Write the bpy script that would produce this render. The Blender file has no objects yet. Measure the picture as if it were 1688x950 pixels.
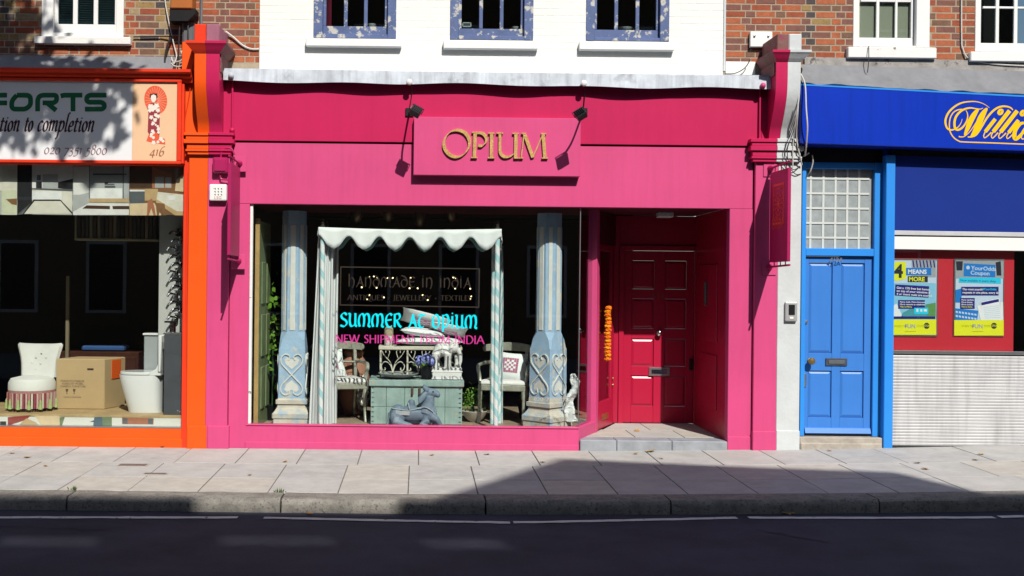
import bpy, bmesh, math, random
from mathutils import Vector, Matrix
random.seed(7)
R = math.radians
scene = bpy.context.scene
COL = scene.collection

# ------------------------------------------------------------ camera
F_PX, DIST, EYE, ROLL = 1788.0, 12.0, 1.86, 0.0105     # focal length in photo pixels, metres to the shopfront, eye height
PPX, PPY = 690.0, 465.0                                 # where the view axis meets the photo (it is a shifted crop)
cam = bpy.data.cameras.new('Camera')
cam_o = bpy.data.objects.new('Camera', cam); COL.objects.link(cam_o)
cam.sensor_width = 36; cam.lens = F_PX / 1688 * 36
cam.shift_x = (844 - PPX) / 1688; cam.shift_y = -(475 - PPY) / 1688
cam.clip_start = .1; cam.clip_end = 2000
cam_o.location = (0, -DIST, EYE); cam_o.rotation_euler = (math.pi / 2, -ROLL, 0)
scene.camera = cam_o
scene.render.resolution_x, scene.render.resolution_y = 1024, 576

# ------------------------------------------------------------ sky, sun, exposure
LIGHT = Vector((-.28, 1.0, -1.0)).normalized()          # the way the sunlight travels
world = bpy.data.worlds.new('World'); scene.world = world; world.use_nodes = True
wn = world.node_tree.nodes; bg = wn['Background']
sky = wn.new('ShaderNodeTexSky'); sky.sky_type = 'NISHITA'; sky.sun_disc = False
SUN_EL = math.asin(-LIGHT.z); SUN_AZ = math.atan2(-LIGHT.x, -LIGHT.y)
sky.sun_elevation = SUN_EL; sky.sun_rotation = SUN_AZ
world.node_tree.links.new(sky.outputs[0], bg.inputs[0]); bg.inputs[1].default_value = .095
sun = bpy.data.lights.new('Sun', 'SUN'); sun.energy = 4.8; sun.angle = R(.53); sun.color = (1, .955, .88)
sun_o = bpy.data.objects.new('Sun', sun); COL.objects.link(sun_o)
sun_o.rotation_euler = LIGHT.to_track_quat('-Z', 'Y').to_euler(); sun_o.location = (4, -20, 24)
scene.view_settings.view_transform = 'Standard'; scene.view_settings.look = 'None'
scene.view_settings.exposure = .08; scene.view_settings.gamma = 1
scene.view_settings.use_curve_mapping = False
scene.cycles.max_bounces = 8; scene.cycles.diffuse_bounces = 1; scene.cycles.transparent_max_bounces = 16

# ------------------------------------------------------------ helpers
CR, SR = math.cos(ROLL), math.sin(ROLL)
def at(px, py, Y=0.0):
    """world (x, z) on the vertical plane at depth Y for a point measured on the photograph"""
    u, v = px - PPX, py - PPY
    u, v = u * CR + v * SR, -u * SR + v * CR
    k = (DIST + Y) / F_PX
    return u * k, EYE - v * k
def rect(px0, py0, px1, py1, Y=0.0):
    xm, ym = (px0 + px1) / 2, (py0 + py1) / 2
    return at(px0, ym, Y)[0], at(px1, ym, Y)[0], at(xm, py1, Y)[1], at(xm, py0, Y)[1]   # x0 x1 z0 z1
def ground_z(x, y=0.0):
    return .0025 * max(0, x + .5) ** 2 + .012 * min(0, max(y, -2.7))

def lin(h):
    h = h.lstrip('#'); c = [int(h[i:i + 2], 16) / 255 for i in (0, 2, 4)]
    return tuple(v / 12.92 if v <= .04045 else ((v + .055) / 1.055) ** 2.4 for v in c)

class MB:
    def __init__(s): s.v = []; s.f = []
    def add(s, vs, fs):
        n = len(s.v); s.v += [tuple(p) for p in vs]; s.f += [tuple(i + n for i in f) for f in fs]; return s
    def box(s, x0, x1, y0, y1, z0, z1):
        return s.add([(x0, y0, z0), (x1, y0, z0), (x1, y1, z0), (x0, y1, z0), (x0, y0, z1), (x1, y0, z1), (x1, y1, z1), (x0, y1, z1)],
                     [(0, 3, 2, 1), (4, 5, 6, 7), (0, 1, 5, 4), (1, 2, 6, 5), (2, 3, 7, 6), (3, 0, 4, 7)])
    def pbox(s, px0, py0, px1, py1, Y, depth):
        x0, x1, z0, z1 = rect(px0, py0, px1, py1, Y); return s.box(x0, x1, Y, Y + depth, z0, z1)
    def obox(s, c, ax, ay, az):                           # oriented box from centre and half axes
        c = Vector(c); ax, ay, az = Vector(ax), Vector(ay), Vector(az)
        p = [c + i * ax + j * ay + k * az for k in (-1, 1) for j in (-1, 1) for i in (-1, 1)]
        return s.add(p, [(0, 2, 3, 1), (4, 5, 7, 6), (0, 1, 5, 4), (1, 3, 7, 5), (3, 2, 6, 7), (2, 0, 4, 6)])
    def prism_x(s, prof, x0, x1):                         # (y, z) outline extruded along x
        n = len(prof)
        vs = [(x0, y, z) for y, z in prof] + [(x1, y, z) for y, z in prof]
        return s.add(vs, [tuple(range(n)), tuple(reversed(range(n, 2 * n)))] + [(i, i + n, (i + 1) % n + n, (i + 1) % n) for i in range(n)])
    def prism_y(s, pts, y0, y1):                          # (x, z) outline extruded along y
        n = len(pts)
        vs = [(x, y0, z) for x, z in pts] + [(x, y1, z) for x, z in pts]
        return s.add(vs, [tuple(range(n)), tuple(reversed(range(n, 2 * n)))] + [(i, i + n, (i + 1) % n + n, (i + 1) % n) for i in range(n)])
    def prism_z(s, pts, z0, z1):
        n = len(pts)
        vs = [(x, y, z0) for x, y in pts] + [(x, y, z1) for x, y in pts]
        return s.add(vs, [tuple(reversed(range(n))), tuple(range(n, 2 * n))] + [(i, (i + 1) % n, (i + 1) % n + n, i + n) for i in range(n)])
    def tube(s, path, r, n=8, flat=1.0, cap=True):
        path = [Vector(p) for p in path]; m = len(path)
        rs = r if isinstance(r, (list, tuple)) else [r] * m
        up = Vector((0, 0, 1)); rings = []; prev = None
        for i, p in enumerate(path):
            d = (path[min(i + 1, m - 1)] - path[max(i - 1, 0)]).normalized()
            if prev is None:
                a = d.cross(up)
                if a.length < .05: a = d.cross(Vector((1, 0, 0)))
            else:
                a = prev - d * prev.dot(d)
            a.normalize(); b = d.cross(a); prev = a
            rings.append([p + (a * math.cos(2 * math.pi * k / n) + b * math.sin(2 * math.pi * k / n) * flat) * rs[i] for k in range(n)])
        vs = [q for ring in rings for q in ring]
        fs = [(i * n + k, i * n + (k + 1) % n, (i + 1) * n + (k + 1) % n, (i + 1) * n + k) for i in range(m - 1) for k in range(n)]
        if cap: fs += [tuple(reversed(range(n))), tuple(range((m - 1) * n, m * n))]
        return s.add(vs, fs)
    def lathe(s, prof, c=(0, 0, 0), n=20, axis='z'):
        vs = []; m = len(prof)
        for r, h in prof:
            for k in range(n):
                a = 2 * math.pi * k / n
                p = (r * math.cos(a), r * math.sin(a), h) if axis == 'z' else (r * math.cos(a), h, r * math.sin(a))
                vs.append((c[0] + p[0], c[1] + p[1], c[2] + p[2]))
        fs = [(i * n + k, i * n + (k + 1) % n, (i + 1) * n + (k + 1) % n, (i + 1) * n + k) for i in range(m - 1) for k in range(n)]
        fs += [tuple(reversed(range(n))), tuple(range((m - 1) * n, m * n))]
        return s.add(vs, fs)
    def ball(s, c, r, n=10, m=7, rot=None):
        r = (r, r, r) if not isinstance(r, (list, tuple)) else r
        vs = []; M = rot or Matrix.Identity(3); c = Vector(c)
        for i in range(1, m):
            t = math.pi * i / m
            for k in range(n):
                a = 2 * math.pi * k / n
                vs.append(c + M @ Vector((r[0] * math.sin(t) * math.cos(a), r[1] * math.sin(t) * math.sin(a), r[2] * math.cos(t))))
        vs += [c + M @ Vector((0, 0, r[2])), c + M @ Vector((0, 0, -r[2]))]
        N = (m - 1) * n
        fs = [(i * n + k, (i + 1) * n + k, (i + 1) * n + (k + 1) % n, i * n + (k + 1) % n) for i in range(m - 2) for k in range(n)]
        fs += [(N, k, (k + 1) % n) for k in range(n)] + [(N + 1, (m - 2) * n + (k + 1) % n, (m - 2) * n + k) for k in range(n)]
        return s.add(vs, fs)
    def poly(s, pts, y):                                  # flat outline facing the street
        return s.add([(x, y, z) for x, z in pts], [tuple(range(len(pts)))])
    def ppoly(s, pts, y):
        return s.poly([at(a, b, y) for a, b in pts], y)
    def ribbon(s, pts, w, y, t=.002, nib=None, hair=.25, closed=False):
        """pen stroke in the x-z plane: front face at y, t deep; nib = broad-pen angle"""
        P = [Vector(p) for p in pts]; m = len(P)
        if m < 2: return s
        L, Rr = [], []
        for i in range(m):
            if closed: d0 = P[i] - P[i - 1]; d1 = P[(i + 1) % m] - P[i]
            else: d0 = P[i] - P[max(i - 1, 0)]; d1 = P[min(i + 1, m - 1)] - P[i]
            if d0.length < 1e-9: d0 = d1
            if d1.length < 1e-9: d1 = d0
            d0 = d0.normalized(); d1 = d1.normalized(); d = d0 + d1
            if d.length < 1e-3: d = d0
            d.normalize(); nrm = Vector((-d.y, d.x))
            ww = w[i] if isinstance(w, (list, tuple)) else w
            if nib is not None:
                ww *= hair + (1 - hair) * abs(math.sin(math.atan2(d.y, d.x) - nib))
            c = max(.5, d.dot(d1))
            L.append(P[i] + nrm * ww / 2 / c); Rr.append(P[i] - nrm * ww / 2 / c)
        vs = [(p.x, y, p.y) for p in L] + [(p.x, y, p.y) for p in Rr] + [(p.x, y + t, p.y) for p in L] + [(p.x, y + t, p.y) for p in Rr]
        fs = []
        for i in range(m if closed else m - 1):
            j = (i + 1) % m
            fs += [(i, j, m + j, m + i), (i, 2 * m + i, 2 * m + j, j), (m + i, m + j, 3 * m + j, 3 * m + i)]
        if not closed: fs += [(0, m, 3 * m, 2 * m), (m - 1, 3 * m - 1, 4 * m - 1, 2 * m - 1)]
        return s.add(vs, fs)

def roundpath(pts, r, n=5):
    P = [Vector(p) for p in pts]; out = [P[0]]
    for a, b, c in zip(P, P[1:], P[2:]):
        u, v = (a - b), (c - b); k = min(r, u.length * .45, v.length * .45); p, q = b + u.normalized() * k, b + v.normalized() * k
        for i in range(n + 1):
            t = i / n; out.append(p * (1 - t) ** 2 + b * 2 * t * (1 - t) + q * t * t)
    return out + [P[-1]]
def smoothpath(pts, sub=8, closed=False):
    P = [Vector(p) for p in pts]; n = len(P); out = []
    rng = range(n if closed else n - 1)
    for i in rng:
        if closed: p0, p1, p2, p3 = P[i - 1], P[i], P[(i + 1) % n], P[(i + 2) % n]
        else: p0, p1, p2, p3 = P[max(i - 1, 0)], P[i], P[i + 1], P[min(i + 2, n - 1)]
        for k in range(sub):
            t = k / sub
            out.append(.5 * ((2 * p1) + (p2 - p0) * t + (2 * p0 - 5 * p1 + 4 * p2 - p3) * t * t + (3 * p1 - p0 - 3 * p2 + p3) * t ** 3))
    if not closed: out.append(P[-1])
    return out

WL = {}
def tag(o, label=None, cat=None, group=None, kind=None):
    if label: o['label'] = label
    if cat: o['category'] = cat
    if group: o['group'] = group
    if kind: o['kind'] = kind
    return o
def thing(name, loc, label, cat, group=None, rz=0, local=False):
    o = bpy.data.objects.new(name, None); COL.objects.link(o); o.empty_display_size = .1
    o.location = loc; o.rotation_euler = (0, 0, rz)
    WL[o.name] = Vector((0, 0, 0)) if local else Vector(loc)
    return tag(o, label, cat, group)
def build(name, mb, mat, parent=None, bevel=0, smooth=False, label=None, cat=None, group=None, kind=None, seg=1, remesh=0, subd=0, solid=0):
    me = bpy.data.meshes.new(name)
    vs = [Vector(v) for v in mb.v]
    lo = Vector([min(v[i] for v in vs) for i in range(3)]); hi = Vector([max(v[i] for v in vs) for i in range(3)])
    base = Vector(((lo.x + hi.x) / 2, (lo.y + hi.y) / 2, lo.z))
    me.from_pydata([v - base for v in vs], [], mb.f); me.update()
    bm = bmesh.new(); bm.from_mesh(me)
    if bevel or remesh: bmesh.ops.recalc_face_normals(bm, faces=bm.faces)
    if bevel:
        es = [e for e in bm.edges if len(e.link_faces) == 2 and e.calc_face_angle(0) > .6]
        bmesh.ops.bevel(bm, geom=es, offset=bevel, segments=seg, profile=.6, affect='EDGES', clamp_overlap=True)
    if not (bevel or remesh): bmesh.ops.recalc_face_normals(bm, faces=bm.faces)
    bm.to_mesh(me); bm.free()
    o = bpy.data.objects.new(name, me); COL.objects.link(o)
    for m_ in (mat if isinstance(mat, (list, tuple)) else [mat]): me.materials.append(m_)
    if remesh:
        md = o.modifiers.new('remesh', 'REMESH'); md.mode = 'VOXEL'; md.voxel_size = remesh; md.use_smooth_shade = True
        sm = o.modifiers.new('smooth', 'SMOOTH'); sm.factor = .5; sm.iterations = 4
    if solid:
        md = o.modifiers.new('solid', 'SOLIDIFY'); md.thickness = solid
    if subd:
        md = o.modifiers.new('sub', 'SUBSURF'); md.levels = md.render_levels = subd
    if smooth:
        for p in me.polygons: p.use_smooth = True
        if not remesh and not subd:
            try: me.set_sharp_from_angle(angle=R(40))
            except Exception: pass
    pl = WL[parent.name] if parent else Vector((0, 0, 0))
    o.location = base - pl; o.parent = parent; WL[o.name] = base
    return tag(o, label, cat, group, kind)
def part_box(name, px, mat, parent, Y, depth, bevel=.004):
    return build(name, MB().pbox(*px, Y, depth), mat, parent, bevel)

# ------------------------------------------------------------ materials
def mat(name, col, rough=.5, var=.12, vs=2.5, bump=.08, bs=60, metal=0, spec=.4, col2=None, thr=.6, ps=6, soft=.03, streak=0, coat=0, emit=0):
    if isinstance(col, str): col = lin(col)
    m = bpy.data.materials.new(name); m.use_nodes = True
    nt = m.node_tree; N, K = nt.nodes, nt.links; b = N['Principled BSDF']
    b.inputs['Roughness'].default_value = rough; b.inputs['Metallic'].default_value = metal
    b.inputs['Specular IOR Level'].default_value = spec
    if coat: b.inputs['Coat Weight'].default_value = coat; b.inputs['Coat Roughness'].default_value = .15
    g = N.new('ShaderNodeNewGeometry')
    def noise(scale, detail=5, vec=None, rgh=.6):
        n = N.new('ShaderNodeTexNoise'); n.inputs['Scale'].default_value = scale; n.inputs['Detail'].default_value = detail
        n.inputs['Roughness'].default_value = rgh
        K.new(vec or g.outputs['Position'], n.inputs['Vector']); return n.outputs['Fac']
    def remap(src, a, b_, c, d, smooth=False):
        r = N.new('ShaderNodeMapRange'); K.new(src, r.inputs[0])
        for i, v in zip((1, 2, 3, 4), (a, b_, c, d)): r.inputs[i].default_value = v
        return r.outputs[0]
    def mix(fac, A, B, typ='MIX'):
        x = N.new('ShaderNodeMix'); x.data_type = 'RGBA'; x.blend_type = typ
        for s_, v in ((0, fac), (6, A), (7, B)):
            if hasattr(v, 'links') or hasattr(v, 'is_output'): K.new(v, x.inputs[s_])
            elif isinstance(v, (int, float)): x.inputs[s_].default_value = v
            else: x.inputs[s_].default_value = (*v[:3], 1)
        return x.outputs[2]
    cur = tuple(col)
    if var:
        f = remap(noise(vs), .25, .75, 1 - var, 1 + var)
        c = N.new('ShaderNodeCombineColor'); [K.new(f, c.inputs[i]) for i in range(3)]
        cur = mix(1.0, cur, c.outputs[0], 'MULTIPLY')
    if streak:
        mp = N.new('ShaderNodeMapping'); mp.inputs['Scale'].default_value = (9, 9, .7); K.new(g.outputs['Position'], mp.inputs[0])
        f = remap(noise(1.6, 6, mp.outputs[0]), .45, .75, 1, 1 - streak)
        c = N.new('ShaderNodeCombineColor'); [K.new(f, c.inputs[i]) for i in range(3)]
        cur = mix(1.0, cur, c.outputs[0], 'MULTIPLY')
    if col2 is not None:
        if isinstance(col2, str): col2 = lin(col2)
        f = remap(noise(ps, 8, rgh=.65), thr - soft, thr + soft, 0, 1)
        cur = mix(f, cur, col2)
    if isinstance(cur, tuple): b.inputs['Base Color'].default_value = (*cur, 1)
    else: K.new(cur, b.inputs['Base Color'])
    if bump:
        bp = N.new('ShaderNodeBump'); bp.inputs['Strength'].default_value = bump; bp.inputs['Distance'].default_value = .01
        K.new(noise(bs, 6), bp.inputs['Height']); K.new(bp.outputs[0], b.inputs['Normal'])
    if emit:
        b.inputs['Emission Color'].default_value = (*col, 1); b.inputs['Emission Strength'].default_value = emit
    return m
def glass(name, tint=(.95, .97, .96), rough=0.0, refl=1.0):
    m = bpy.data.materials.new(name); m.use_nodes = True; nt = m.node_tree; N, K = nt.nodes, nt.links
    N.remove(N['Principled BSDF']); out = N['Material Output']
    t = N.new('ShaderNodeBsdfTransparent'); t.inputs[0].default_value = (*tint, 1)
    gl = N.new('ShaderNodeBsdfGlossy'); gl.inputs['Roughness'].default_value = rough
    ge = N.new('ShaderNodeNewGeometry'); dt = N.new('ShaderNodeVectorMath'); dt.operation = 'DOT_PRODUCT'
    K.new(ge.outputs['Normal'], dt.inputs[0]); K.new(ge.outputs['Incoming'], dt.inputs[1])
    def mth(op, a, b):
        n = N.new('ShaderNodeMath'); n.operation = op
        for i, v in enumerate((a, b)):
            if isinstance(v, (int, float)): n.inputs[i].default_value = v
            elif v is not None: K.new(v, n.inputs[i])
        return n.outputs[0]
    co = mth('ABSOLUTE', dt.outputs['Value'], None)          # Schlick reflectance, the same from both sides of the sheet
    fr = mth('MULTIPLY_ADD', mth('POWER', mth('SUBTRACT', 1.0, co), 5.0), .96); fr.node.inputs[2].default_value = .04
    mu = fr.node.id_data.nodes.new('ShaderNodeMath'); mu.operation = 'MULTIPLY'; mu.inputs[1].default_value = refl; K.new(fr, mu.inputs[0])
    mx = N.new('ShaderNodeMixShader'); K.new(mu.outputs[0], mx.inputs[0]); K.new(t.outputs[0], mx.inputs[1]); K.new(gl.outputs[0], mx.inputs[2])
    K.new(mx.outputs[0], out.inputs[0]); return m
PINK = mat('pink_paint', (.635, .071, .212), .45, .09, .9, .05, 25, spec=.3, streak=.08)
RASP = mat('raspberry_paint', (.535, .016, .096), .45, .08, .9, .05, 25, spec=.2, streak=.06)
CERISE = mat('cerise_door_paint', (.46, .011, .048), .32, .05, 1.2, .04, 40, spec=.45)
ORANGE = mat('orange_paint', (.86, .095, .006), .42, .06, 1.5, .06, 30, col2=(.72, .06, .004), thr=.72, ps=9)
REDOR = mat('red_orange_paint', (.78, .045, .012), .4, .08, 2, .05, 30)
MAUVE = mat('faded_mauve_paint', (.33, .12, .18), .7, .2, 6, .2, 40, col2=(.25, .18, .17), thr=.62)
OLDPINK = mat('weathered_pink_stone', (.20, .10, .09), .85, .3, 9, .4, 40, col2=(.28, .06, .09), thr=.55, ps=10)
WHITEP = mat('white_masonry_paint', (.84, .83, .78), .6, .04, 1.5, .25, 45, col2=(.60, .56, .50), thr=.74, ps=5, soft=.05)
PLASTER = mat('grey_white_render', (.58, .61, .62), .75, .1, 3, .3, 25, col2=(.36, .34, .30), thr=.68, ps=8)
WHITE = mat('white_gloss_paint', (.82, .82, .80), .35, .03, 3, .05, 40)
WHITED = mat('flaking_white_paint', (.80, .79, .76), .6, .05, 4, .3, 40, col2=(.22, .18, .15), thr=.66, ps=11)
BLUEPEEL = mat('flaking_slate_blue_paint', (.085, .125, .27), .6, .2, 6, .3, 45, col2=(.50, .49, .45), thr=.572, ps=9, soft=.025)
LEAD = mat('lead_sheet', (.60, .65, .72), .6, .22, 5, .2, 12, col2=(.20, .21, .23), thr=.68, ps=4, soft=.12, streak=.35)
LEADG = mat('dull_grey_lead', (.20, .205, .22), .65, .18, 3, .2, 10, streak=.15)
ROUGHC = mat('rough_grey_mortar', (.33, .31, .29), .9, .3, 8, .8, 18, col2=(.12, .11, .10), thr=.6, ps=6)
MORTAR = mat('lime_mortar', (.37, .30, .215), .9, .2, 12, .5, 60)
STONE = mat('slate_threshold', (.30, .32, .35), .6, .25, 6, .15, 40)
CONC = mat('worn_concrete', (.40, .36, .31), .9, .3, 7, .5, 30)
BLUE = mat('bright_blue_paint', (.048, .21, .64), .38, .06, 2, .05, 30, streak=.05)
BLUEL = mat('light_blue_paint', (.03, .27, .80), .38, .06, 2, .04, 30)
SIGNB = mat('royal_blue_sign', (.004, .036, .46), .28, .07, 1.2, .0, 30, streak=.16)
NAVY = mat('navy_blind', (.012, .034, .235), .8, .06, 1.5, .06, 90, spec=.1)
BLACK = mat('black_metal', (.012, .012, .013), .4, .1, 5, .05, 80)
BLACKP = mat('black_plastic', (.010, .010, .011), .5, .1, 5, 0, spec=.25)
CHROME = mat('chrome', (.75, .75, .76), .12, .02, 5, 0, metal=1)
STEEL = mat('brushed_steel', (.45, .45, .46), .35, .1, 8, .05, 80, metal=.9)
BRASS = mat('aged_brass', (.50, .34, .12), .35, .2, 9, .1, 60, metal=.9)
GOLD = mat('worn_gold_leaf', (.60, .39, .14), .45, .25, 30, .25, 90, metal=.55, col2=(.42, .24, .07), thr=.6, ps=35)
GREY = mat('grey_plastic', (.11, .12, .13), .5, .1, 4, .03)
BROWNBOX = mat('brown_painted_box', (.42, .13, .025), .45, .1, 4, .03)
CABLEW = mat('white_cable', (.62, .60, .55), .5, .1, 9, 0)
CABLEB = mat('dark_cable', (.03, .03, .033), .5, .1, 9, 0)
DARK = mat('dark_interior', (.018, .017, .016), .8, .3, 1.5, .05)  # near-black walls: the shop's inner darkness is put into the colour
DARKER = mat('unlit_room', (.008, .008, .008), .9, .2, 1, 0)  # lack of light in the rooms is put into this colour
WOODFL = mat('worn_floorboards', (.36, .27, .19), .6, .25, 4, .15, 20, streak=.2)
GLASS = glass('shop_glass', refl=1.1)
WGLASS = glass('window_glass', (.75, .8, .8), refl=1.0)
# ------------------------------------------------------------ ground: road, pavement, kerb
ROAD_Z = -.145
ASPH = mat('asphalt', (.050, .052, .074), .85, .35, 1.6, .9, 160, spec=.25, col2=(.085, .085, .105), thr=.66, ps=130, soft=.02)
PAVE = [mat('york_stone_%d' % i, c, .8, .14, 2.2 + i, .15, 50, spec=.2, col2=d, thr=.6, ps=2.6, soft=.08, streak=.10) for i, (c, d) in enumerate([
    ((0.447, 0.434, 0.413), (0.404, 0.391, 0.370)), ((0.430, 0.421, 0.404), (0.473, 0.460, 0.434)), ((0.456, 0.434, 0.400), (0.421, 0.400, 0.370)), ((0.413, 0.404, 0.391), (0.447, 0.434, 0.413)), ((0.464, 0.434, 0.387), (0.439, 0.417, 0.383))])]
GRANITE = mat('granite_kerb', (.22, .205, .18), .8, .35, 9, .6, 70, col2=(.11, .105, .10), thr=.58, ps=40, soft=.05)
JOINT = mat('sandy_joint', (.17, .155, .135), .95, .2, 8, .3)
PAINTL = mat('worn_road_paint', (.62, .62, .60), .7, .1, 6, .3, 70, col2=(.10, .10, .105), thr=.63, ps=14, soft=.03)
KY = -2.63
def sheet(x0, x1, y0, y1, zf, nx=40, ny=2):
    mb = MB(); vs = []; fs = []
    for j in range(ny + 1):
        for i in range(nx + 1):
            x = x0 + (x1 - x0) * i / nx; y = y0 + (y1 - y0) * j / ny; vs.append((x, y, zf(x, y)))
    for j in range(ny):
        for i in range(nx):
            a = j * (nx + 1) + i; fs.append((a, a + 1, a + nx + 2, a + nx + 1))
    return mb.add(vs, fs)
gx = lambda x: .0025 * max(0, min(x, 12) + .5) ** 2
build('ground', sheet(-400, 400, -400, 400, lambda x, y: -1.0, 4, 4), ASPH, kind='structure')
build('road', sheet(-60, 60, -9.4, KY + .02, lambda x, y: ROAD_Z + gx(x) + .03 * math.sin(math.pi * min(1, max(0, (y + 9.4) / 6.8))), 240, 12), ASPH, kind='structure')
pav = build('pavement', sheet(-60, 60, -2.35, 6, lambda x, y: ground_z(x, y) - .012, 240, 6), JOINT, kind='structure')
# flagstones, cut to the photograph's joints (x at the shop line) and three courses
def slab(x0, x1, y0, y1, m, parent, top=None, drop=.05, j=.005):
    zf = top or (lambda x, y: ground_z(x, y))
    dz = random.uniform(-.002, .002); mb = MB(); p = []
    for z in (0, 1):
        for (x, y) in ((x0 + j, y0 + j), (x1 - j, y0 + j), (x1 - j, y1 - j), (x0 + j, y1 - j)):
            p.append((x, y, zf(x, y) + dz - (drop if z == 0 else 0)))
    mb.add(p, [(0, 3, 2, 1), (4, 5, 6, 7), (0, 1, 5, 4), (1, 2, 6, 5), (2, 3, 7, 6), (3, 0, 4, 7)])
    return build('paving_slab', mb, m, parent, .003)
rows = [(0.0, -.92, .31), (-.92, -1.68, 0.0), (-1.68, -2.335, .0)]
for ri, (ya, yb, off) in enumerate(rows):
    x = -8.2 + off * .3
    while x < 10.5:
        w = .625 if ri != 1 or random.random() > .12 else .9
        if x > 4.6: w = random.choice([.75, .9, .62])
        slab(x, x + w, yb, ya, random.choice(PAVE if ri else PAVE[:4]), pav); x += w
kerb = build('kerb', sheet(-60, 60, KY + .06, -2.33, lambda x, y: ground_z(x, y) - .03, 240, 1), JOINT, kind='structure')
kx = [-11.5, -9.2, -7.0, -4.9, -3.02, -1.17, .6, 2.2, 4.0, 6.0, 8.2, 10.4]
for a, b in zip(kx, kx[1:]):
    mb = MB(); n = 10; prof0 = [(-2.345, 0), (-2.345, -.25), (KY, -.25), (KY - .008, -.05), (KY + .004, -.02), (KY + .03, 0)]
    vs = []; fs = []; m_ = len(prof0)
    for i in range(n + 1):
        x = a + .008 + (b - a - .016) * i / n
        for y, dz in prof0:
            vs.append((x, y + (random.uniform(-.006, .006) if y < -2.4 else 0), ground_z(x, -2.4) + .002 + dz + (random.uniform(-.004, .003) if dz > -.1 else 0)))
    fs = [(i * m_ + k, i * m_ + (k + 1) % m_, (i + 1) * m_ + (k + 1) % m_, (i + 1) * m_ + k) for i in range(n) for k in range(m_)]
    fs += [tuple(range(m_)), tuple(reversed(range(n * m_, (n + 1) * m_)))]
    build('kerb_stone', mb.add(vs, fs), GRANITE, kerb, smooth=True)
# broken white edge line
road_o = bpy.data.objects['road']
for a, b, ya, yb in ((-7.2, -5.6, -2.97, -2.96), (-3.5, -1.5, -2.98, -2.88), (-1.28, .78, -2.88, -2.99), (.81, 2.72, -2.985, -2.80), (2.82, 4.85, -2.80, -2.90), (4.9, 6.9, -2.88, -2.86)):
    mb = MB(); n = 24; vs = []; fs = []
    for i in range(n + 1):
        x = a + (b - a) * i / n; y = ya + (yb - ya) * i / n + random.uniform(-.006, .006); h = .040 + random.uniform(-.007, .006)
        for yy in (y - h, y + h):
            vs.append((x, yy, ROAD_Z + gx(x) + .03 * math.sin(math.pi * min(1, max(0, (yy + 9.4) / 6.8))) + .006))
    fs = [(2 * i, 2 * i + 2, 2 * i + 3, 2 * i + 1) for i in range(n)]
    build('lane_marking', mb.add(vs, fs), PAINTL, road_o)
CRACK = mat('crack_tar', (.012, .012, .016), .8)
rc = random.Random(9)
for x0_, y0_, x1_, y1_ in ((-1.3, -4.0, -.75, -3.35), (2.75, -3.25, 3.15, -3.75), (-3.4, -3.3, -2.4, -3.42)):
    pts = [(x0_ + (x1_ - x0_) * k / 14 + rc.uniform(-.02, .02), y0_ + (y1_ - y0_) * k / 14 + rc.uniform(-.025, .025)) for k in range(15)]; vs = []
    for (x, y) in pts:
        w_ = rc.uniform(.003, .008); z_c = ROAD_Z + gx(x) + .03 * math.sin(math.pi * min(1, max(0, (y + 9.4) / 6.8))) + .004
        vs += [(x - w_, y - w_, z_c), (x + w_, y + w_, z_c)]
    build('road_crack', MB().add(vs, [(2 * i, 2 * i + 2, 2 * i + 3, 2 * i + 1) for i in range(14)]), CRACK, road_o)
# small iron covers let into the flags, and weeds in the kerb joint
IRONC = mat('rusty_cover', (.16, .12, .11), .7, .3, 20, .4, 80)
for nm, px, py, w_, d_ in (('square cover nearer the shops on the left flags', 219, 767, .30, .14), ('flat cover nearer the kerb on the left flags', 256, 780.5, .24, .10)):
    u, v = px - PPX, py - PPY; u, v = u * CR + v * SR, -u * SR + v * CR; dd = (EYE + .01) * F_PX / v; x, y = u * dd / F_PX, dd - DIST
    t = thing('service_cover', (x, y, ground_z(x, y)), 'small rusty ' + nm, 'cover', 'service covers in the pavement')
    build('rim', MB().box(x - w_ / 2, x + w_ / 2, y - d_ / 2, y + d_ / 2, ground_z(x, y) - .02, ground_z(x, y) + .005), CONC, t); build('plate', MB().box(x - w_ / 2 + .015, x + w_ / 2 - .015, y - d_ / 2 + .015, y + d_ / 2 - .015, ground_z(x, y), ground_z(x, y) + .009), IRONC, t, .002)
WEED = mat('weed_green', (.08, .13, .03), .7, .3, 30, 0); rw = random.Random(4)
for px, lb in ((463, 'tiny green weed in the kerb joint below the display window'), (121, 'tiny green weed in the kerb joint below the orange shop')):
    x = (px - PPX) / F_PX * 9.6; m = MB()
    for k in range(26):
        p = Vector((x + rw.gauss(0, .02), -2.345 + rw.gauss(0, .008), ground_z(x, -2.35))); a_ = Vector((rw.gauss(0, .5), rw.gauss(0, .5), 1)).normalized() * rw.uniform(.02, .05); b_ = a_.cross(Vector((rw.gauss(0, 1), rw.gauss(0, 1), 0))).normalized() * .006
        m.add([p, p + a_ * .5 + b_, p + a_, p + a_ * .5 - b_], [(0, 1, 2, 3)])
    build('weed', m, WEED, None, label=lb, cat='weed', group='weeds in the kerb joint')
# the far side of the street, behind the camera: pavement and the tall terrace that shades the road
far = build('far_pavement', MB().box(-60, 60, -15, -9.4, -.3, -.03), PAVE[3], kind='structure')
BRICKW = mat('stock_brick_far', (.24, .17, .11), .9, .25, 6, .3, 40)
fb = thing('terrace_house', (4, -15, -.03), 'tall brown brick terrace across the street with roofline shaped for its shade', 'building')
wall = build('wall', MB().box(-30, 30, -24, -15, -.2, 10.5), BRICKW, fb)
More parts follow.
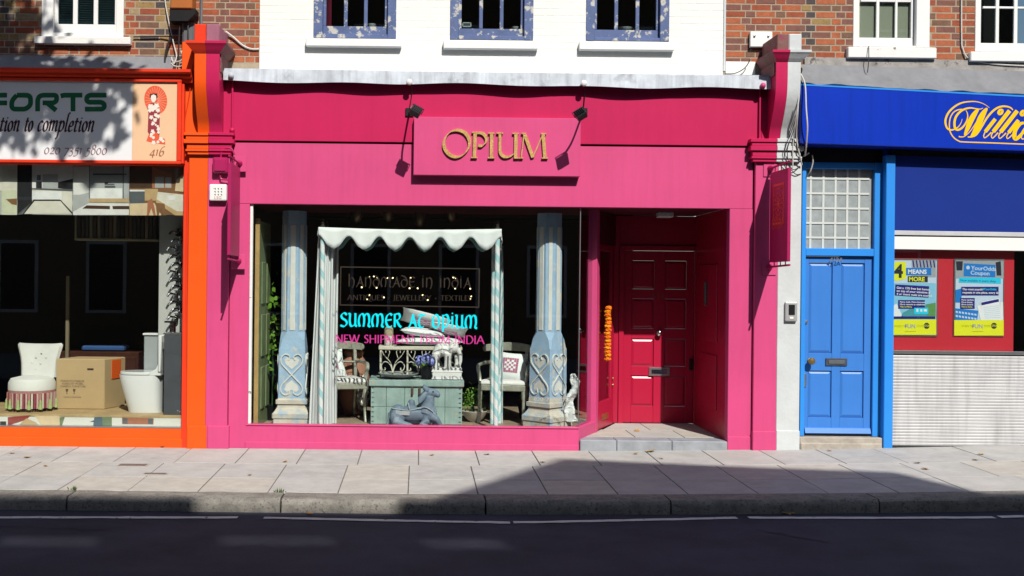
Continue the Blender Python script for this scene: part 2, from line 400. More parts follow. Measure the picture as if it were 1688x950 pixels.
# added unseen screen: louvred openings imitate sun patches reflected onto the road by windows
ops = [(.0, .75, 10.85, 11.3), (1.65, 2.55, 10.95, 11.4), (3.2, 3.85, 10.9, 11.35)]
sw = MB(); xx = -30
for a_, b_, c_, d_ in ops:
    sw.box(xx, a_, -15.08, -14.96, 10.5, 11.8).box(a_, b_, -15.08, -14.96, 10.5, c_).box(a_, b_, -15.08, -14.96, d_, 11.8); xx = b_
build('added_sun_screen', sw.box(xx, 30, -15.08, -14.96, 10.5, 11.8), BRICKW, fb)
for a_, b_, c_, d_ in ops:
    z_l = c_ + .004; gap = .021
    while z_l < d_: build('added_louvre', MB().box(a_, b_, -15.03, -15.027, z_l, min(d_, z_l + .042)), CONC, fb); z_l += .042 + gap
build('parapet', MB().box(-30.2, 1.55, -15.12, -14.9, 11.8, 12.31).box(1.55, 3.3, -15.12, -14.9, 11.8, 12.1).box(3.3, 8.5, -15.12, -14.9, 11.8, 12.3).box(8.5, 30.2, -15.12, -14.9, 11.8, 12.5), CONC, fb)  # unseen parapet, heights stepped to set the shade edge along the kerb
build('gable', MB().prism_y([(3.4, 12.2), (5.6, 14.55), (8.5, 13.7), (8.56, 12.2)], -15.05, -15.5), BRICKW, fb)  # thin unseen gable, outline shaped to throw the shade across the flags
for k in range(3):
    for i in range(-13, 13):
        if abs(i * 2.2 + 1) < 14:
            w_ = build('window', MB().box(i * 2.2 + .5, i * 2.2 + 1.5, -15.02, -14.95, 1 + k * 2.8, 2.8 + k * 2.8), WHITE, fb)
            build('pane', MB().box(i * 2.2 + .58, i * 2.2 + 1.42, -14.948, -14.94, 1.08 + k * 2.8, 2.72 + k * 2.8), BLACKP, w_)
# street tree on the near pavement, left of the frame: its leaves dapple the left shop
BARK = mat('plane_bark', (.16, .13, .09), .9, .3, 8, .6, 30, col2=(.32, .29, .20), thr=.58, ps=7)
LEAFM = mat('plane_leaf', (.07, .12, .025), .6, .35, 8, 0)
tr = thing('plane_tree', (-6.6, -2.2, 0), 'leafy plane tree standing at the kerb beyond the orange shop', 'tree')
tb = MB(); tb.tube([(-6.6, -2.2, -.02), (-6.55, -2.22, 1.5), (-6.5, -2.3, 4), (-6.3, -2.7, 6.5), (-6.0, -3.2, 8.5)], [.24, .2, .17, .13, .06], 12)
lc = Vector((-5.0, -4.3, 9.1)); lr = Vector((1.95, 1.4, 1.1)); rr = random.Random(11)
tips = []
for k in range(9):
    a = k * 2.4; s_ = (-6.45 + .02 * k, -2.4 - .05 * k, 4.2 + k * .4)
    e = lc + Vector((lr.x * .75 * math.cos(a), lr.y * .75 * math.sin(a), rr.uniform(-.7, .9)))
    mid = (Vector(s_) + e) / 2 + Vector((0, 0, .5)); tb.tube([s_, mid, e], [.07, .045, .015], 7); tips.append(e)
build('trunk', tb, BARK, tr, smooth=True)
cm = MB(); clumps = []
while len(clumps) < 100:
    q = Vector([rr.uniform(-1, 1) for _ in range(3)])
    if q.length < 1: clumps.append((lc + Vector((q.x * lr.x, q.y * lr.y, q.z * lr.z)), .24))
while len(clumps) < 132:                                    # a lower bough reaching out to the right
    q = Vector([rr.uniform(-1, 1) for _ in range(3)])
    if q.length < 1: clumps.append((Vector((-2.95 + q.x * .85, -4.3 + q.y * .5, 8.12 + q.z * .32)), .13))
tb2 = MB().tube([(-6.3, -2.7, 6.5), (-4.6, -3.7, 7.7), (-2.6, -4.3, 8.1)], [.07, .045, .012], 7)
build('bough', tb2, BARK, tr, smooth=True)
for c_, sg_ in clumps:
    for k in range(46):
        p = c_ + Vector([rr.gauss(0, sg_) for _ in range(3)])
        ax = Vector([rr.gauss(0, 1) for _ in range(3)]).normalized(); ay = ax.cross(Vector([rr.gauss(0, 1) for _ in range(3)])).normalized(); s_ = rr.uniform(.06, .11)
        cm.add([p - ax * s_, p + ay * s_ * .7 - ax * .2 * s_, p + ax * s_, p - ay * s_ * .7 - ax * .2 * s_], [(0, 1, 2, 3)])
build('crown', cm, LEAFM, tr)
# ------------------------------------------------------------ bricks
UY = .22                                                   # face of the upper walls
BR = {k: mat('brick_' + k, c, .88, .22, 14, .5, 60, spec=.2, col2=d, thr=.64, ps=22, soft=.06) for k, c, d in (
    ('red', (0.31, 0.085, 0.045), (0.22, 0.06, 0.035)), ('orange', (0.4, 0.125, 0.06), (0.31, 0.09, 0.05)), ('brown', (0.19, 0.105, 0.07), (0.12, 0.07, 0.05)),
    ('yellow', (0.31, 0.205, 0.085), (0.19, 0.12, 0.055)), ('dark', (0.085, 0.07, 0.07), (0.15, 0.11, 0.09)), ('plum', (0.21, 0.095, 0.075), (0.15, 0.075, 0.065)), ('buff', (0.35, 0.26, 0.15), (0.24, 0.17, 0.1)))}
BR['white'] = WHITEP
BMESH = {}
def brick_mesh(kind, w):
    key = (kind, w)
    if key not in BMESH:
        t = build('brick', MB().box(-w / 2, w / 2, 0, .06, 0, .065), BR[kind], None, .0012 if kind == 'white' else .0035)
        BMESH[key] = t.data; bpy.data.objects.remove(t)
    return BMESH[key]
def brick_field(wall, x0, x1, z0, z1, Y, holes, choose, proud=.0035, phase=0.0, jit=.0018):
    pl = WL[wall.name]; c = 0; z = z0; cnt = 0
    while z < z1:
        x = x0 - (.0 if c % 2 else .163) - phase; k = c
        while x < x1:
            w = .215 if k % 2 else .1025; k += 1
            a, b = max(x, x0), min(x + w, x1); x += w + .0105
            segs = [(a, b)]
            for hx0, hx1, hz0, hz1 in holes:
                if z + .06 > hz0 and z < hz1:
                    segs = [s for p, q in segs for s in ((p, min(q, hx0)), (max(p, hx1), q)) if s[1] - s[0] > .02]
            for p, q in segs:
                if q - p < .025: continue
                o = bpy.data.objects.new('brick', brick_mesh(choose((p + q) / 2, z), w)); COL.objects.link(o)
                o.parent = wall; o.scale = ((q - p) / w, 1, 1)
                o.location = Vector(((p + q) / 2, Y + .03 - proud + random.uniform(-jit, jit), z)) - pl
                o.rotation_euler = (0, random.uniform(-2.5, 2.5) * jit, random.uniform(-4, 4) * jit); cnt += 1
        z += .0755; c += 1
    return cnt
def holed_wall(x0, x1, z0, z1, y0, y1, holes):
    xs = sorted({x0, x1, *[h[0] for h in holes], *[h[1] for h in holes]}); mb = MB()
    xs = [x for x in xs if x0 <= x <= x1]
    for a, b in zip(xs, xs[1:]):
        zs = [(z0, z1)]
        for hx0, hx1, hz0, hz1 in holes:
            if hx0 <= (a + b) / 2 <= hx1: zs = [s for p, q in zs for s in ((p, min(q, hz0)), (max(p, hz1), q)) if s[1] - s[0] > .01]
        for p, q in zs: mb.box(a, b, y0, y1, p, q)
    return mb

# ------------------------------------------------------------ sash windows
def sash(parent, fr, panes, rail, sill, Y, mf, ms, msill, top_z=6.1, bars_y=(), frame_w=None, label=None, back=None, deep=.05):
    """fr: outer frame px (x0, x1, ybottom); panes: px x-ranges; rail: px (ytop, ybottom) of the bottom rail; sill: px rect"""
    fx0, fx1 = at(fr[0], 40, Y)[0], at(fr[1], 40, Y)[0]; fz = at((fr[0] + fr[1]) / 2, fr[2], Y)[1]
    px0, px1 = at(panes[0][0], 40, Y)[0], at(panes[-1][1], 40, Y)[0]
    rz1, rz0 = at((fr[0] + fr[1]) / 2, rail[0], Y)[1], at((fr[0] + fr[1]) / 2, rail[1], Y)[1]
    st = .035                                              # sash stile
    w = build('window', MB().box(fx0, px0 - st, Y - .012, Y + .10, fz, top_z).box(px1 + st, fx1, Y - .012, Y + .10, fz, top_z)
              .box(px0 - st, px1 + st, Y - .01, Y + .10, fz, rz0 - .004).box(fx0, fx1, Y - .014, Y + .1, top_z, top_z + .08), mf, parent, .004)
    if label: w['label'] = label
    sy = Y + deep
    build('sash', MB().box(px0 - st, px1 + st, sy, sy + .04, rz0, rz1).box(px0 - st, px0, sy, sy + .04, rz1, top_z).box(px1, px1 + st, sy, sy + .04, rz1, top_z), ms, w, .004)
    for (a, b), (c, d) in zip(panes, panes[1:]):
        xb, xc = at(b, 20, sy)[0], at(c, 20, sy)[0]
        build('glazing_bar', MB().box(xb, xc, sy + .004, sy + .036, rz1, top_z), ms, w, .004)
    for by in bars_y:
        zb = at(panes[0][0], by, sy)[1]
        for a, b in panes:
            build('glazing_bar', MB().box(at(a, 20, sy)[0], at(b, 20, sy)[0], sy + .006, sy + .034, zb - .012, zb + .012), ms, w, .003)
    for a, b in panes:
        build('pane', MB().box(at(a, 20, sy)[0] - .004, at(b, 20, sy)[0] + .004, sy + .018, sy + .023, rz1 - .004, top_z), WGLASS, w)
    x0, x1, z0, z1 = rect(*sill, Y - .07)
    build('sill', MB().box(x0, x1, Y - .075, Y + .05, z0, z1), msill, w, .008)
    if back: back(w, px0, px1, rz1, top_z, sy)
    return (fx0, fx1, fz, top_z + .08)

def console(parent, x0, x1, m, zt, zb, name='console_bracket'):
    h = zt - zb
    pts = [(-.02, zt), (-.305, zt), (-.305, zt - .22 * h), (-.295, zt - .38 * h), (-.27, zt - .50 * h), (-.225, zt - .62 * h), (-.165, zt - .75 * h), (-.11, zt - .86 * h), (-.075, zb), (-.02, zb)]
    o = build(name, MB().prism_x([tuple(p) for p in smoothpath(pts[2:-1], 4)] and pts[:2] + [tuple(p) for p in smoothpath(pts[2:-1], 4)] + pts[-1:], x0, x1), m, parent, 0, True); return o
def cap(parent, x0, x1, m, z0, z1, e0, e1, yb=-.31, name='capital', weather=True):
    """moulded cap: e0/e1 = overhang at the two ends"""
    h = z1 - z0; st = [(0, .0), (.25, .35), (.6, .75), (.78, 1.0), (1.0, 1.0)]
    mb = MB(); lv = [(z0 + h * t, o) for t, o in st]; ov = .07
    for (za, oa), (zb_, ob) in zip(lv, lv[1:]):
        vs = []
        for z, o in ((za, oa), (zb_, ob)):
            vs += [(x0 - e0 * o, yb - ov * o, z), (x1 + e1 * o, yb - ov * o, z), (x1 + e1 * o, .2, z), (x0 - e0 * o, .2, z)]
        mb.add(vs, [(0, 1, 5, 4), (1, 2, 6, 5), (2, 3, 7, 6), (3, 0, 4, 7), (0, 3, 2, 1), (4, 5, 6, 7)])
    o = build(name, mb, [m, OLDPINK], parent)
    for p in o.data.polygons:
        if abs(p.normal.x) > .6 and weather: p.material_index = 1
    return o
def impost(parent, x0, x1, m, px_x, ys, e0, e1, name='impost_moulding'):
    mb = MB(); out = [.035, .02, .035, .012, .022, .006]
    for (ya, yb), o in zip(zip(ys, ys[1:]), out):
        z1, z0 = at(px_x, ya, -.1)[1], at(px_x, yb, -.1)[1]
        mb.box(x0 - e0 * o, x1 + e1 * o, -.085 - o, .1, z0 + .001, z1)
    return build(name, mb, m, parent, .004)

# ============================================================ the pink shop
pink = thing('shop_building', (.8, 0, 0), 'pink shopfront with white painted brick wall and slate blue sash windows above', 'shop', 'terraced shops')
xl, xr = at(428, 60, UY)[0], at(1192, 60, UY)[0]
frames = []
def papers(w, x0, x1, z0, z1, sy): pass
def still1(w, x0, x1, z0, z1, sy):
    build('curtain', MB().prism_z([(x0 + .0, sy + .09), (x0 + .03, sy + .06), (x0 + .05, sy + .1), (x0 + .05, sy + .13), (x0, sy + .13)], z0 - .1, z1), mat('crimson_curtain', (.35, .02, .06), .8), w)
for (fr, pn, rl, sl, lb, bk) in (
        ((517, 653, 63.5), ((537, 567), (573, 600), (606, 634)), (42, 56), (504, 64, 662, 77), 'flaking slate blue sash window with red curtain edge', still1),
        ((742, 879, 66), ((761, 790), (796, 824), (830, 859)), (46, 59), (731, 67.5, 887, 81), 'middle flaking slate blue sash window', None),
        ((966, 1103, 68), ((985, 1013), (1019, 1048), (1054, 1083)), (48, 62), (955, 69.5, 1112, 83), 'flaking slate blue sash window nearest the right hand brick wall', None)):
    frames.append((fr, pn, rl, sl, lb, bk))
WZ0 = at(800, 135, UY)[1]
holes = []
for fr, pn, rl, sl, lb, bk in frames:
    holes.append((at(fr[0], 40, UY)[0], at(fr[1], 40, UY)[0], at((fr[0] + fr[1]) / 2, fr[2], UY)[1], 6.18))
wallp = build('upper_wall', holed_wall(xl, xr, 2.72, 7.2, UY, UY + .2, holes), WHITEP, pink)
brick_field(wallp, xl, xr, WZ0, 5.2, UY, holes, lambda x, z: 'white', .0014, jit=.0008)
for fr, pn, rl, sl, lb, bk in frames: sash(pink, fr, pn, rl, sl, UY, BLUEPEEL, BLUEPEEL, WHITE, 6.1, back=bk, label=lb)
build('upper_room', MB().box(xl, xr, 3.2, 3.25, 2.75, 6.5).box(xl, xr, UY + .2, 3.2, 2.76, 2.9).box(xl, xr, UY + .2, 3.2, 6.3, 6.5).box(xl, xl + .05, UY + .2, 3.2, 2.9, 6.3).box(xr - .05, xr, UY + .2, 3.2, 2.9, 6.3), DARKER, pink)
# things left on the inside ledges, white
for px0, px1, py0, py1, nm, lb in ((762, 777, 37, 45, 'picture_frame', 'small white frame standing inside the middle blue window'),):
    x0, x1, z0, z1 = rect(px0, py0, px1, py1, UY + .12)
    t = thing(nm, ((x0 + x1) / 2, UY + .13, z0), lb, 'frame')
    build('rim', MB().box(x0, x1, UY + .12, UY + .14, z0, z0 + .012).box(x0, x1, UY + .12, UY + .14, z1 - .012, z1).box(x0, x0 + .012, UY + .12, UY + .14, z0, z1).box(x1 - .012, x1, UY + .12, UY + .14, z0, z1), WHITE, t, .002)
    build('picture', MB().box(x0 + .01, x1 - .01, UY + .128, UY + .138, z0 + .01, z1 - .01), GREY, t)
for px0, px1, py0, wn_ in ((605, 620, 37, 'left'), (843, 858, 42, 'middle'), (1021, 1044, 43, 'right')):
    x0, x1, z0, z1 = rect(px0, py0, px1, py0 + 8, UY + .12); xm = (x0 + x1) / 2; rr_ = (x1 - x0) / 2
    build('bowl', MB().lathe([(rr_ * .3, 0), (rr_ * .8, (z1 - z0) * .4), (rr_ * .98, (z1 - z0)), (rr_ * .9, (z1 - z0)), (rr_ * .3, .01)], (xm, UY + .17, z0 - .01), 18), WHITE, None, smooth=True,
          label='white bowl on the inside ledge of the %s blue window' % wn_, cat='bowl', group='bowls on the window ledges')

# lead flashing: overlapping sheets with a dressed, wavy lower edge
lead = build('lead_apron', MB().prism_x([(UY, at(800, 122, UY)[1]), (-.115, at(800, 119, -.1)[1] - .005), (-.115, at(800, 130, -.1)[1]), (UY, at(800, 135, 0)[1])], at(372, 120)[0], at(1272, 120)[0]), LEAD, pink)
lx = [368, 565, 672, 741, 820, 918, 1020, 1137, 1200, 1274]
for a, b in zip(lx, lx[1:]):
    mb = MB(); n = 14; vs = []; xa, xb = at(a, 130, -.13)[0], at(b, 130, -.13)[0]; up = random.uniform(0, .003)
    for i in range(n + 1):
        px = a + (b - a) * i / n; x = xa + (xb - xa) * i / n + (.006 if i == n else 0)
        zt = at(px, 112.5 + (px - 370) * .0165, -.13)[1]; zb = at(px, 133.5 + (px - 370) * .0150 + 1.4 * math.sin(px * .031) + 1.0 * math.sin(px * .013 + 1), -.13)[1]
        yo = -.128 - .006 * math.sin(px * .045) - up
        vs += [(x, yo, zt), (x, yo - .008 * math.sin(px * .03 + 2), zb), (x, yo + .006, zb), (x, yo + .006, zt)]
    fs = [(i * 4 + k, (i + 1) * 4 + k, (i + 1) * 4 + (k + 1) % 4, i * 4 + (k + 1) % 4) for i in range(n) for k in range(4)] + [(0, 1, 2, 3), (4 * n + 3, 4 * n + 2, 4 * n + 1, 4 * n)]
    build('lead_sheet', mb.add(vs, fs), LEAD, lead, smooth=True)
# fascia: raspberry upper board, pink lower board, frame, stall riser
x0, x1, z0, z1 = rect(384, 128, 1254, 237, -.02)
zsoff = at(800, 340, 0)[1]                                 # head of the shop window and doorway
fas = build('fascia', MB().box(x0, x1, -.022, .12, z0 + .004, z1), RASP, pink, .003)
build('fascia_end', MB().box(x0 - .10, x0 - .002, -.012, .12, z0 + .02, z1 - .02), RASP, pink, .003)
build('fascia_end', MB().box(x1 + .002, x1 + .12, -.012, .12, z0 + .02, z1 - .02), RASP, pink, .003)
xa, xb = at(405, 500)[0], at(1201, 540)[0]
build('lintel_board', MB().box(at(384, 290)[0], at(1241, 290)[0], 0, .10, zsoff, z0 - .016), PINK, pink, .003)
SHADEMAROON = mat('shaded_maroon_paint', (.10, .006, .018), .6)  # maroon instead of pink: doorway shade put into soffit and transom colour
build('soffit', MB().box(xa, xb, .10, 1.6, zsoff + .01, zsoff + .06), SHADEMAROON, pink)
gzl, gzr = ground_z(-2.2), ground_z(3.8)
xwL, xwR = at(410, 520)[0], at(956, 520)[0]; zsill = at(680, 704)[1]
build('window_post', MB().box(at(378, 520)[0], xwL, .002, .12, -.02, zsoff - .002), PINK, pink, .004)
plL = build('pilaster', MB().box(at(342, 500)[0], at(377.5, 500)[0], -.05, .1, -.03, at(360, 256)[1]), PINK, pink, .004)
build('plinth', MB().box(at(342, 720, -.06)[0] + .001, at(378.5, 720)[0], -.064, .1, -.04, at(360, 701)[1]), PINK, plL, .006)
jR = build('door_post', MB().box(xb, at(1240, 540)[0], .0, .12, -.02, zsoff - .002), PINK, pink, .004)
build('plinth', MB().box(xb - .002, at(1240.5, 540)[0], -.012, .12, -.03, at(1220, 720)[1]), PINK, jR, .005)
plR = build('pilaster', MB().box(at(1241, 500)[0], at(1278.5, 500)[0], -.05, .1, -.03, at(1260, 266)[1]), PINK, pink, .004)
build('plinth', MB().box(at(1241, 500)[0] - .004, at(1279, 500)[0] - .001, -.064, .1, -.04, at(1260, 710)[1]), PINK, plR, .006)
rz = zsill
ris = build('stall_riser', MB().box(at(404, 720)[0], xwR, .004, .16, -.03, rz), PINK, pink, .004)
build('skirting', MB().box(at(404, 720)[0] + .002, xwR + .004, -.012, .1, -.04, .075), PINK, ris, .005)
build('window_sill', MB().box(xwL - .02, xwR + .004, -.008, .1, rz - .002, rz + .012), PINK, ris, .004)
# big display pane and the splayed return
disp = build('display_window', MB().box(xwL, xwL + .03, .03, .09, rz + .012, zsoff), WHITED, pink, .003)
build('pane', MB().box(xwL + .03, xwR, .05, .058, rz + .012, zsoff), GLASS, disp)
S0, S1, S2, S3 = Vector((xwR, .0)), Vector((2.06, .56)), Vector((2.105, .66)), Vector((2.44, 1.40))
d = (S1 - S0).normalized(); nr = Vector((-d.y, d.x))
def splay(mb, a, b, z0, z1, t0, t1):
    p = [a + nr * t0, b + nr * t0, b + nr * t1, a + nr * t1]; return mb.prism_z([(q.x, q.y) for q in p], z0, z1)
build('corner_bead', MB().box(xwR - .003, xwR + .006, .045, .062, rz + .01, zsoff), STEEL, disp)
retm = build('return_riser', splay(MB(), S0, S2, -.02, rz + .008, 0, .10), PINK, pink, .004)
build('return_pane', splay(MB(), S0 + d * .07, S1, rz + .008, zsoff, .05, .057), GLASS, disp)
build('return_post', splay(MB(), S1, S2, -.02, zsoff + .01, -.005, .10), PINK, pink, .003)
# shop entrance door in the splay, glazed
DZ = .135
sd = build('entrance_door', splay(splay(splay(splay(MB(), S2, S3, DZ, .46, .02, .06), S2, S3, 2.25, 2.33, .02, .06), S2, S2 + d * .12, .46, 2.25, .02, .06), S3 - d * .12, S3, .46, 2.25, .02, .06), CERISE, pink, .004)
build('pane', splay(MB(), S2 + d * .12, S3 - d * .12, .46, 2.25, .036, .042), GLASS, sd)
build('transom_board', splay(MB(), S2, S3, 2.33, zsoff + .01, .01, .07), SHADEMAROON, pink)
mc = (S2 + S3) / 2 - nr * 0.0
build('letter_plate', MB().obox(((S2.x + S3.x) / 2 + nr.x * .014, (S2.y + S3.y) / 2 + nr.y * .014, .27), (d.x * .12, d.y * .12, 0), (nr.x * .006, nr.y * .006, 0), (0, 0, .035)), BRASS, sd, .003)
for zz in (.62, .70):
    q = S3 - d * .06; build('lock', MB().ball((q.x - nr.x * -.012, q.y, zz), .014), BRASS, sd, smooth=True)
# recess: floor, step, back wall, right reveal, private door 414
BY = 1.47
xd0, xd1, dz0, dz1 = rect(1028, 414, 1143.5, 698, BY); dz0 = DZ + .004
rec = build('doorway_floor', MB().prism_z([(xwR + .02, .25), (xb, .25), (xb, BY), (S3.x, BY), (S2.x + .03, S2.y)], -.02, DZ - .012), JOINT, pink)
for i in range(3):
    for j in range(2):
        xa_ = xwR + .12 + .30 * j + .56 * i * 1.0; ya = .26 + j * .6
        pts = [(max(xa_, xwR + .12 + (ya - .25) * .46), ya + .004), (min(xa_ + .55, xb - .004), ya + .004), (min(xa_ + .55, xb - .004), ya + .592), (max(xa_, xwR + .12 + (ya + .33) * .46), ya + .592)]
        if pts[1][0] - pts[0][0] > .1: build('floor_tile', MB().prism_z(pts, DZ - .02, DZ), random.choice(PAVE), rec, .002)
sxs = [xwR + .01, at(1016, 735)[0], at(1107, 735)[0], xb - .004]
for a, b in zip(sxs, sxs[1:]):
    build('step_stone', MB().box(a + .003, b - .002, -.025, .255, -.03, DZ - .002 + random.uniform(-.002, .001)), STONE, rec, .008)
fw = .065
build('recess_wall', MB().box(S3.x - .02, xd0 - fw, BY - .01, BY + .06, DZ, zsoff).box(xd1 + fw, xb + .04, BY - .01, BY + .06, DZ, zsoff).box(xd0 - fw, xd1 + fw, BY - .01, BY + .06, dz1 + fw, zsoff), CERISE, pink, .003)
build('reveal', MB().box(xb + .001, xb + .10, .12, BY, -.02, zsoff + .01), CERISE, pink)
for za, zb in ((.42, 1.05), (1.2, 2.1)):
    build('reveal_panel', MB().box(xb - .012, xb + .003, .45, 1.2, za, zb), CERISE, pink, .005)
build('door_frame', MB().box(xd0 - fw, xd0 - .003, BY - .03, BY + .08, DZ, dz1 + fw).box(xd1 + .003, xd1 + fw, BY - .03, BY + .08, DZ, dz1 + fw).box(xd0 - .003, xd1 + .003, BY - .03, BY + .08, dz1 + .004, dz1 + fw), CERISE, pink, .005)
def panel_door(parent, x0, x1, z0, z1, Y, cols, rws, m, name='door', raised=True):
    """leaf built of stiles and rails round sunk panels, each panel a raised field"""
    mb = MB(); xs = [x0] + [v for c in cols for v in c] + [x1]; zs = [z0] + [v for r in rws for v in r] + [z1]
    for i in range(0, len(xs), 2): mb.box(xs[i], xs[i + 1], Y, Y + .045, z0, z1)
    for (a, b) in cols:
        for j in range(0, len(zs), 2): mb.box(a, b, Y + .0015, Y + .045, zs[j], zs[j + 1])
    leaf = build(name, mb, m, parent, .003)
    for a, b in cols:
        for c, d_ in rws:
            p = MB(); s_ = .032; o = .006
            vs = [(a + .002, Y + .022, c + .002), (b - .002, Y + .022, c + .002), (b - .002, Y + .022, d_ - .002), (a + .002, Y + .022, d_ - .002),
                  (a + s_, Y + .008, c + s_), (b - s_, Y + .008, c + s_), (b - s_, Y + .008, d_ - s_), (a + s_, Y + .008, d_ - s_)]
            p.add(vs, [(4, 5, 6, 7), (0, 1, 5, 4), (1, 2, 6, 5), (2, 3, 7, 6), (3, 0, 4, 7), (3, 2, 1, 0)])
            build('panel', p, m, leaf)
    return leaf
gz = lambda py, px=1085, Y=BY: at(px, py, Y)[1]
gxp = lambda px, py=560, Y=BY: at(px, py, Y)[0]
door = panel_door(pink, xd0, xd1, dz0, dz1, BY + .01, [(gxp(1041), gxp(1078)), (gxp(1096), gxp(1131))],
                  [(gz(670), gz(620)), (gz(604), gz(559)), (gz(542), gz(493)), (gz(477), gz(430))], CERISE)
kx_, kz = at(1086, 549, BY)
build('door_knob', MB().lathe([(.03, 0), (.03, -.008), (.012, -.012), (.012, -.03), (.034, -.045), (.036, -.06), (.02, -.075), (.002, -.077)], (kx_, BY + .01, kz), 16, 'y'), CHROME, door, smooth=True)
lx_, lz_ = at(1087, 613, BY)
lp = build('letter_plate', MB().box(lx_ - .13, lx_ + .13, BY - .002, BY + .012, lz_ - .055, lz_ + .055), STEEL, door, .004)
build('flap', MB().box(lx_ - .10, lx_ + .10, BY - .008, BY - .001, lz_ - .028, lz_ + .028), CHROME, lp, .004)
hx, hz = at(1139, 601, BY); build('lock', MB().box(hx - .022, hx + .022, BY - .03, BY + .012, hz - .07, hz + .07), BLACK, door, .005)
# capitals, brackets, blocks: the party piers are painted half and half
zc = lambda py, px: at(px, py, -.3)[1]
xo0, xm_, xo1 = at(320.5, 130, -.3)[0], at(339.8, 130, -.3)[0], at(361.5, 130, -.3)[0]
console(pink, xm_ + .001, xo1, RASP, zc(88, 340), zc(219, 345))
cap(pink, xm_ + .001, xo1, RASP, zc(88, 340), zc(69.5, 340), 0, .085)
build('pier_block', MB().box(xm_ + .001, xo1, -.33, .2, zc(69.5, 340), zc(41, 340)), MAUVE, pink, .008)
impost(pink, at(344, 235, -.1)[0], at(379, 235, -.1)[0], RASP, 365, (219, 224, 230, 237, 246, 250, 255), 0, 1.3)
yr0, yrm, yr1 = at(1279, 140, -.3)[0], at(1298, 140, -.3)[0], at(1319.5, 140, -.3)[0]
console(pink, yr0, yrm - .001, RASP, zc(102, 1290), zc(228, 1290))
cap(pink, yr0, yrm - .001, RASP, zc(102, 1290), zc(84.5, 1290), .06, 0)
build('pier_block', MB().box(yr0, yrm - .001, -.33, .2, zc(84.5, 1290), zc(57, 1290)), OLDPINK, pink, .008)
impost(pink, at(1243, 250, -.1)[0], at(1280, 250, -.1)[0], RASP, 1260, (229, 235, 241, 249, 258, 262, 267), 1.2, 0)
build('pier_core', MB().box(at(345, 150)[0], at(384, 150)[0], -.02, .3, zc(235, 360), zc(128, 360)), RASP, pink, .004)
build('pier_core', MB().box(at(1254, 150)[0] + .01, at(1283, 150)[0], -.02, .3, zc(240, 1270), zc(140, 1270)), RASP, pink, .004)
build('weathered_cheek', MB().box(xo1 + .001, xo1 + .012, -.27, .2, zc(118, 360), zc(88, 360)), OLDPINK, pink, .003)
build('weathered_cheek', MB().box(yr0 - .012, yr0 - .001, -.27, .2, zc(124, 1280), zc(102, 1280)), OLDPINK, pink, .003)
# thin conduit posts with ball ends beside each bracket
for px, y0, y1 in ((383.5, 131, 215), (1253, 147, 232)):
    xq, za = at(px, y0, -.05); zb = at(px, y1, -.05)[1]
    c_ = build('awning_rod', MB().tube([(xq, -.05, za), (xq, -.05, zb)], .011, 8), RASP, pink, smooth=True)
    build('ball_end', MB().ball((xq, -.05, zb), .03), RASP, c_, smooth=True); build('ball_end', MB().ball((xq, -.15, za + .02), .032), LEAD if px < 500 else PINK, c_, smooth=True)

# rooms behind the display window
xi0, xi1 = xwL - .12, 2.62
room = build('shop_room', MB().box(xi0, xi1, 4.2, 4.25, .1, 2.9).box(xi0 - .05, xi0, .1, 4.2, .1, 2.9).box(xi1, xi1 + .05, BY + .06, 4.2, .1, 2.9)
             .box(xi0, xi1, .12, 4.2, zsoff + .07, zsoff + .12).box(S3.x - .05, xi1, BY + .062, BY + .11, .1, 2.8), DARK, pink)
FZ = .205
build('display_floor', MB().prism_z([(xi0, .11), (xwR - .04, .11), (S1.x - .12, S1.y), (S3.x - .1, S3.y), (xi1, 4.2), (xi0, 4.2)], .1, FZ), WOODFL, pink)

# ============================================================ the orange shop (left)
orange = thing('shop_building', (-4, 0, 0), 'orange bathroom and kitchen shopfront with brown brick wall above', 'shop', 'terraced shops')
XL = -7.4
xr_ = xl - .002
hl = [(at(69, 40, UY)[0], at(204, 40, UY)[0], at(137, 61, UY)[1], 6.18)]
wo = build('upper_wall', holed_wall(XL, xr_, 2.75, 7.2, UY - .0012, UY + .2, hl), MORTAR, orange)
def ch_left(x, z):
    r = random.random()
    if x > at(318, 50, UY)[0]: return 'orange' if r < .25 else 'red' if r < .55 else 'plum' if r < .8 else 'brown'
    wx0, wx1 = hl[0][0], hl[0][1]
    if (wx0 - .28 < x < wx1 + .13) and r < .85: return random.choice(['red', 'orange', 'orange', 'brown'])
    return 'yellow' if r < .27 else 'brown' if r < .5 else 'dark' if r < .68 else 'plum' if r < .82 else 'buff' if r < .92 else 'red'
zb0 = at(200, 101, UY)[1]
n1 = brick_field(wo, -5.2, xr_, zb0, 5.25, UY, hl, ch_left)
def blinds(w, x0, x1, z0, z1, sy):
    m = mat('blind_slat', (.10, .20, .22), .5, .1, 5, 0); z = z0 + .005
    while z < 5.3:
        build('blind_slat', MB().obox(((x0 + x1) / 2, sy + .06, z), ((x1 - x0) / 2, 0, 0), (0, .012, -.008), (0, .0006, .001)), m, w); z += .026
    build('room', MB().box(x0 - .05, x1 + .05, sy + .12, sy + .14, z0 - .1, z1), DARKER, w)  # near-black sheet stands in for the unlit room
sash(orange, (69, 204, 61), ((93, 120), (127.5, 154), (161, 187)), (38.5, 54), (56, 60.5, 215, 73), UY, WHITE, WHITE, WHITED, 6.1, back=blinds)
build('flashing', MB().prism_x([(UY, at(150, 92, UY)[1]), (UY - .02, at(150, 94, UY)[1]), (.02, at(150, 114, 0)[1]), (.1, at(150, 120, 0)[1]), (UY, at(150, 120, 0)[1])], XL, at(283, 105)[0]), LEADG, orange)
cz = lambda py: at(150, py, -.15)[1]
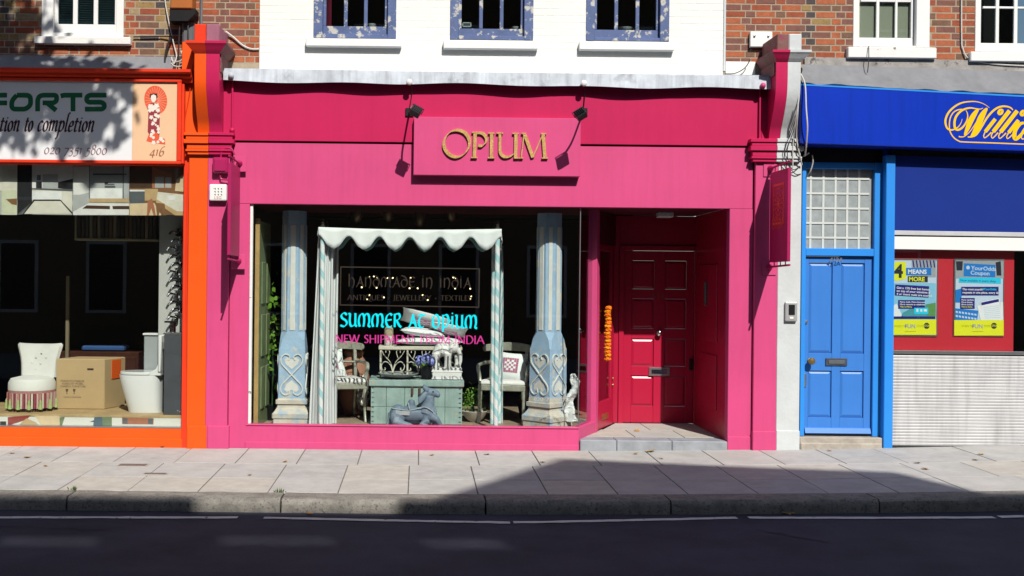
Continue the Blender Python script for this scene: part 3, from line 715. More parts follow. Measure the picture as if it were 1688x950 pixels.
build('cornice', MB().prism_x([(.1, cz(113)), (-.20, cz(114)), (-.20, cz(118.5)), (-.155, cz(121)), (-.15, cz(125)), (-.11, cz(128)), (-.10, cz(133)), (.1, cz(133))], XL, at(314, 120, -.2)[0]), REDOR, orange)
SBY = -.10
build('sign_backing', MB().box(XL, at(303, 200, SBY)[0], SBY + .012, .1, at(150, 268, SBY)[1], at(150, 131, SBY)[1]), REDOR, orange, .003)
build('window_head', MB().box(XL, at(303, 270)[0], -.05, .12, at(150, 272)[1], at(150, 266)[1]), REDOR, orange)
zt_ = at(150, 270)[1]; xo_ = at(301, 500)[0]
so = at(150, 705)[1]
build('window_post', MB().box(at(301, 500)[0], at(311, 500)[0], -.01, .12, -.02, zt_ + .7), REDOR, orange, .004)
plo = build('pilaster', MB().box(at(311, 500)[0], at(341.8, 500)[0], -.052, .1, -.03, at(326, 256)[1]), ORANGE, orange, .004)
build('plinth', MB().box(at(311, 720)[0] - .004, at(341.8, 720)[0], -.066, .1, -.04, at(326, 701)[1]), ORANGE, plo, .006)
console(orange, xo0, xm_ - .001, ORANGE, zc(88, 330), zc(219, 335)); cap(orange, xo0, xm_ - .001, REDOR, zc(88, 330), zc(69.5, 330), .085, 0)
build('pier_block', MB().box(xo0, xm_ - .001, -.33, .2, zc(69.5, 330), zc(41, 330)), REDOR, orange, .008)
build('pier_core', MB().box(at(300, 150)[0], at(344.5, 150)[0], -.018, .3, zc(235, 330), zc(60, 330)), ORANGE, orange, .004)
impost(orange, at(310, 235, -.1)[0], at(343.5, 235, -.1)[0], ORANGE, 328, (219, 224, 230, 237, 246, 250, 255), 1.3, 0)
rso = build('stall_riser', MB().box(XL, at(301, 720)[0], 0, .14, -.04, so), ORANGE, orange, .004)
build('kick_board', MB().box(XL, at(301, 720)[0] - .002, -.012, .1, -.05, at(150, 722)[1]), ORANGE, rso, .004)
dw = build('display_window', MB().box(XL, at(301, 700)[0], -.004, .08, so - .002, so + .012), STEEL, orange, .002)
build('pane', MB().box(XL, at(301, 500)[0], .05, .058, so + .01, zt_), GLASS, dw)
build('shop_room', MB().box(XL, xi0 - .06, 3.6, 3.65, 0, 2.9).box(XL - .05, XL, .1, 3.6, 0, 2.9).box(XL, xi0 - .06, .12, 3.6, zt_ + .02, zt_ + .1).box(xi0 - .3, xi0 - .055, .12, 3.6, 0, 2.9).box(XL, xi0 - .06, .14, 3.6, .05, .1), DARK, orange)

# ============================================================ the blue shop (right)
blue = thing('shop_building', (5.6, 0, .06), 'blue bookmaker shopfront with panelled side door and red brick wall above', 'shop', 'terraced shops')
XR = 9.6
hr = [(at(1406, 50, UY)[0], at(1532, 50, UY)[0], at(1470, 78, UY)[1], 6.18), (at(1607, 50, UY)[0], at(1737, 50, UY)[0], at(1672, 86, UY)[1], 6.18)]
wb = build('upper_wall', holed_wall(xr + .002, XR, 2.75, 7.2, UY - .0012, UY + .2, hr), MORTAR, blue)
def ch_right(x, z):
    r = random.random()
    near = any(h[0] - .35 < x < h[0] or h[1] < x < h[1] + .26 for h in hr)
    if x < at(1318, 60, UY)[0]: return 'orange' if r < .32 else 'red' if r < .66 else 'plum' if r < .9 else 'brown'
    if near: return 'orange' if r < .45 else 'red' if r < .75 else 'plum' if r < .92 else 'brown'
    return 'dark' if r < .25 else 'yellow' if r < .5 else 'buff' if r < .64 else 'brown' if r < .84 else 'plum'
zr0 = at(1440, 108, UY)[1]
n2 = brick_field(wb, xr + .03, 7.3, zr0, 5.25, UY, hr, ch_right)
build('downpipe_chase', MB().box(xr + .002, xr + .028, UY - .012, UY + .02, at(1195, 118, UY)[1], 5.3), PLASTER, blue, .003)
build('painted_band', MB().box(xr + .03, at(1245, 110, UY)[0], UY - .012, UY + .02, at(1215, 124, UY)[1], at(1215, 102, UY)[1]), WHITEP, blue, .003)
CREAM = mat('cream_blind', (.62, .57, .42), .8, .04, 3, .03)
def creamb(w, x0, x1, z0, z1, sy): build('roller_blind', MB().box(x0 - .01, x1 + .01, sy + .05, sy + .055, z0 - .05, z1), CREAM, w)
def darkr(w, x0, x1, z0, z1, sy): build('room', MB().box(x0 - .1, x1 + .1, sy + .5, sy + .52, z0 - .2, z1), DARKER, w)  # one near-black sheet in place of an unlit room
sash(blue, (1406, 1532, 78), ((1419.5, 1445), (1450, 1476), (1480, 1505)), (61, 75), (1398, 78, 1544, 96), UY, WHITE, WHITE, WHITED, 6.1, bars_y=(1,), back=creamb)
sash(blue, (1607, 1737, 86), ((1621, 1642), (1647.5, 1672), (1678, 1702)), (70, 84), (1600, 86, 1748, 102), UY, WHITE, WHITE, WHITE, 6.1, bars_y=(12,), back=darkr)
z_ = lambda px, py, Y=0: at(px, py, Y)[1]
mb = MB(); xa_, xb_ = at(1325, 110, UY)[0], XR
mb.add([(xa_, UY - .03, z_(1325, 95, UY)), (xb_, UY - .03, z_(1325, 95, UY) - .055), (xb_, UY - .03, 3.9), (xa_, UY - .03, z_(1325, 122, UY)),
        (xa_, UY + .02, z_(1325, 95, UY)), (xb_, UY + .02, z_(1325, 95, UY) - .055), (xb_, UY + .02, 3.9), (xa_, UY + .02, z_(1325, 122, UY))],
       [(0, 1, 2, 3), (0, 4, 5, 1), (1, 5, 6, 2), (2, 6, 7, 3), (3, 7, 4, 0)])
build('mortar_fillet', mb, ROUGHC, blue)
# sagging grey flashing with a ragged dressed edge above the sign
mb = MB(); n = 60; vs = []
for i in range(n + 1):
    px = 1322 + (2080 - 1322) * i / n; yt = 106 + (px - 1322) * .031; yb = 139 + (px - 1322) * .045 + 1.6 * math.sin(px * .11) * math.sin(px * .017) + (-2.5 * abs(math.sin(px * .07)) if px < 1425 else 0)
    X_, zt2 = at(px, yt, UY - .04); zb2 = at(px, yb, -.08)[1]; xb2 = at(px, yb, -.08)[0]
    vs += [(X_, UY - .032, zt2), (X_, UY - .06, zt2 - .07), (xb2, -.02, zb2 + .05), (xb2, -.09, zb2), (xb2, -.08, zb2 - .004), (xb2, UY, zb2 - .002)]
fs = [(i * 6 + k, (i + 1) * 6 + k, (i + 1) * 6 + k + 1, i * 6 + k + 1) for i in range(n) for k in range(5)]
build('flashing', mb.add(vs, fs), LEADG, blue, smooth=True)
# white half of the shared pier
xw0, xw1 = at(1279, 500)[0], at(1317, 500)[0]
plw = build('pilaster', MB().box(xw0, xw1, -.048, .1, -.03, at(1300, 262)[1]), PLASTER, blue, .006, label='cracked grey white rendered half of the shared pier')
build('plinth', MB().box(xw0 + .001, xw1 + .003, -.062, .1, -.04, at(1300, 709)[1]), PLASTER, plw, .006)
console(blue, yrm + .001, yr1, PLASTER, zc(102, 1310), zc(228, 1310)); cap(blue, yrm + .001, yr1, PLASTER, zc(102, 1310), zc(84.5, 1310), 0, .09)
build('pier_block', MB().box(yrm + .001, yr1, -.33, .2, zc(84.5, 1310), zc(57, 1310)), PLASTER, blue, .01)
impost(blue, at(1280.5, 250, -.1)[0], at(1318, 250, -.1)[0], PLASTER, 1300, (229, 235, 241, 249, 258, 262, 267), 0, 1.2)
build('pier_core', MB().box(at(1284, 150)[0], at(1319, 150)[0], -.018, .3, zc(240, 1300), zc(75, 1300)), PLASTER, blue, .005)
# side door 412A with patterned fanlight
BDY = .10
fx0, fx1 = at(1319, 500, BDY)[0], at(1451, 500, BDY)[0]; ft = at(1385, 268, BDY)[1]
lx0, lx1, lz0, lz1 = rect(1326, 423, 1437, 716, BDY)
gx0, gx1, gz0_, gz1_ = rect(1326, 279, 1440, 410, BDY)
build('door_frame', MB().box(fx0, lx0 - .003, BDY - .03, BDY + .1, lz0 - .02, ft).box(lx1 + .003, fx1, BDY - .03, BDY + .1, lz0 - .02, ft).box(lx0 - .003, lx1 + .003, BDY - .025, BDY + .1, gz1_, ft - .001).box(lx0 - .003, lx1 + .003, BDY - .028, BDY + .1, lz1 + .004, gz0_), BLUEL, blue, .005)
FROST = mat('frosted_glass', (.33, .37, .38), .25, .2, 12, .1, 200)
FROSTW = mat('frosted_white_line', (.60, .64, .62), .5, .05, 9, 0)
fl = build('fanlight', MB().box(gx0 - .01, gx1 + .01, BDY + .03, BDY + .04, gz0_ - .01, gz1_ + .01), FROST, blue)
for px in (1337.5, 1358.5, 1378.5, 1398, 1417.5): x = at(px, 340, BDY)[0]; build('lattice_bar', MB().box(x - .012, x + .012, BDY + .024, BDY + .029, gz0_, gz1_), FROSTW, fl)
for py in (294.5, 319, 343.5, 368, 392): z = at(1380, py, BDY)[1]; build('lattice_bar', MB().box(gx0 + .01, gx1 - .04, BDY + .021, BDY + .0235, z - .011, z + .011), FROSTW, fl)
bz = lambda py: at(1382, py, BDY)[1]; bx = lambda px: at(px, 570, BDY)[0]
bd = panel_door(blue, lx0, lx1, lz0, lz1, BDY + .012, [(bx(1333), bx(1372)), (bx(1386), bx(1425))], [(bz(689), bz(612)), (bz(583), bz(434))], BLUE)
build('weather_board', MB().prism_x([(BDY + .012, bz(705)), (BDY - .01, bz(706)), (BDY - .03, bz(714)), (BDY + .012, bz(715))], lx0 + .01, lx1 - .01), BLUE, bd)
kx2, kz2 = at(1335, 595, BDY)
build('door_knob', MB().lathe([(.028, 0), (.028, -.01), (.013, -.014), (.013, -.04), (.035, -.055), (.04, -.075), (.03, -.092), (.003, -.096)], (kx2, BDY + .01, kz2), 18, 'y'), BRASS, bd, smooth=True)
lx2, lz2 = at(1379, 597, BDY)
lp2 = build('letter_plate', MB().box(lx2 - .12, lx2 + .12, BDY - .002, BDY + .014, lz2 - .042, lz2 + .042), mat('dark_pewter', (.12, .14, .18), .4, .2, 9, .1, metal=.6), bd, .004)
build('flap', MB().box(lx2 - .09, lx2 + .09, BDY - .008, BDY - .001, lz2 - .022, lz2 + .022), GREY, lp2, .003)
q = at(1328.5, 531, BDY); build('lock', MB().lathe([(.022, 0), (.022, -.012), (.006, -.014)], (q[0], BDY + .012, q[1]), 14, 'y'), STEEL, bd)
q = at(1327, 627, BDY); build('lock', MB().box(q[0] - .018, q[0] + .018, BDY - .006, BDY + .014, q[1] - .075, q[1] + .075), STEEL, bd, .006)
build('door_step', MB().box(at(1317.5, 720)[0], at(1453, 724, .02)[0], -.01, .3, -.02, lz0 - .022), CONC, blue, .01)
build('door_step', MB().box(at(1317.5, 735)[0], at(1452, 735)[0], -.04, .2, -.03, at(1385, 730)[1]), CONC, blue, .012)
build('recess_side', MB().box(fx1 + .001, fx1 + .03, -.0, .2, -.02, ft + .2), NAVY, blue)
build('recess_head', MB().box(fx0, fx1 + .1, BDY - .02, .2, ft + .001, ft + .5), BLACKP, blue)
# betting shop window: post, blind, glass, red backing, roller shutter
build('window_post', MB().box(at(1457, 500)[0], at(1472, 500)[0], -.03, .1, ground_z(5.2) - .03, at(1465, 256)[1]), BLUEL, blue, .006)
wx0 = at(1472.5, 500)[0]
slope = -.012
def slab_q(px0, yl0, yl1, px1, yr0_, yr1_, Y, dep):       # board whose top and bottom run out of level as photographed
    a, b, c, d_ = at(px0, yl1, Y), at(px1, yr1_, Y), at(px1, yr0_, Y), at(px0, yl0, Y)
    vs = [(p[0], y, p[1]) for y in (Y, Y + dep) for p in (a, b, c, d_)]
    return MB().add(vs, [(0, 1, 2, 3), (7, 6, 5, 4), (0, 4, 5, 1), (1, 5, 6, 2), (2, 6, 7, 3), (3, 7, 4, 0)])
build('shutter_box', slab_q(1473, 256, 380.5, 1990, 271, 389, .0, .2), NAVY, blue, .004)
build('shutter_trim', slab_q(1472.5, 380, 387.5, 1990, 388, 395, -.006, .1), mat('grey_trim', (.52, .53, .55), .5, .1, 5), blue, .003)
build('window_head', slab_q(1472.5, 390, 411, 1990, 396, 418, .0, .08), WHITE, blue, .003)
wz0, wz1 = at(1580, 579)[1], at(1580, 413)[1]
bw = build('display_window', MB().box(wx0, XR, -.004, .08, wz0 - .035, wz0), STEEL, blue, .003)
build('pane', MB().box(wx0, XR, .035, .042, wz0, wz1), GLASS, bw)
REDB = mat('red_board', (.56, .022, .04), .5, .04, 2, .02)
build('red_backing', MB().box(wx0, at(1671, 500, .1)[0], .10, .12, wz0 - .02, wz1 + .1), REDB, blue)
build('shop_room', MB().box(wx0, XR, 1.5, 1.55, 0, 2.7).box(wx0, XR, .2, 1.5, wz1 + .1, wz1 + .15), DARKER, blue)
SHUT = mat('galvanised_slats', (.52, .52, .53), .5, .12, 3, .05, 40, metal=.15, streak=.22)
shz0 = ground_z(5.6); sh = build('roller_shutter', MB().box(wx0, XR, .02, .04, shz0, wz0 - .036), GREY, blue)
zq = shz0 + .012; SM = None
while zq < wz0 - .06:
    h = .0345; pr = [(.02, zq), (.0125, zq + .0005), (.0095, zq + .007), (.0095, zq + h - .008), (.0125, zq + h - .001), (.02, zq + h - .001)]
    if SM is None: o = build('slat', MB().prism_x(pr, wx0, XR - .02), SHUT, sh, smooth=False); SM = o.data; sl = o.location.copy()
    else: o = bpy.data.objects.new('slat', SM); COL.objects.link(o); o.parent = sh; o.location = sl + Vector((0, random.uniform(-.001, .001), zq - shz0 - .012))
    zq += h
print('bricks', n1, n2)
# ------------------------------------------------------------ lettering: pen strokes on skeleton letters
def _ell(cx, cy, rx, ry, n=10): return [(cx + rx * math.sin(2 * math.pi * k / n), cy + ry * math.cos(2 * math.pi * k / n)) for k in range(n)]
CAPS = {  # (width, [(kind, points)]) L straight, C smooth, O closed
 'A': (.78, [('L', [(.0, 0), (.38, 1)]), ('L', [(.38, 1), (.76, 0)]), ('L', [(.13, .36), (.62, .36)])]),
 'B': (.6, [('L', [(.1, 0), (.1, 1)]), ('C', [(.1, 1), (.42, .95), (.42, .6), (.1, .54)]), ('C', [(.1, .54), (.55, .48), (.52, .05), (.1, 0)])]),
 'D': (.8, [('L', [(.1, 0), (.1, 1)]), ('C', [(.1, 1), (.5, .96), (.74, .5), (.5, .04), (.1, 0)])]),
 'E': (.55, [('L', [(.1, 0), (.1, 1)]), ('L', [(.1, .98), (.5, .98)]), ('L', [(.1, .52), (.43, .52)]), ('L', [(.1, .02), (.52, .02)])]),
 'F': (.52, [('L', [(.1, 0), (.1, 1)]), ('L', [(.1, .98), (.5, .98)]), ('L', [(.1, .52), (.43, .52)])]),
 'H': (.78, [('L', [(.1, 0), (.1, 1)]), ('L', [(.66, 0), (.66, 1)]), ('L', [(.1, .52), (.66, .52)])]),
 'I': (.26, [('L', [(.12, 0), (.12, 1)])]),
 'J': (.35, [('C', [(.2, 1), (.2, .3), (.16, -.05), (.0, -.2)])]),
 'L': (.52, [('L', [(.1, 0), (.1, 1)]), ('L', [(.1, .02), (.5, .02)])]),
 'M': (.98, [('L', [(.06, 0), (.14, 1)]), ('L', [(.14, 1), (.47, .03)]), ('L', [(.47, .03), (.8, 1)]), ('L', [(.8, 1), (.9, 0)])]),
 'N': (.82, [('L', [(.1, 0), (.1, 1)]), ('L', [(.1, 1), (.7, 0)]), ('L', [(.7, 0), (.7, 1)])]),
 'O': (.92, [('O', _ell(.44, .5, .41, .51))]),
 'P': (.56, [('L', [(.1, 0), (.1, 1)]), ('C', [(.1, .99), (.4, .97), (.52, .74), (.38, .5), (.12, .46)])]),
 'Q': (.92, [('O', _ell(.44, .5, .41, .51)), ('C', [(.45, .02), (.7, -.15), (1.0, -.24)])]),
 'R': (.62, [('L', [(.1, 0), (.1, 1)]), ('C', [(.1, .99), (.4, .97), (.5, .76), (.38, .55), (.12, .5)]), ('L', [(.28, .52), (.64, 0)])]),
 'S': (.5, [('C', [(.42, .88), (.25, 1.0), (.08, .82), (.14, .62), (.34, .46), (.42, .24), (.28, .02), (.05, .1)])]),
 'T': (.66, [('L', [(.32, 0), (.32, .98)]), ('L', [(.02, .97), (.62, .97)])]),
 'U': (.76, [('C', [(.1, 1), (.1, .4), (.18, .08), (.38, 0), (.58, .08), (.65, .4), (.65, 1)])]),
 'W': (1.1, [('L', [(.02, 1), (.28, 0)]), ('L', [(.28, 0), (.53, 1)]), ('L', [(.53, 1), (.78, 0)]), ('L', [(.78, 0), (1.04, 1)])]),
 'X': (.72, [('L', [(.05, 1), (.65, 0)]), ('L', [(.63, 1), (.05, 0)])]),
 'Y': (.7, [('L', [(.02, 1), (.34, .48)]), ('L', [(.64, 1), (.34, .48)]), ('L', [(.34, .48), (.34, 0)])]),
 '*': (.5, [('O', _ell(.22, .4, .06, .06, 6))]), ' ': (.36, [])}
UNC = {
 'S': (.58, [('C', [(.5, .86), (.3, 1), (.08, .84), (.14, .62), (.42, .44), (.5, .22), (.3, .0), (.0, .08)])]),
 'U': (.72, [('C', [(-.02, .95), (.12, .9), (.1, .4), (.2, .05), (.42, .08), (.54, .25)]), ('C', [(.54, 1), (.54, .5), (.55, .12), (.68, .02)])]),
 'M': (1.0, [('C', [(.12, 0), (.03, .4), (.12, .82), (.3, .95), (.44, .8), (.46, .35), (.4, 0)]), ('C', [(.46, .72), (.6, .95), (.8, .88), (.86, .45), (.8, .1), (.95, .0)])]),
 'E': (.6, [('C', [(.54, .88), (.36, 1), (.12, .78), (.08, .35), (.28, 0), (.55, .12)]), ('L', [(.1, .5), (.52, .56)])]),
 'R': (.64, [('L', [(.1, 0), (.1, 1)]), ('C', [(.1, .95), (.42, 1), (.5, .74), (.34, .55), (.12, .5)]), ('C', [(.24, .52), (.45, .15), (.62, .0)])]),
 'A': (.68, [('C', [(.0, -.05), (.2, .3), (.4, 1)]), ('C', [(.36, 1), (.48, .5), (.64, 0)]), ('L', [(.14, .34), (.52, .36)])]),
 'T': (.62, [('C', [(0, .84), (.2, .98), (.5, .92), (.66, 1.02)]), ('C', [(.34, .95), (.12, .6), (.12, .2), (.3, 0), (.5, .12)])]),
 'O': (.68, [('O', _ell(.3, .49, .25, .49))]),
 'P': (.68, [('L', [(.12, -.28), (.12, .98)]), ('C', [(.1, .86), (.4, .98), (.56, .6), (.42, .12), (.14, .1)])]),
 'I': (.3, [('L', [(.12, 0), (.12, .9)]), ('L', [(.1, 1.06), (.15, 1.14)])]),
 'H': (.66, [('L', [(.1, 0), (.1, 1.25)]), ('C', [(.1, .66), (.34, .86), (.52, .62), (.52, .22), (.4, -.14)])]),
 'N': (.68, [('L', [(.1, 0), (.1, .95)]), ('C', [(.1, .72), (.34, .95), (.54, .72), (.54, .22), (.42, -.14)])]),
 'D': (.64, [('C', [(.02, 1.12), (.36, 1.0), (.56, .6), (.5, .15), (.28, 0), (.08, .2), (.06, .52), (.24, .74), (.46, .66)])]), ' ': (.42, [])}
ITAL = {
 't': (.38, [('C', [(.18, .85), (.14, .4), (.14, .08), (.22, .0), (.34, .08)]), ('L', [(.02, .6), (.36, .63)])]),
 'i': (.3, [('C', [(.02, .5), (.12, .62), (.12, .12), (.18, .0), (.28, .08)]), ('L', [(.13, .8), (.17, .88)])]),
 'o': (.48, [('O', _ell(.22, .3, .18, .31))]),
 'n': (.56, [('C', [(.0, .5), (.1, .62), (.1, 0)]), ('C', [(.1, .4), (.26, .62), (.4, .58), (.4, .15), (.44, .0), (.54, .08)])]),
 'm': (.82, [('C', [(.0, .5), (.1, .62), (.1, 0)]), ('C', [(.1, .4), (.24, .62), (.36, .58), (.36, 0)]), ('C', [(.36, .4), (.5, .62), (.64, .58), (.64, .15), (.7, .0), (.8, .08)])]),
 'c': (.42, [('C', [(.36, .52), (.22, .63), (.06, .4), (.06, .12), (.18, 0), (.36, .1)])]),
 'p': (.52, [('C', [(.0, .52), (.1, .62), (.08, .1), (.04, -.42), (-.1, -.48)]), ('C', [(.1, .4), (.26, .63), (.42, .5), (.42, .2), (.26, 0), (.1, .06)])]),
 'l': (.3, [('C', [(.26, 1.15), (.12, 1.1), (.1, .5), (.1, .1), (.16, 0), (.28, .08)])]),
 'e': (.42, [('C', [(.06, .3), (.32, .36), (.3, .6), (.16, .6), (.04, .34), (.08, .06), (.2, 0), (.38, .1)])]),
 '0': (.56, [('O', _ell(.25, .31, .21, .31))]), '1': (.34, [('L', [(.14, 0), (.16, .64)]), ('L', [(.16, .64), (.04, .54)])]),
 '2': (.52, [('C', [(.06, .5), (.2, .65), (.38, .52), (.3, .3), (.04, .03)]), ('L', [(.04, .03), (.46, .03)])]),
 '3': (.5, [('C', [(.08, .58), (.3, .66), (.36, .45), (.18, .32), (.38, .22), (.34, -.12), (.04, -.18)])]),
 '4': (.56, [('L', [(.36, -.22), (.4, .64)]), ('L', [(.4, .64), (.02, .08)]), ('L', [(.02, .08), (.54, .08)])]),
 '5': (.5, [('L', [(.44, .64), (.14, .62)]), ('L', [(.14, .62), (.12, .34)]), ('C', [(.12, .34), (.36, .34), (.38, .0), (.2, -.18), (.02, -.18)])]),
 '6': (.54, [('C', [(.46, .98), (.2, .8), (.06, .4), (.1, .06), (.28, 0), (.44, .2), (.36, .48), (.1, .36)])]),
 '7': (.5, [('L', [(.04, .6), (.48, .6)]), ('L', [(.48, .6), (.14, -.22)])]),
 '8': (.54, [('O', _ell(.26, .76, .15, .2, 8)), ('O', _ell(.25, .26, .2, .28, 8))]), ' ': (.28, [])}
def letters(font, text, x0, x1, zb, h, y, w, nib=.5, hair=.3, t=.002, serif=0, shear=0, gap=.06, skew=0.0, mb=None):
    """fit text between x0 and x1 on baseline zb, capital height h"""
    tot = sum(font[c][0] + gap for c in text) - gap; k = (x1 - x0) / tot; mb = mb or MB(); cx = 0; li = 0
    for ch in text:
        wd, st = font[ch]
        for kind, pts in st:
            li += 1; yy = y - (li % 4) * .00025
            q = [(x0 + (cx + px + shear * pz * h / k) * k, zb + pz * h + skew * (cx + px) * k) for px, pz in pts]
            if kind == 'C': mb.ribbon(smoothpath(q, 6), w, yy, t, nib, hair)
            elif kind == 'O': mb.ribbon(smoothpath(q, 4, True), w, yy, t, nib, hair, True)
            else:
                mb.ribbon(q, w, yy, t, nib, hair)
                if serif:
                    for (px, pz), (ex, ez) in ((pts[0], q[0]), (pts[-1], q[-1])):
                        if pz in (0, 1) and abs(pts[0][1] - pts[-1][1]) > .8:
                            mb.ribbon([(ex - serif * h, ez), (ex + serif * h, ez)], w * .32, yy - .0006, t)
        cx += wd + gap
    return mb
def txt(s, x, z, size, y, mt, parent, align='LEFT', rot=0, bold=0.0, sx=1.0, name='lettering'):
    cu = bpy.data.curves.new(name, 'FONT'); cu.body = s; cu.size = size; cu.align_x = align; cu.offset = bold * size; cu.extrude = .0002; cu.resolution_u = 3
    o = bpy.data.objects.new(name, cu); COL.objects.link(o)
    me = bpy.data.meshes.new_from_object(o.evaluated_get(bpy.context.evaluated_depsgraph_get())); bpy.data.objects.remove(o); bpy.data.curves.remove(cu)
    c, s_ = math.cos(rot), math.sin(rot); mb = MB()
    vs = [(x + v.co.x * sx * c - v.co.y * s_, y - v.co.z, z + v.co.x * sx * s_ + v.co.y * c) for v in me.vertices]
    fs = [tuple(p.vertices) for p in me.polygons]; bpy.data.meshes.remove(me)
    return build(name, mb.add(vs, fs), mt, parent)
def flatm(name, c, r=.5): return mat(name, c, r, .02, 3, 0)
def ptext(s, px, py, hpx, Y, mt, parent, px1=None, **k):      # baseline at px, py; capital height in photo pixels
    x, z = at(px, py, Y); sz = hpx * (DIST + Y) / F_PX / .70
    return txt(s, x, z, sz, Y, mt, parent, **k)

# ------------------------------------------------------------ OPIUM box sign
bx0, bx1, bz0, bz1 = rect(682, 194, 957, 290, -.10)
op = thing('shop_sign', ((bx0 + bx1) / 2, 0, bz0), 'pink box sign with raised gold lettering over the display window', 'sign')
build('board', MB().box(bx0, bx1, -.102, .004, bz0, bz1), PINK, op, .004)
OY = -.128
zb = lambda px, py: at(px, py, OY)[1]
def serif_letters(defs, w, nib):
    for nm, strokes, sers in defs:
        mb = MB(); i = 0
        for kind, pts in strokes:
            i += 1; q = [at(640 + a / 4.689, 120 + b / 4.689, OY) for a, b in pts]
            if kind == 'O': mb.ribbon(smoothpath(q, 6, True), w * 1.08, OY - i * .0006, .028, nib, .14, True)
            elif kind == 'C': mb.ribbon(smoothpath(q, 8), w, OY - i * .0006, .028, nib, .22)
            else: mb.ribbon(q, w * (1 if kind == 'L' else .35), OY - i * .0006, .028)
        for a, b, l in sers:
            q = [at(640 + (a - l) / 4.689, 120 + b / 4.689, OY), at(640 + (a + l) / 4.689, 120 + b / 4.689, OY)]
            mb.ribbon(q, w * .36, OY - .004, .03)
        build('letter', mb, GOLD, op)
serif_letters([
    ('O', [('O', [(532, 444), (590, 462), (625, 515), (622, 575), (585, 630), (527, 652), (470, 630), (433, 575), (436, 515), (475, 462)])], []),
    ('P', [('L', [(672, 465), (665, 655)]), ('C', [(668, 467), (725, 468), (756, 500), (752, 540), (725, 565), (696, 562)])], [(667, 462, 20), (664, 656, 24)]),
    ('I', [('L', [(800, 468), (797, 658)])], [(798, 468, 24), (797, 658, 26)]),
    ('U', [('C', [(864, 468), (863, 560), (868, 620), (900, 650), (945, 645), (985, 615)]), ('L', [(988, 470), (984, 660)])], [(862, 468, 25), (985, 470, 24), (990, 660, 18)]),
    ('M', [('T', [(1050, 470), (1027, 658)]), ('L', [(1052, 468), (1118, 655)]), ('T', [(1118, 655), (1197, 472)]), ('L', [(1197, 472), (1211, 660)])], [(1048, 470, 18), (1027, 660, 16), (1202, 472, 20), (1211, 660, 24)])], .036, R(42))

# ------------------------------------------------------------ spotlights on arms
def spot(px, py, lampx, lampy, hx, hy, tilt, label):
    bx_, bz_ = at(px, py + 14, -.02)
    t = thing('spotlight', (bx_, -.02, bz_), label, 'spotlight', 'spotlights over the box sign')
    q = at(px, 178, -.05); build('wall_plate', MB().box(q[0] - .045, q[0] + .045, -.042, -.02, q[1] - .09, q[1] + .0), BLACK, t, .004)
    pl_ = at(px, py, -.14); build('junction_disc', MB().ball((pl_[0], -.16, pl_[1]), (.035, .02, .035), 14, 10), mat('disc_white', (.75, .75, .75), .35), t, smooth=True)
    lx_, lz_ = at(lampx, lampy, -.55)
    build('arm', MB().tube(smoothpath([(q[0], -.03, q[1] - .05), (q[0] + (lx_ - q[0]) * .2, -.2, q[1] - .06), ((q[0] + lx_) / 2, -.4, (q[1] + lz_) / 2 - .02), (lx_, -.54, lz_ + .05)]), .011, 8), BLACK, t, smooth=True)
    build('cable', MB().tube(smoothpath([(pl_[0], -.14, pl_[1] - .02), (pl_[0] + .03, -.06, pl_[1] - .07), (q[0], -.045, q[1] - .01)]), .005, 6), BLACK, t, smooth=True)
    M = Matrix.Rotation(tilt, 3, 'Y') @ Matrix.Rotation(R(-38), 3, 'X')
    hd = build('lamp_head', MB().obox((lx_, -.55, lz_), M @ Vector((.055, 0, 0)), M @ Vector((0, .038, 0)), M @ Vector((0, 0, .05))), BLACK, t, .006)
    for k in (-2, -1, 0, 1, 2): build('cooling_fin', MB().obox(Vector((lx_, -.55, lz_)) + M @ Vector((.02 * k, -.043, .005)), M @ Vector((.003, 0, 0)), M @ Vector((0, .012, 0)), M @ Vector((0, 0, .038))), BLACK, hd)
    build('lens', MB().obox(Vector((lx_, -.55, lz_)) + M @ Vector((0, .04, 0)), M @ Vector((.045, 0, 0)), M @ Vector((0, .003, 0)), M @ Vector((0, 0, .04))), GREY, hd)
    build('bracket', MB().tube([Vector((lx_, -.55, lz_)) + M @ Vector(v) for v in ((-.065, 0, 0), (-.065, -.02, .06), (.065, -.02, .06), (.065, 0, 0))], .006, 6), BLACK, t)
spot(675, 136, 685.5, 184, 684, 184, R(28), 'black spotlight on an arm above the left end of the pink box sign')
spot(962, 138, 957, 189, 956, 188, R(-32), 'black spotlight on an arm above the right end of the pink box sign')

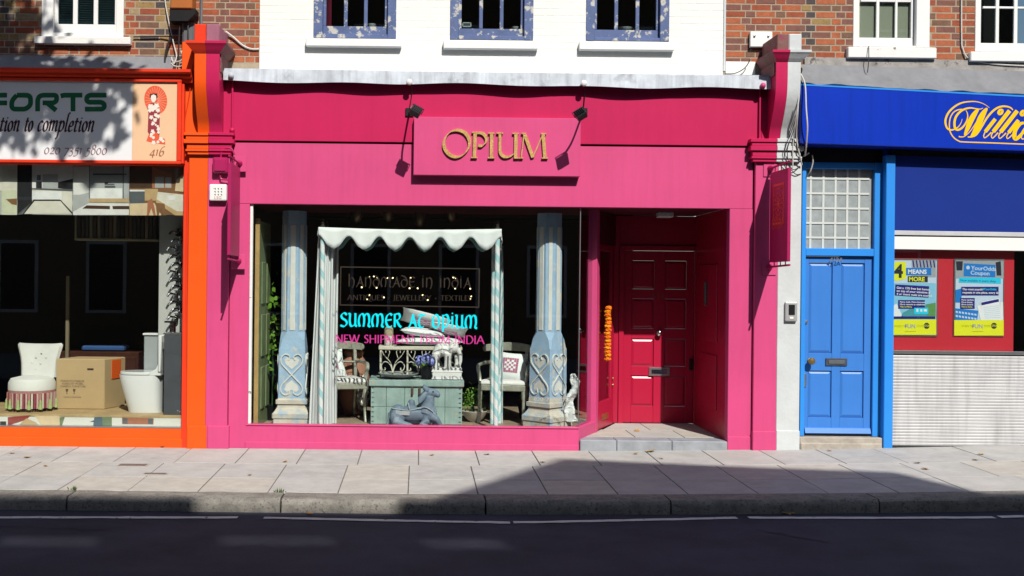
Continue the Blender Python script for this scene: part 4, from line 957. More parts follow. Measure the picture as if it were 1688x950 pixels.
# ------------------------------------------------------------ projecting signs
def hang_sign(X, z0, z1, label, side, print_side):
    t = thing('projecting_sign', (X, -.05, z0), label, 'sign', 'signs projecting from the pink pilasters')
    y0, y1 = -.68, -.11
    SG = RASPD
    b = build('board', MB().box(X - .018, X + .018, y0, y1, z0, z1), SG, t, .004)
    for z, s_ in ((z1 + .055, 1), (z0 - .05, -1)):
        r_ = build('rail', MB().tube([(X, -.06, z), (X, y0 - .03, z + .012)], .011, 8), RASPD, t)
        build('bracket_plate', MB().box(X - .075, X + .075, -.062, -.05, z - .09, z + .075), PINK, t, .003)
        build('bracket_cone', MB().lathe([(.011, -.15), (.022, -.10), (.036, -.065)], (X, 0, z), 12, 'y'), RASPD, t, smooth=True)
        for yy in (-.22, -.42, -.58): build('hook', MB().tube([(X, yy, z + .004), (X, yy, z - s_ * .075)], .006, 6), RASPD, t)
    if print_side:
        ORN = flatm('vermilion_print', (.92, .11, .03)); xs = X - .0195; yc = (y0 + y1) / 2; zc_ = z1 - .36
        # square emblem of nested ornament
        mb = MB(); S = .175
        def frame(s, w, dx):
            for a, b_, c, d_ in ((-s, s, s - w, s), (-s, s, -s, -s + w), (-s, -s + w, -s + w, s - w), (s - w, s, -s + w, s - w)):
                mb.add([(xs - dx, yc + a, zc_ + c * 1.25), (xs - dx, yc + b_, zc_ + c * 1.25), (xs - dx, yc + b_, zc_ + d_ * 1.25), (xs - dx, yc + a, zc_ + d_ * 1.25)], [(3, 2, 1, 0)])
        frame(S, .018, 0)
        for k in range(-3, 4):
            for s in (-1, 1):
                for (u, v) in ((k * .042, s * .135), (s * .135, k * .042)):
                    mb.add([(xs - .0005, yc + u + .014 * a_, zc_ + 1.25 * (v + .014 * c_)) for a_, c_ in ((-1, 0), (0, -1), (1, 0), (0, 1))], [(3, 2, 1, 0)])
        for rad, n_ in ((.10, 16), (.055, 10)):
            for k in range(n_):
                a_ = 2 * math.pi * k / n_; u, v = rad * math.cos(a_), rad * math.sin(a_); s = .016
                mb.add([(xs - .001, yc + u + s * math.cos(a_ + q), zc_ + 1.25 * (v + s * math.sin(a_ + q))) for q in (0, 1.9, math.pi, -1.9)], [(3, 2, 1, 0)])
        mb.add([(xs - .001, yc + .03 * a_, zc_ + .05 * c_) for a_, c_ in ((-1, 0), (0, -1), (1, 0), (0, 1))], [(3, 2, 1, 0)])
        build('emblem', mb, ORN, t)
        g = letters(CAPS, 'OPIUM', 0, .36, 0, .13, 0, .020, R(25), .3, .0005)
        mb = MB().add([(xs - .0006 - (p[1] * -1) * .2, y1 - .09 - p[0], z0 + .36 + p[2]) for p in g.v], g.f)
        build('lettering', mb, mat('dull_red_print', (.70, .07, .05), .5), t)
RASPD = mat('deep_raspberry_paint', (.40, .012, .10), .4, .06, 3, .03)
_, hz1 = at(1283, 281, -.4); _, hz0 = at(1283, 432, -.4)
hang_sign(3.86, hz0, hz1, 'narrow raspberry projecting sign with red emblem on the right pilaster', 1, True)
_, hz1 = at(385, 268, -.4); _, hz0 = at(385, 425, -.4)
hang_sign(-1.985, hz0 + .02, hz1 - .03, 'narrow pink projecting sign seen edge on at the left pilaster', -1, False)

# ------------------------------------------------------------ fittings on the piers
x0, x1, z0, z1 = rect(351, 260, 376, 286, -.1)
jb = thing('junction_box', ((x0 + x1) / 2, -.05, z0), 'pink painted electrical junction box on the left pilaster', 'junction box')
build('box', MB().box(x0, x1, -.13, -.05, z0, z1), RASPD, jb, .012); build('lid', MB().box(x0 + .02, x1 - .02, -.142, -.13, z0 + .02, z1 - .02), RASPD, jb, .006)
build('conduit', MB().tube(smoothpath([((x0 + x1) / 2, -.09, z1), ((x0 + x1) / 2 + .02, -.09, z1 + .09), (x1 + .03, -.1, z1 + .1), (x1 + .07, -.1, z1 + .03)]), .01, 8), RASPD, jb, smooth=True)
build('conduit', MB().tube(smoothpath([((x0 + x1) / 2, -.09, z0), ((x0 + x1) / 2 + .01, -.09, z0 - .06), (x1 + .05, -.1, z0 - .07)]), .01, 8), RASPD, jb, smooth=True)
x0, x1, z0, z1 = rect(345.5, 304, 374, 331, -.1)
al = thing('alarm_box', ((x0 + x1) / 2, -.05, z0), 'white alarm box with dotted emblem on the left pink pilaster', 'alarm')
build('casing', MB().box(x0, x1, -.12, -.05, z0, z1), WHITE, al, .014, seg=2)
ab = build('emblem', MB().box(x0 + .045, x0 + .05, -.1215, -.121, z1 - .05, z1 - .045), GREY, al)
for i in range(3):
    for j in range(3):
        xx, zz = x0 + .055 + .035 * i, z1 - .05 - .032 * j
        build('dot', MB().add([(xx, -.1212, zz), (xx + .016, -.1212, zz - .014), (xx + .016, -.1212, zz + .004), (xx + .006, -.1212, zz + .008)], [(0, 1, 2, 3)]), GREY, al)
txt('LSG', x0 + .055, z0 + .016, .044, -.1212, flatm('rust_print', (.45, .16, .10)), al, sx=1.1)
x0, x1, z0, z1 = rect(1294.5, 498, 1314.5, 530, -.08)
ic = thing('intercom', ((x0 + x1) / 2, -.05, z0), 'silver door intercom on the rendered pier beside the blue door', 'intercom')
build('casing', MB().box(x0, x1, -.085, -.045, z0, z1), mat('silver_casing', (.5, .5, .5), .4, .1, 9, .05, metal=.4), ic, .012, seg=2)
build('speaker_grille', MB().box(x0 + .035, x1 - .03, -.089, -.084, z0 + .07, z1 - .03), BLACKP, ic, .002); build('button', MB().box(x0 + .045, x1 - .045, -.09, -.084, z0 + .025, z0 + .05), WHITE, ic, .003)
x0, x1, z0, z1 = rect(1249, 43, 1286, 72, -.1)
wbk = thing('bracket_box', ((x0 + x1) / 2, UY, z0), 'white metal bracket plate on brick wall above the right pier', 'bracket')
build('plate', MB().box(x0, x1, UY - .06, UY - .01, z0 + .02, z1), WHITE, wbk, .005)
for xx in (x0 + .045, x1 - .045): build('bolt', MB().lathe([(.012, 0), (.012, -.015), (.002, -.017)], (xx, UY - .06, z1 - .05), 8, 'y'), STEEL, wbk)
# brown and grey telecom boxes by the left pier
x0, x1, z0, z1 = rect(282, -26, 318, 16, UY - .2)
cb = thing('cable_box', ((x0 + x1) / 2, UY, z0), 'brown cable termination box on the brick wall at the top edge', 'cable box')
build('casing', MB().box(x0, x1, UY - .24, UY - .01, z0, z1), BROWNBOX, cb, .012)
build('hood', MB().prism_y([(x0, z0 + .01), (x1 + .03, z0 + .01), (x1 + .03, z0 - .05), (x1 - .05, z0 - .13), (x0 - .01, z0 - .13)], UY - .22, UY - .02), BLACKP, cb)
for px in (295, 310.5):
    q = at(px, 24, .05); build('gland', MB().tube([(q[0], .07, q[1] + .02), (q[0], .07, q[1] - .03)], .009, 8), mat('blue_gland', (.08, .25, .75), .4), cb)
x0, x1, z0, z1 = rect(297.5, 33, 318.5, 82, UY - .2)
gb = thing('cable_box', ((x0 + x1) / 2, UY, z0), 'slim dark grey plastic cable box with wires hanging below', 'cable box')
build('casing', MB().box(x0, x1, UY - .12, UY - .0, z0, z1), GREY, gb, .014); build('cover', MB().box(x0 + .02, x1 - .02, UY - .135, UY - .12, z0 + .02, z1 - .06), GREY, gb, .006)
def cable(pts, r, m, label, grp=None):
    return build('cable', MB().tube(smoothpath([(*at(a, b, Y)[:1], Y, at(a, b, Y)[1]) for a, b, Y in pts], 6), r, 6), m, None, smooth=True, label=label, cat='cable', group=grp)
gL, gR = 'cables by the left pier', 'cables by the right pier'
cable([(271, -30, .19), (272, 0, .18), (277, 30, .17), (283, 57, .17), (287, 75, .17), (291, 92, .15), (287, 105, .12), (283, 100, .12)], .007, CABLEW, 'white cable running down the brick wall left of the grey cable box', gL)
cable([(295, 26, .07), (296, 45, .06), (294.5, 80, .06), (294, 108, .06)], .008, CABLEB, 'dark cable hanging from the left gland of the brown box', gL)
cable([(310.5, 26, .07), (310, 50, .05), (309.5, 78, .05), (303, 100, .05), (296, 112, .06)], .008, CABLEB, 'dark cable hanging in front of the grey cable box', gL)
cable([(283, 60, .16), (276, 75, .15), (272, 95, .14), (272, 112, .12)], .012, CABLEB, 'thick black cable looping left of the white cables', gL)
cable([(220, 61, .19), (240, 60.5, .19), (262, 60, .19), (284, 60, .17)], .008, CABLEB, 'dark cable running level from the window sill to the cable boxes', gL)
cable([(298, 84, .1), (301, 95, .06), (296, 101, .05), (285, 101, .08), (283, 94, .1)], .006, CABLEW, 'white cable looped under the grey cable box', gL)
cable([(300, 84, .1), (304, 98, .06), (299, 109, .05), (288, 109, .08), (282, 104, .1)], .006, CABLEW, 'lower white cable loop resting above the orange cornice', gL)
cable([(313, 84, .1), (318, 95, .04), (316, 120, -.06), (313, 150, -.04), (306, 190, -.03), (303, 215, -.03)], .006, REDOR, 'orange painted cable running down beside the left bracket', gL)
cable([(332, -30, .16), (332, 10, .15), (331.5, 41, .1)], .016, GREY, 'grey pipe coming down onto the left pier block', gL)
cable([(372, 52, .18), (385, 62, .19), (400, 75, .2), (414, 81, .2), (427, 81, .2)], .011, CABLEW, 'pale cable sweeping across brick to the white wall', gL)
cable([(311, 285, -.02), (308, 400, -.02), (309, 600, -.02), (314, 650, -.02), (312, 735, -.02)], .011, REDOR, 'orange painted cable down the left edge of the orange pilaster', gL)
cable([(1320, 122, -.2), (1327, 140, -.24), (1329, 180, -.28), (1331, 210, -.28), (1329, 240, -.2), (1327, 257, -.1)], .008, CABLEW, 'pale cable hanging across the left end of the blue fascia sign', gR)
cable([(1315, 170, -.3), (1311, 205, -.22), (1308, 228, -.14), (1307, 250, -.12), (1307, 277, -.1)], .007, CABLEW, 'pale cable down the front of the rendered right bracket', gR)
cable([(1319, 125, -.28), (1315, 185, -.27), (1313, 225, -.16), (1318, 255, -.13), (1322, 272, -.08)], .007, CABLEW, 'pale cable behind the blue sign end, curving to the door head', gR)
cable([(1317, 180, -.26), (1303, 222, -.12), (1297, 235, -.14), (1293, 256, -.13), (1299, 272, -.1), (1311, 287, -.07), (1320, 287, -.05)], .005, CABLEB, 'dark thin cable looping low over the right capital', gR)
cable([(1316, 190, -.26), (1305, 225, -.13), (1298, 246, -.14), (1300, 268, -.1), (1308, 280, -.08), (1319, 274, -.05)], .005, CABLEB, 'dark thin cable with the shorter loop over the right capital', gR)
cable([(1324, 258, -.02), (1331, 254, -.05), (1334, 252, -.06)], .008, CABLEW, 'short pale cable end sticking out above the blue door', gR)
cable([(1339, 256, -.05), (1340, 268, -.03), (1336, 282, 0), (1331, 290, .05)], .007, CABLEW, 'pale cable dangling in front of the fanlight', gR)
cable([(1585, -30, .2), (1585, 60, .2), (1587, 80, .2), (1598, 97, .19), (1640, 106, .18), (1720, 110, .18)], .008, CABLEW, 'pale cable running down between the right hand windows', gR)
cable([(1432, 76, .13), (1432, 100, .1), (1430, 120, .1)], .005, CABLEB, 'thin cable hanging below the cream blind window', gR)
cable([(1195, 122, .17), (1212, 121, .17), (1228, 112, .15), (1237, 98, .12)], .006, CABLEB, 'thin dark cable on the white band left of the right pier', gR)

# ------------------------------------------------------------ left shop's sign board
sbx = at(296, 200, -.11)[0]
fs = thing('fascia_sign', (-4.6, -.1, at(150, 266, -.11)[1]), 'white fascia sign with green lettering and kimono figure over the orange shop', 'sign')
FY = -.104; px_ = at(218, 200, FY)[0]
fz0, fz1 = at(150, 264.5, FY)[1], at(150, 135, FY)[1]
build('white_panel', MB().box(-7.3, px_, FY, SBY + .012, fz0, fz1), mat('white_sign_face', (.78, .79, .80), .3, .02, 3, 0), fs)
build('peach_panel', MB().box(px_ + .001, at(292, 200, FY)[0], FY, SBY + .012, fz0, fz1), mat('peach_sign_face', (.80, .52, .32), .35, .02, 3, 0), fs)
fx1_ = at(292, 200, FY)[0]
build('frame', MB().box(-7.3, fx1_ + .05, FY - .025, SBY + .012, fz1, fz1 + .035).box(-7.3, fx1_ + .05, FY - .025, SBY + .012, fz0 - .035, fz0).box(fx1_, fx1_ + .05, FY - .024, SBY + .012, fz0, fz1), REDOR, fs, .006)
GREEN = flatm('bottle_green_vinyl', (.006, .125, .048)); AUB = flatm('aubergine_vinyl', (.06, .015, .025)); MAU = flatm('mauve_vinyl', (.28, .15, .17)); RUSTV = flatm('rust_vinyl', (.36, .13, .07))
def zpt(a, b, ox, oy, s, Y): return at(ox + a / s, oy + b / s, Y)
def strokes(defs, w, Y, ox, oy, s, m, parent, nib=None, hair=.3, t=.001, rnd=0):
    mb = MB(); i = 0
    for kind, pts in defs:
        i += 1; q = [zpt(a, b, ox, oy, s, Y) for a, b in pts]; yy = Y - (i % 5) * .0003
        if kind == 'C': mb.ribbon(smoothpath(q, 7), w, yy, t, nib, hair)
        elif kind == 'O': mb.ribbon(smoothpath(q, 5, True), w, yy, t, nib, hair, True)
        elif kind == 'L' and rnd: mb.ribbon(roundpath(q, rnd), w, yy, t, nib, hair)
        else: mb.ribbon(q, w, yy, t, nib, hair)
    return build('lettering', mb, m, parent)
W_ = .052
strokes([('L', [(-130, 112), (-30, 112), (48, 112)]), ('L', [(-130, 165), (48, 165)]), ('L', [(-118, 112), (-118, 222)]),
         ('L', [(115, 112), (80, 150), (80, 207), (175, 207), (208, 180), (208, 112), (115, 112)]),
         ('L', [(256, 222), (256, 112), (385, 112), (385, 150), (365, 165), (290, 165)]), ('L', [(320, 165), (382, 216)]),
         ('L', [(413, 118), (435, 112), (560, 112)]), ('L', [(497, 118), (497, 222)]),
         ('L', [(725, 112), (610, 112), (590, 125), (590, 150), (605, 160), (690, 160), (710, 172), (710, 195), (695, 207), (578, 207)])], W_, FY - .0012, 0, 130, 4.129, GREEN, fs, rnd=.07)
def it_line(s, pa, pb, pbase, hpx, m, w, parent, Y):
    x0, z = at(pa, pbase, Y); x1, _ = at(pb, pbase, Y)
    return build('lettering', letters(ITAL, s, x0, x1, z, hpx * (DIST + Y) / F_PX, Y, w, R(40), .28, .001, shear=.2, gap=.03), m, parent)
it_line('tion', -2, 31, 216, 16 / .62, AUB, .026, fs, FY - .001); it_line('to', 39, 53, 216, 16 / .62, AUB, .026, fs, FY - .001); it_line('completion', 61, 154, 216, 16 / .62, AUB, .026, fs, FY - .001)
it_line('020 7351 5800', 72, 176, 254, 10 / .62, MAU, .015, fs, FY - .001); it_line('416', 246, 270, 257, 10 / .62, RUSTV, .017, fs, FY - .001)
# kimono figure with parasol, printed
P_ = lambda pts: [(a / 4.129, 130 + b / 4.129) for a, b in pts]
VERM = flatm('vermilion_vinyl', (.74, .10, .04)); WPR = flatm('white_print', (.82, .72, .62)); DRP = flatm('dark_red_print', (.30, .03, .05)); BLK = flatm('black_print', (.02, .012, .012)); PEAL = flatm('pale_ray_print', (.80, .40, .24))
fig = build('figure', MB().ppoly(P_([(1010, 235), (1005, 360), (1015, 380), (998, 425), (1060, 432), (1085, 385), (1088, 235), (1070, 165), (1030, 165), (1002, 190)]), FY - .0012), DRP, fs)
ov = MB().ppoly([((1060 + 78 * math.cos(a)) / 4.129, 130 + (145 + 97 * math.sin(a) + 8 * math.cos(a)) / 4.129) for a in [2 * math.pi * k / 40 for k in range(40)]], FY - .0006)
build('parasol', ov, VERM, fig)
ray = MB()
for k in range(26):
    a = 2 * math.pi * k / 26; q = [at((1062 + r_ * 78 * math.cos(a)) / 4.129, 130 + (148 + r_ * 95 * math.sin(a)) / 4.129, FY) for r_ in (.15, .97)]
    ray.ribbon(q, .0035, FY - .0009, .0002)
build('parasol_rib', ray, PEAL, fig)
build('robe', MB().ppoly(P_([(1012, 380), (996, 424), (1040, 436), (1125, 448), (1122, 410), (1090, 398), (1060, 360)]), FY - .0016), VERM, fig)
fl_ = MB(); rr2 = random.Random(5)
for (cx, cy, r_) in [(1040, 200, 22), (1065, 185, 18), (1025, 190, 18), (1075, 215, 14), (1020, 215, 14)] + [(1050 + rr2.uniform(-22, 30), 245 + k * 9 + rr2.uniform(-4, 4), rr2.uniform(7, 14)) for k in range(18)] + [(1045, 435, 14), (1095, 410, 14), (1110, 425, 10), (1075, 430, 10)]:
    fl_.ppoly(P_([(cx + r_ * (1 + .25 * math.sin(5 * a)) * math.cos(a), cy + r_ * (1 + .25 * math.sin(5 * a)) * math.sin(a)) for a in [2 * math.pi * k / 14 for k in range(14)]]), FY - .002 - .00004 * len(fl_.v) % .0008)
build('blossom_print', fl_, WPR, fig)
build('hair', MB().ppoly(P_([(1018, 122), (1022, 100), (1045, 90), (1068, 100), (1074, 126), (1064, 138), (1028, 138)]), FY - .0021), BLK, fig)
build('face', MB().ppoly(P_([(1028, 115), (1045, 106), (1062, 116), (1064, 140), (1050, 162), (1036, 158), (1026, 138)]), FY - .0032), WPR, fig)
build('hair_ornament', MB().ppoly(P_([(1022, 96), (1040, 88), (1062, 92), (1064, 102), (1045, 100), (1026, 106)]), FY - .0036), VERM, fig)

# ------------------------------------------------------------ blue fascia sign with yellow script
BSY = -.20
bs = thing('fascia_sign', (6, BSY, at(1500, 240, BSY)[1]), 'royal blue fascia sign with yellow script over the bookmaker', 'sign')
build('box', slab_q(1320.5, 141, 236.5, 1990, 176, 259, BSY, .3), SIGNB, bs, .006)
build('top_trim', slab_q(1321, 138.5, 141, 1990, 173, 176, BSY - .002, .28), BLUEL, bs)
YEL = flatm('yellow_vinyl', (.95, .56, .0), .4); PALE = flatm('pale_yellow_vinyl', (.88, .66, .30), .4)
Z4 = lambda pts: [(a / 9.5 + 1550, b / 9.5 + 150) for a, b in pts]
def script(defs, m, nib, hair, w):
    mb = MB(); i = 0
    for kind, pts, ww in defs:
        i += 1; yy = BSY - .0015 - (i % 6) * .0003; q = [at(a, b, yy) for a, b in Z4(pts)]
        q = smoothpath(q, 10, kind == 'O') if kind in 'CO' else q
        n_ = len(q); wid = [w * (ww if not isinstance(ww, tuple) else ww[0] + (ww[1] - ww[0]) * math.sin(math.pi * k / max(1, n_ - 1)) ** ww[2]) for k in range(n_)]
        mb.ribbon(q, wid, yy, .001, None, 0, kind == 'O')
    return build('lettering', mb, m, bs)
script([('C', [(768, 265), (690, 210), (580, 172), (460, 168), (330, 190), (220, 250), (130, 340), (85, 440), (84, 520), (110, 585), (160, 612), (225, 600), (285, 560), (325, 500), (343, 440)], (.3, 1.3, 1.5)),
        ('C', [(345, 290), (270, 300), (200, 345), (155, 430), (142, 540), (155, 640), (210, 730), (290, 785), (370, 800), (800, 815), (1300, 835), (2000, 862)], .75),
        ('C', [(670, 268), (630, 285), (560, 280), (480, 268), (400, 280), (320, 320), (255, 390), (225, 470), (225, 560), (250, 605), (300, 605), (360, 560), (410, 480), (430, 400), (420, 340), (400, 305)], (.35, 1.5, 1.2)),
        ('C', [(600, 285), (545, 350), (480, 460), (430, 580), (380, 700)], (.7, 3.6, .8)), ('C', [(290, 715), (340, 722), (390, 705), (470, 630), (560, 500), (600, 430)], (.9, .5, 1)),
        ('C', [(735, 270), (690, 330), (640, 420), (590, 540), (540, 640), (480, 715)], (.7, 4.2, .8)), ('C', [(430, 722), (500, 718), (570, 680), (650, 560), (720, 440), (800, 340), (880, 275), (960, 245), (1040, 245), (1100, 265), (1138, 300)], (.7, 1.3, 1)),
        ], YEL, None, 0, .0165)
script([('L', [(862, 440), (705, 640)], 2.6), ('C', [(705, 640), (680, 700), (692, 735), (730, 715), (800, 650)], (1.3, .7, .3)), ('O', [(912, 335), (940, 300), (972, 310), (960, 350), (925, 362)], 1.8),
        ('L', [(1085, 310), (830, 640)], 2.9), ('C', [(830, 640), (800, 700), (815, 740), (850, 715), (905, 655)], (1.3, .7, .3)),
        ('L', [(1205, 312), (945, 645)], 2.9), ('C', [(945, 645), (915, 705), (930, 745), (970, 720), (1030, 660)], (1.3, .7, .3)),
        ('L', [(1225, 458), (1070, 655)], 2.6), ('C', [(1070, 655), (1040, 715), (1052, 748), (1090, 725), (1150, 665)], (1.3, .7, .3)), ('O', [(1262, 352), (1290, 318), (1322, 328), (1310, 368), (1275, 380)], 1.8),
        ('C', [(1330, 500), (1250, 520), (1175, 620), (1160, 710), (1180, 750), (1240, 715), (1330, 600)], (1.0, 3.0, .6)), ('L', [(1420, 470), (1290, 660)], 2.6), ('C', [(1290, 660), (1270, 730), (1295, 755), (1350, 720)], (1.3, .7, .3)),
        ('L', [(1500, 475), (1390, 745)], 2.2), ('C', [(1440, 600), (1540, 480), (1580, 500), (1520, 740)], (1, 2, 1)), ('C', [(1560, 600), (1650, 480), (1700, 510), (1640, 700), (1700, 730)], (1, 2, 1))], YEL, None, 0, .0150)
ptext('412A', 1368, 431.5, 7, BDY - .031, mat('chrome_number', (.6, .6, .62), .3, .05, 5, 0, metal=.8), blue, bold=.015, name='door_number')
ptext('414', 1073, 492, 9, BY + .008, mat('dull_gold_number', (.28, .08, .06), .4, .05, 5, 0), pink, bold=.01, sx=1.15, name='door_number')

# ------------------------------------------------------------ posters in the betting shop
PB = {k: flatm('print_' + k, v, .35) for k, v in dict(navy=(.025, .02, .20), sky=(.25, .55, .75), mid=(.02, .20, .62), cyan=(.03, .60, .85), yellow=(.78, .80, .03), white=(.80, .82, .84), grey=(.35, .38, .42), dark=(.03, .035, .05), teal=(.08, .32, .38), pale=(.55, .66, .82), olive=(.40, .42, .02), green=(.12, .3, .1)).items()}
def poster(px0, py0, px1, py1, label):
    Y = .085; x0, x1, z0, z1 = rect(px0, py0, px1, py1, Y)
    t = thing('poster', ((x0 + x1) / 2, Y, z0), label, 'poster', 'framed posters in the betting shop window')
    build('frame', MB().box(x0 - .018, x1 + .018, Y + .002, Y + .014, z0 - .018, z1 + .018), STEEL, t, .004)
    build('sheet', MB().box(x0, x1, Y - .001, Y + .002, z0, z1), PB['pale'], t)
    return t, Y - .0015
def zz3(pts): return [(1465 + a / 5.278, 410 + b / 5.278) for a, b in pts]
def pp(t, Y, pts, c, lay, nm='print'):
    return build(nm, MB().ppoly(zz3(pts), Y - .0005 * lay), PB[c], t)
def box4(a, b, c, d_): return [(a, b), (c, b), (c, d_), (a, d_)]
def zt(t, Y, s, a, b, h, c, lay, **k): return ptext(s, 1465 + a / 5.278, 410 + b / 5.278, h / 5.278, Y - .0005 * lay, PB[c], t, **k)
t, Y = poster(1469.5, 429.5, 1543.5, 552.5, 'framed poster with large number four in the bookmaker window, beside the blue post')
pp(t, Y, [(30, 300), (410, 300), (410, 615), (30, 615)], 'sky', 1); pp(t, Y, [(200, 100), (410, 100), (410, 250), (200, 250)], 'grey', 1)
for k in range(7): pp(t, Y, [(205 + k * 30, 102), (216 + k * 30, 102), (226 + k * 30, 165), (215 + k * 30, 165)], 'navy', 2)
pp(t, Y, [(30, 500), (70, 480), (120, 590), (30, 590)], 'white', 2); pp(t, Y, [(120, 560), (230, 500), (410, 470), (410, 590), (110, 590)], 'teal', 2); pp(t, Y, [(330, 490), (410, 470), (410, 590), (340, 590)], 'green', 3)
pp(t, Y, [(40, 118), (148, 115), (152, 262), (60, 285), (34, 260)], 'yellow', 2); zt(t, Y, '4', 44, 250, 112, 'dark', 3, bold=.03)
pp(t, Y, box4(150, 168, 370, 232), 'mid', 3); zt(t, Y, 'MEANS', 166, 218, 36, 'white', 4, bold=.03, sx=1.0)
pp(t, Y, box4(166, 240, 340, 292), 'dark', 3); zt(t, Y, 'MORE', 174, 283, 36, 'yellow', 4, bold=.03)
pp(t, Y, [(58, 312), (352, 328), (346, 428), (52, 408)], 'navy', 3)
for i, s in enumerate(('Get a 15% free bet bonus', 'on top of your winnings if', '4 or more goals are scored.')): zt(t, Y, s, 68, 348 + i * 27, 18, 'white', 4, rot=-.05, bold=.02, sx=1.08)
pp(t, Y, box4(82, 448, 314, 524), 'navy', 3)
for i, (s, c) in enumerate((('More goals. More bonuses.', 'white'), ('More reasons to celebrate.', 'white'), ('This is More.', 'yellow'))): zt(t, Y, s, 96, 470 + i * 21, 13, c, 4, bold=.02, sx=1.1)
pp(t, Y, box4(222, 515, 344, 570), 'cyan', 4); pp(t, Y, box4(240, 525, 258, 550), 'white', 5); pp(t, Y, box4(275, 528, 292, 548), 'white', 5); pp(t, Y, box4(305, 528, 332, 548), 'white', 5)
pp(t, Y, box4(34, 590, 405, 612), 'navy', 4); pp(t, Y, box4(26, 616, 414, 751), 'yellow', 4)
def fun(t, Y, a):
    zt(t, Y, 'WHEN THE', a, 684, 20, 'olive', 5, sx=.75); zt(t, Y, 'FUN', a + 92, 692, 34, 'grey', 5, bold=.03, sx=1.0); zt(t, Y, 'STOPS', a + 196, 684, 20, 'olive', 5, sx=.7)
    pp(t, Y, [(a + 284 + 27 * math.cos(R(22.5 + 45 * k)), 672 + 28 * math.sin(R(22.5 + 45 * k))) for k in range(8)], 'dark', 5); zt(t, Y, 'STOP', a + 263, 680, 17, 'yellow', 6, bold=.02, sx=.85)
    pp(t, Y, box4(a + 95, 719, a + 190, 724), 'olive', 5)
fun(t, Y, 46)
t, Y = poster(1575, 430, 1653, 552.5, 'framed coupon poster in the bookmaker window, nearer the dark opening')
pp(t, Y, box4(580, 105, 1000, 260), 'grey', 1); pp(t, Y, [(930, 120), (975, 110), (980, 235), (940, 235)], 'dark', 2); pp(t, Y, [(585, 110), (645, 110), (640, 190), (590, 190)], 'dark', 2)
pp(t, Y, [(582, 360), (640, 345), (630, 470), (582, 470)], 'mid', 2); pp(t, Y, [(580, 520), (780, 540), (770, 622), (580, 622)], 'mid', 2)
for k in range(14): pp(t, Y, [(584 + (k % 7) * 27, 540 + (k // 7) * 36 + (k % 7) * 4), (602 + (k % 7) * 27, 546 + (k // 7) * 36 + (k % 7) * 4), (600 + (k % 7) * 27, 562 + (k // 7) * 36 + (k % 7) * 4), (582 + (k % 7) * 27, 556 + (k // 7) * 36 + (k % 7) * 4)], 'pale', 3)
pp(t, Y, [(655, 128), (928, 142), (926, 250), (652, 240)], 'mid', 3); zt(t, Y, 'YourOdds', 716, 184, 34, 'pale', 4, bold=.02, rot=-.04, sx=1.05); zt(t, Y, 'Coupon', 710, 225, 34, 'pale', 4, bold=.02, rot=-.04, sx=1.05)
pp(t, Y, [(690 + 16 * math.cos(R(30 * k)), 165 + 17 * math.sin(R(30 * k))) for k in range(12)], 'pale', 4)
pp(t, Y, [(612, 252), (976, 256), (976, 305), (612, 296)], 'cyan', 4); zt(t, Y, 'Now available in every shop.', 622, 284, 19, 'navy', 5, rot=-.02, sx=1.0)
pp(t, Y, box4(632, 332, 956, 408), 'navy', 4); zt(t, Y, 'The most popular', 640, 362, 18, 'white', 5, bold=.02); zt(t, Y, '#YourOdds', 812, 362, 18, 'cyan', 5, bold=.02); zt(t, Y, 'requests in one place, every day.', 640, 390, 18, 'white', 5, bold=.02, sx=.98)
pp(t, Y, box4(622, 430, 748, 524), 'navy', 4)
for i, (s, c) in enumerate((('More markets.', 'white'), ('More choice.', 'white'), ('More control.', 'white'), ('This is more.', 'yellow'))): zt(t, Y, s, 632, 452 + i * 20, 13, c, 5, bold=.02)
pp(t, Y, [(770, 500), (800, 490), (826, 622), (800, 622)], 'white', 4); pp(t, Y, [(970, 470), (994, 462), (998, 622), (970, 622)], 'white', 4); pp(t, Y, [(798, 466), (962, 430), (980, 622), (824, 622)], 'white', 5); pp(t, Y, [(804, 470), (956, 438), (960, 462), (808, 494)], 'navy', 6)
for k in range(7): pp(t, Y, [(822 + k * 2, 512 + k * 15), (960 + k * 2, 494 + k * 17), (960 + k * 2, 499 + k * 17), (822 + k * 2, 517 + k * 15)], 'pale', 6)
pp(t, Y, box4(570, 622, 1000, 757), 'yellow', 4); fun(t, Y, 632)

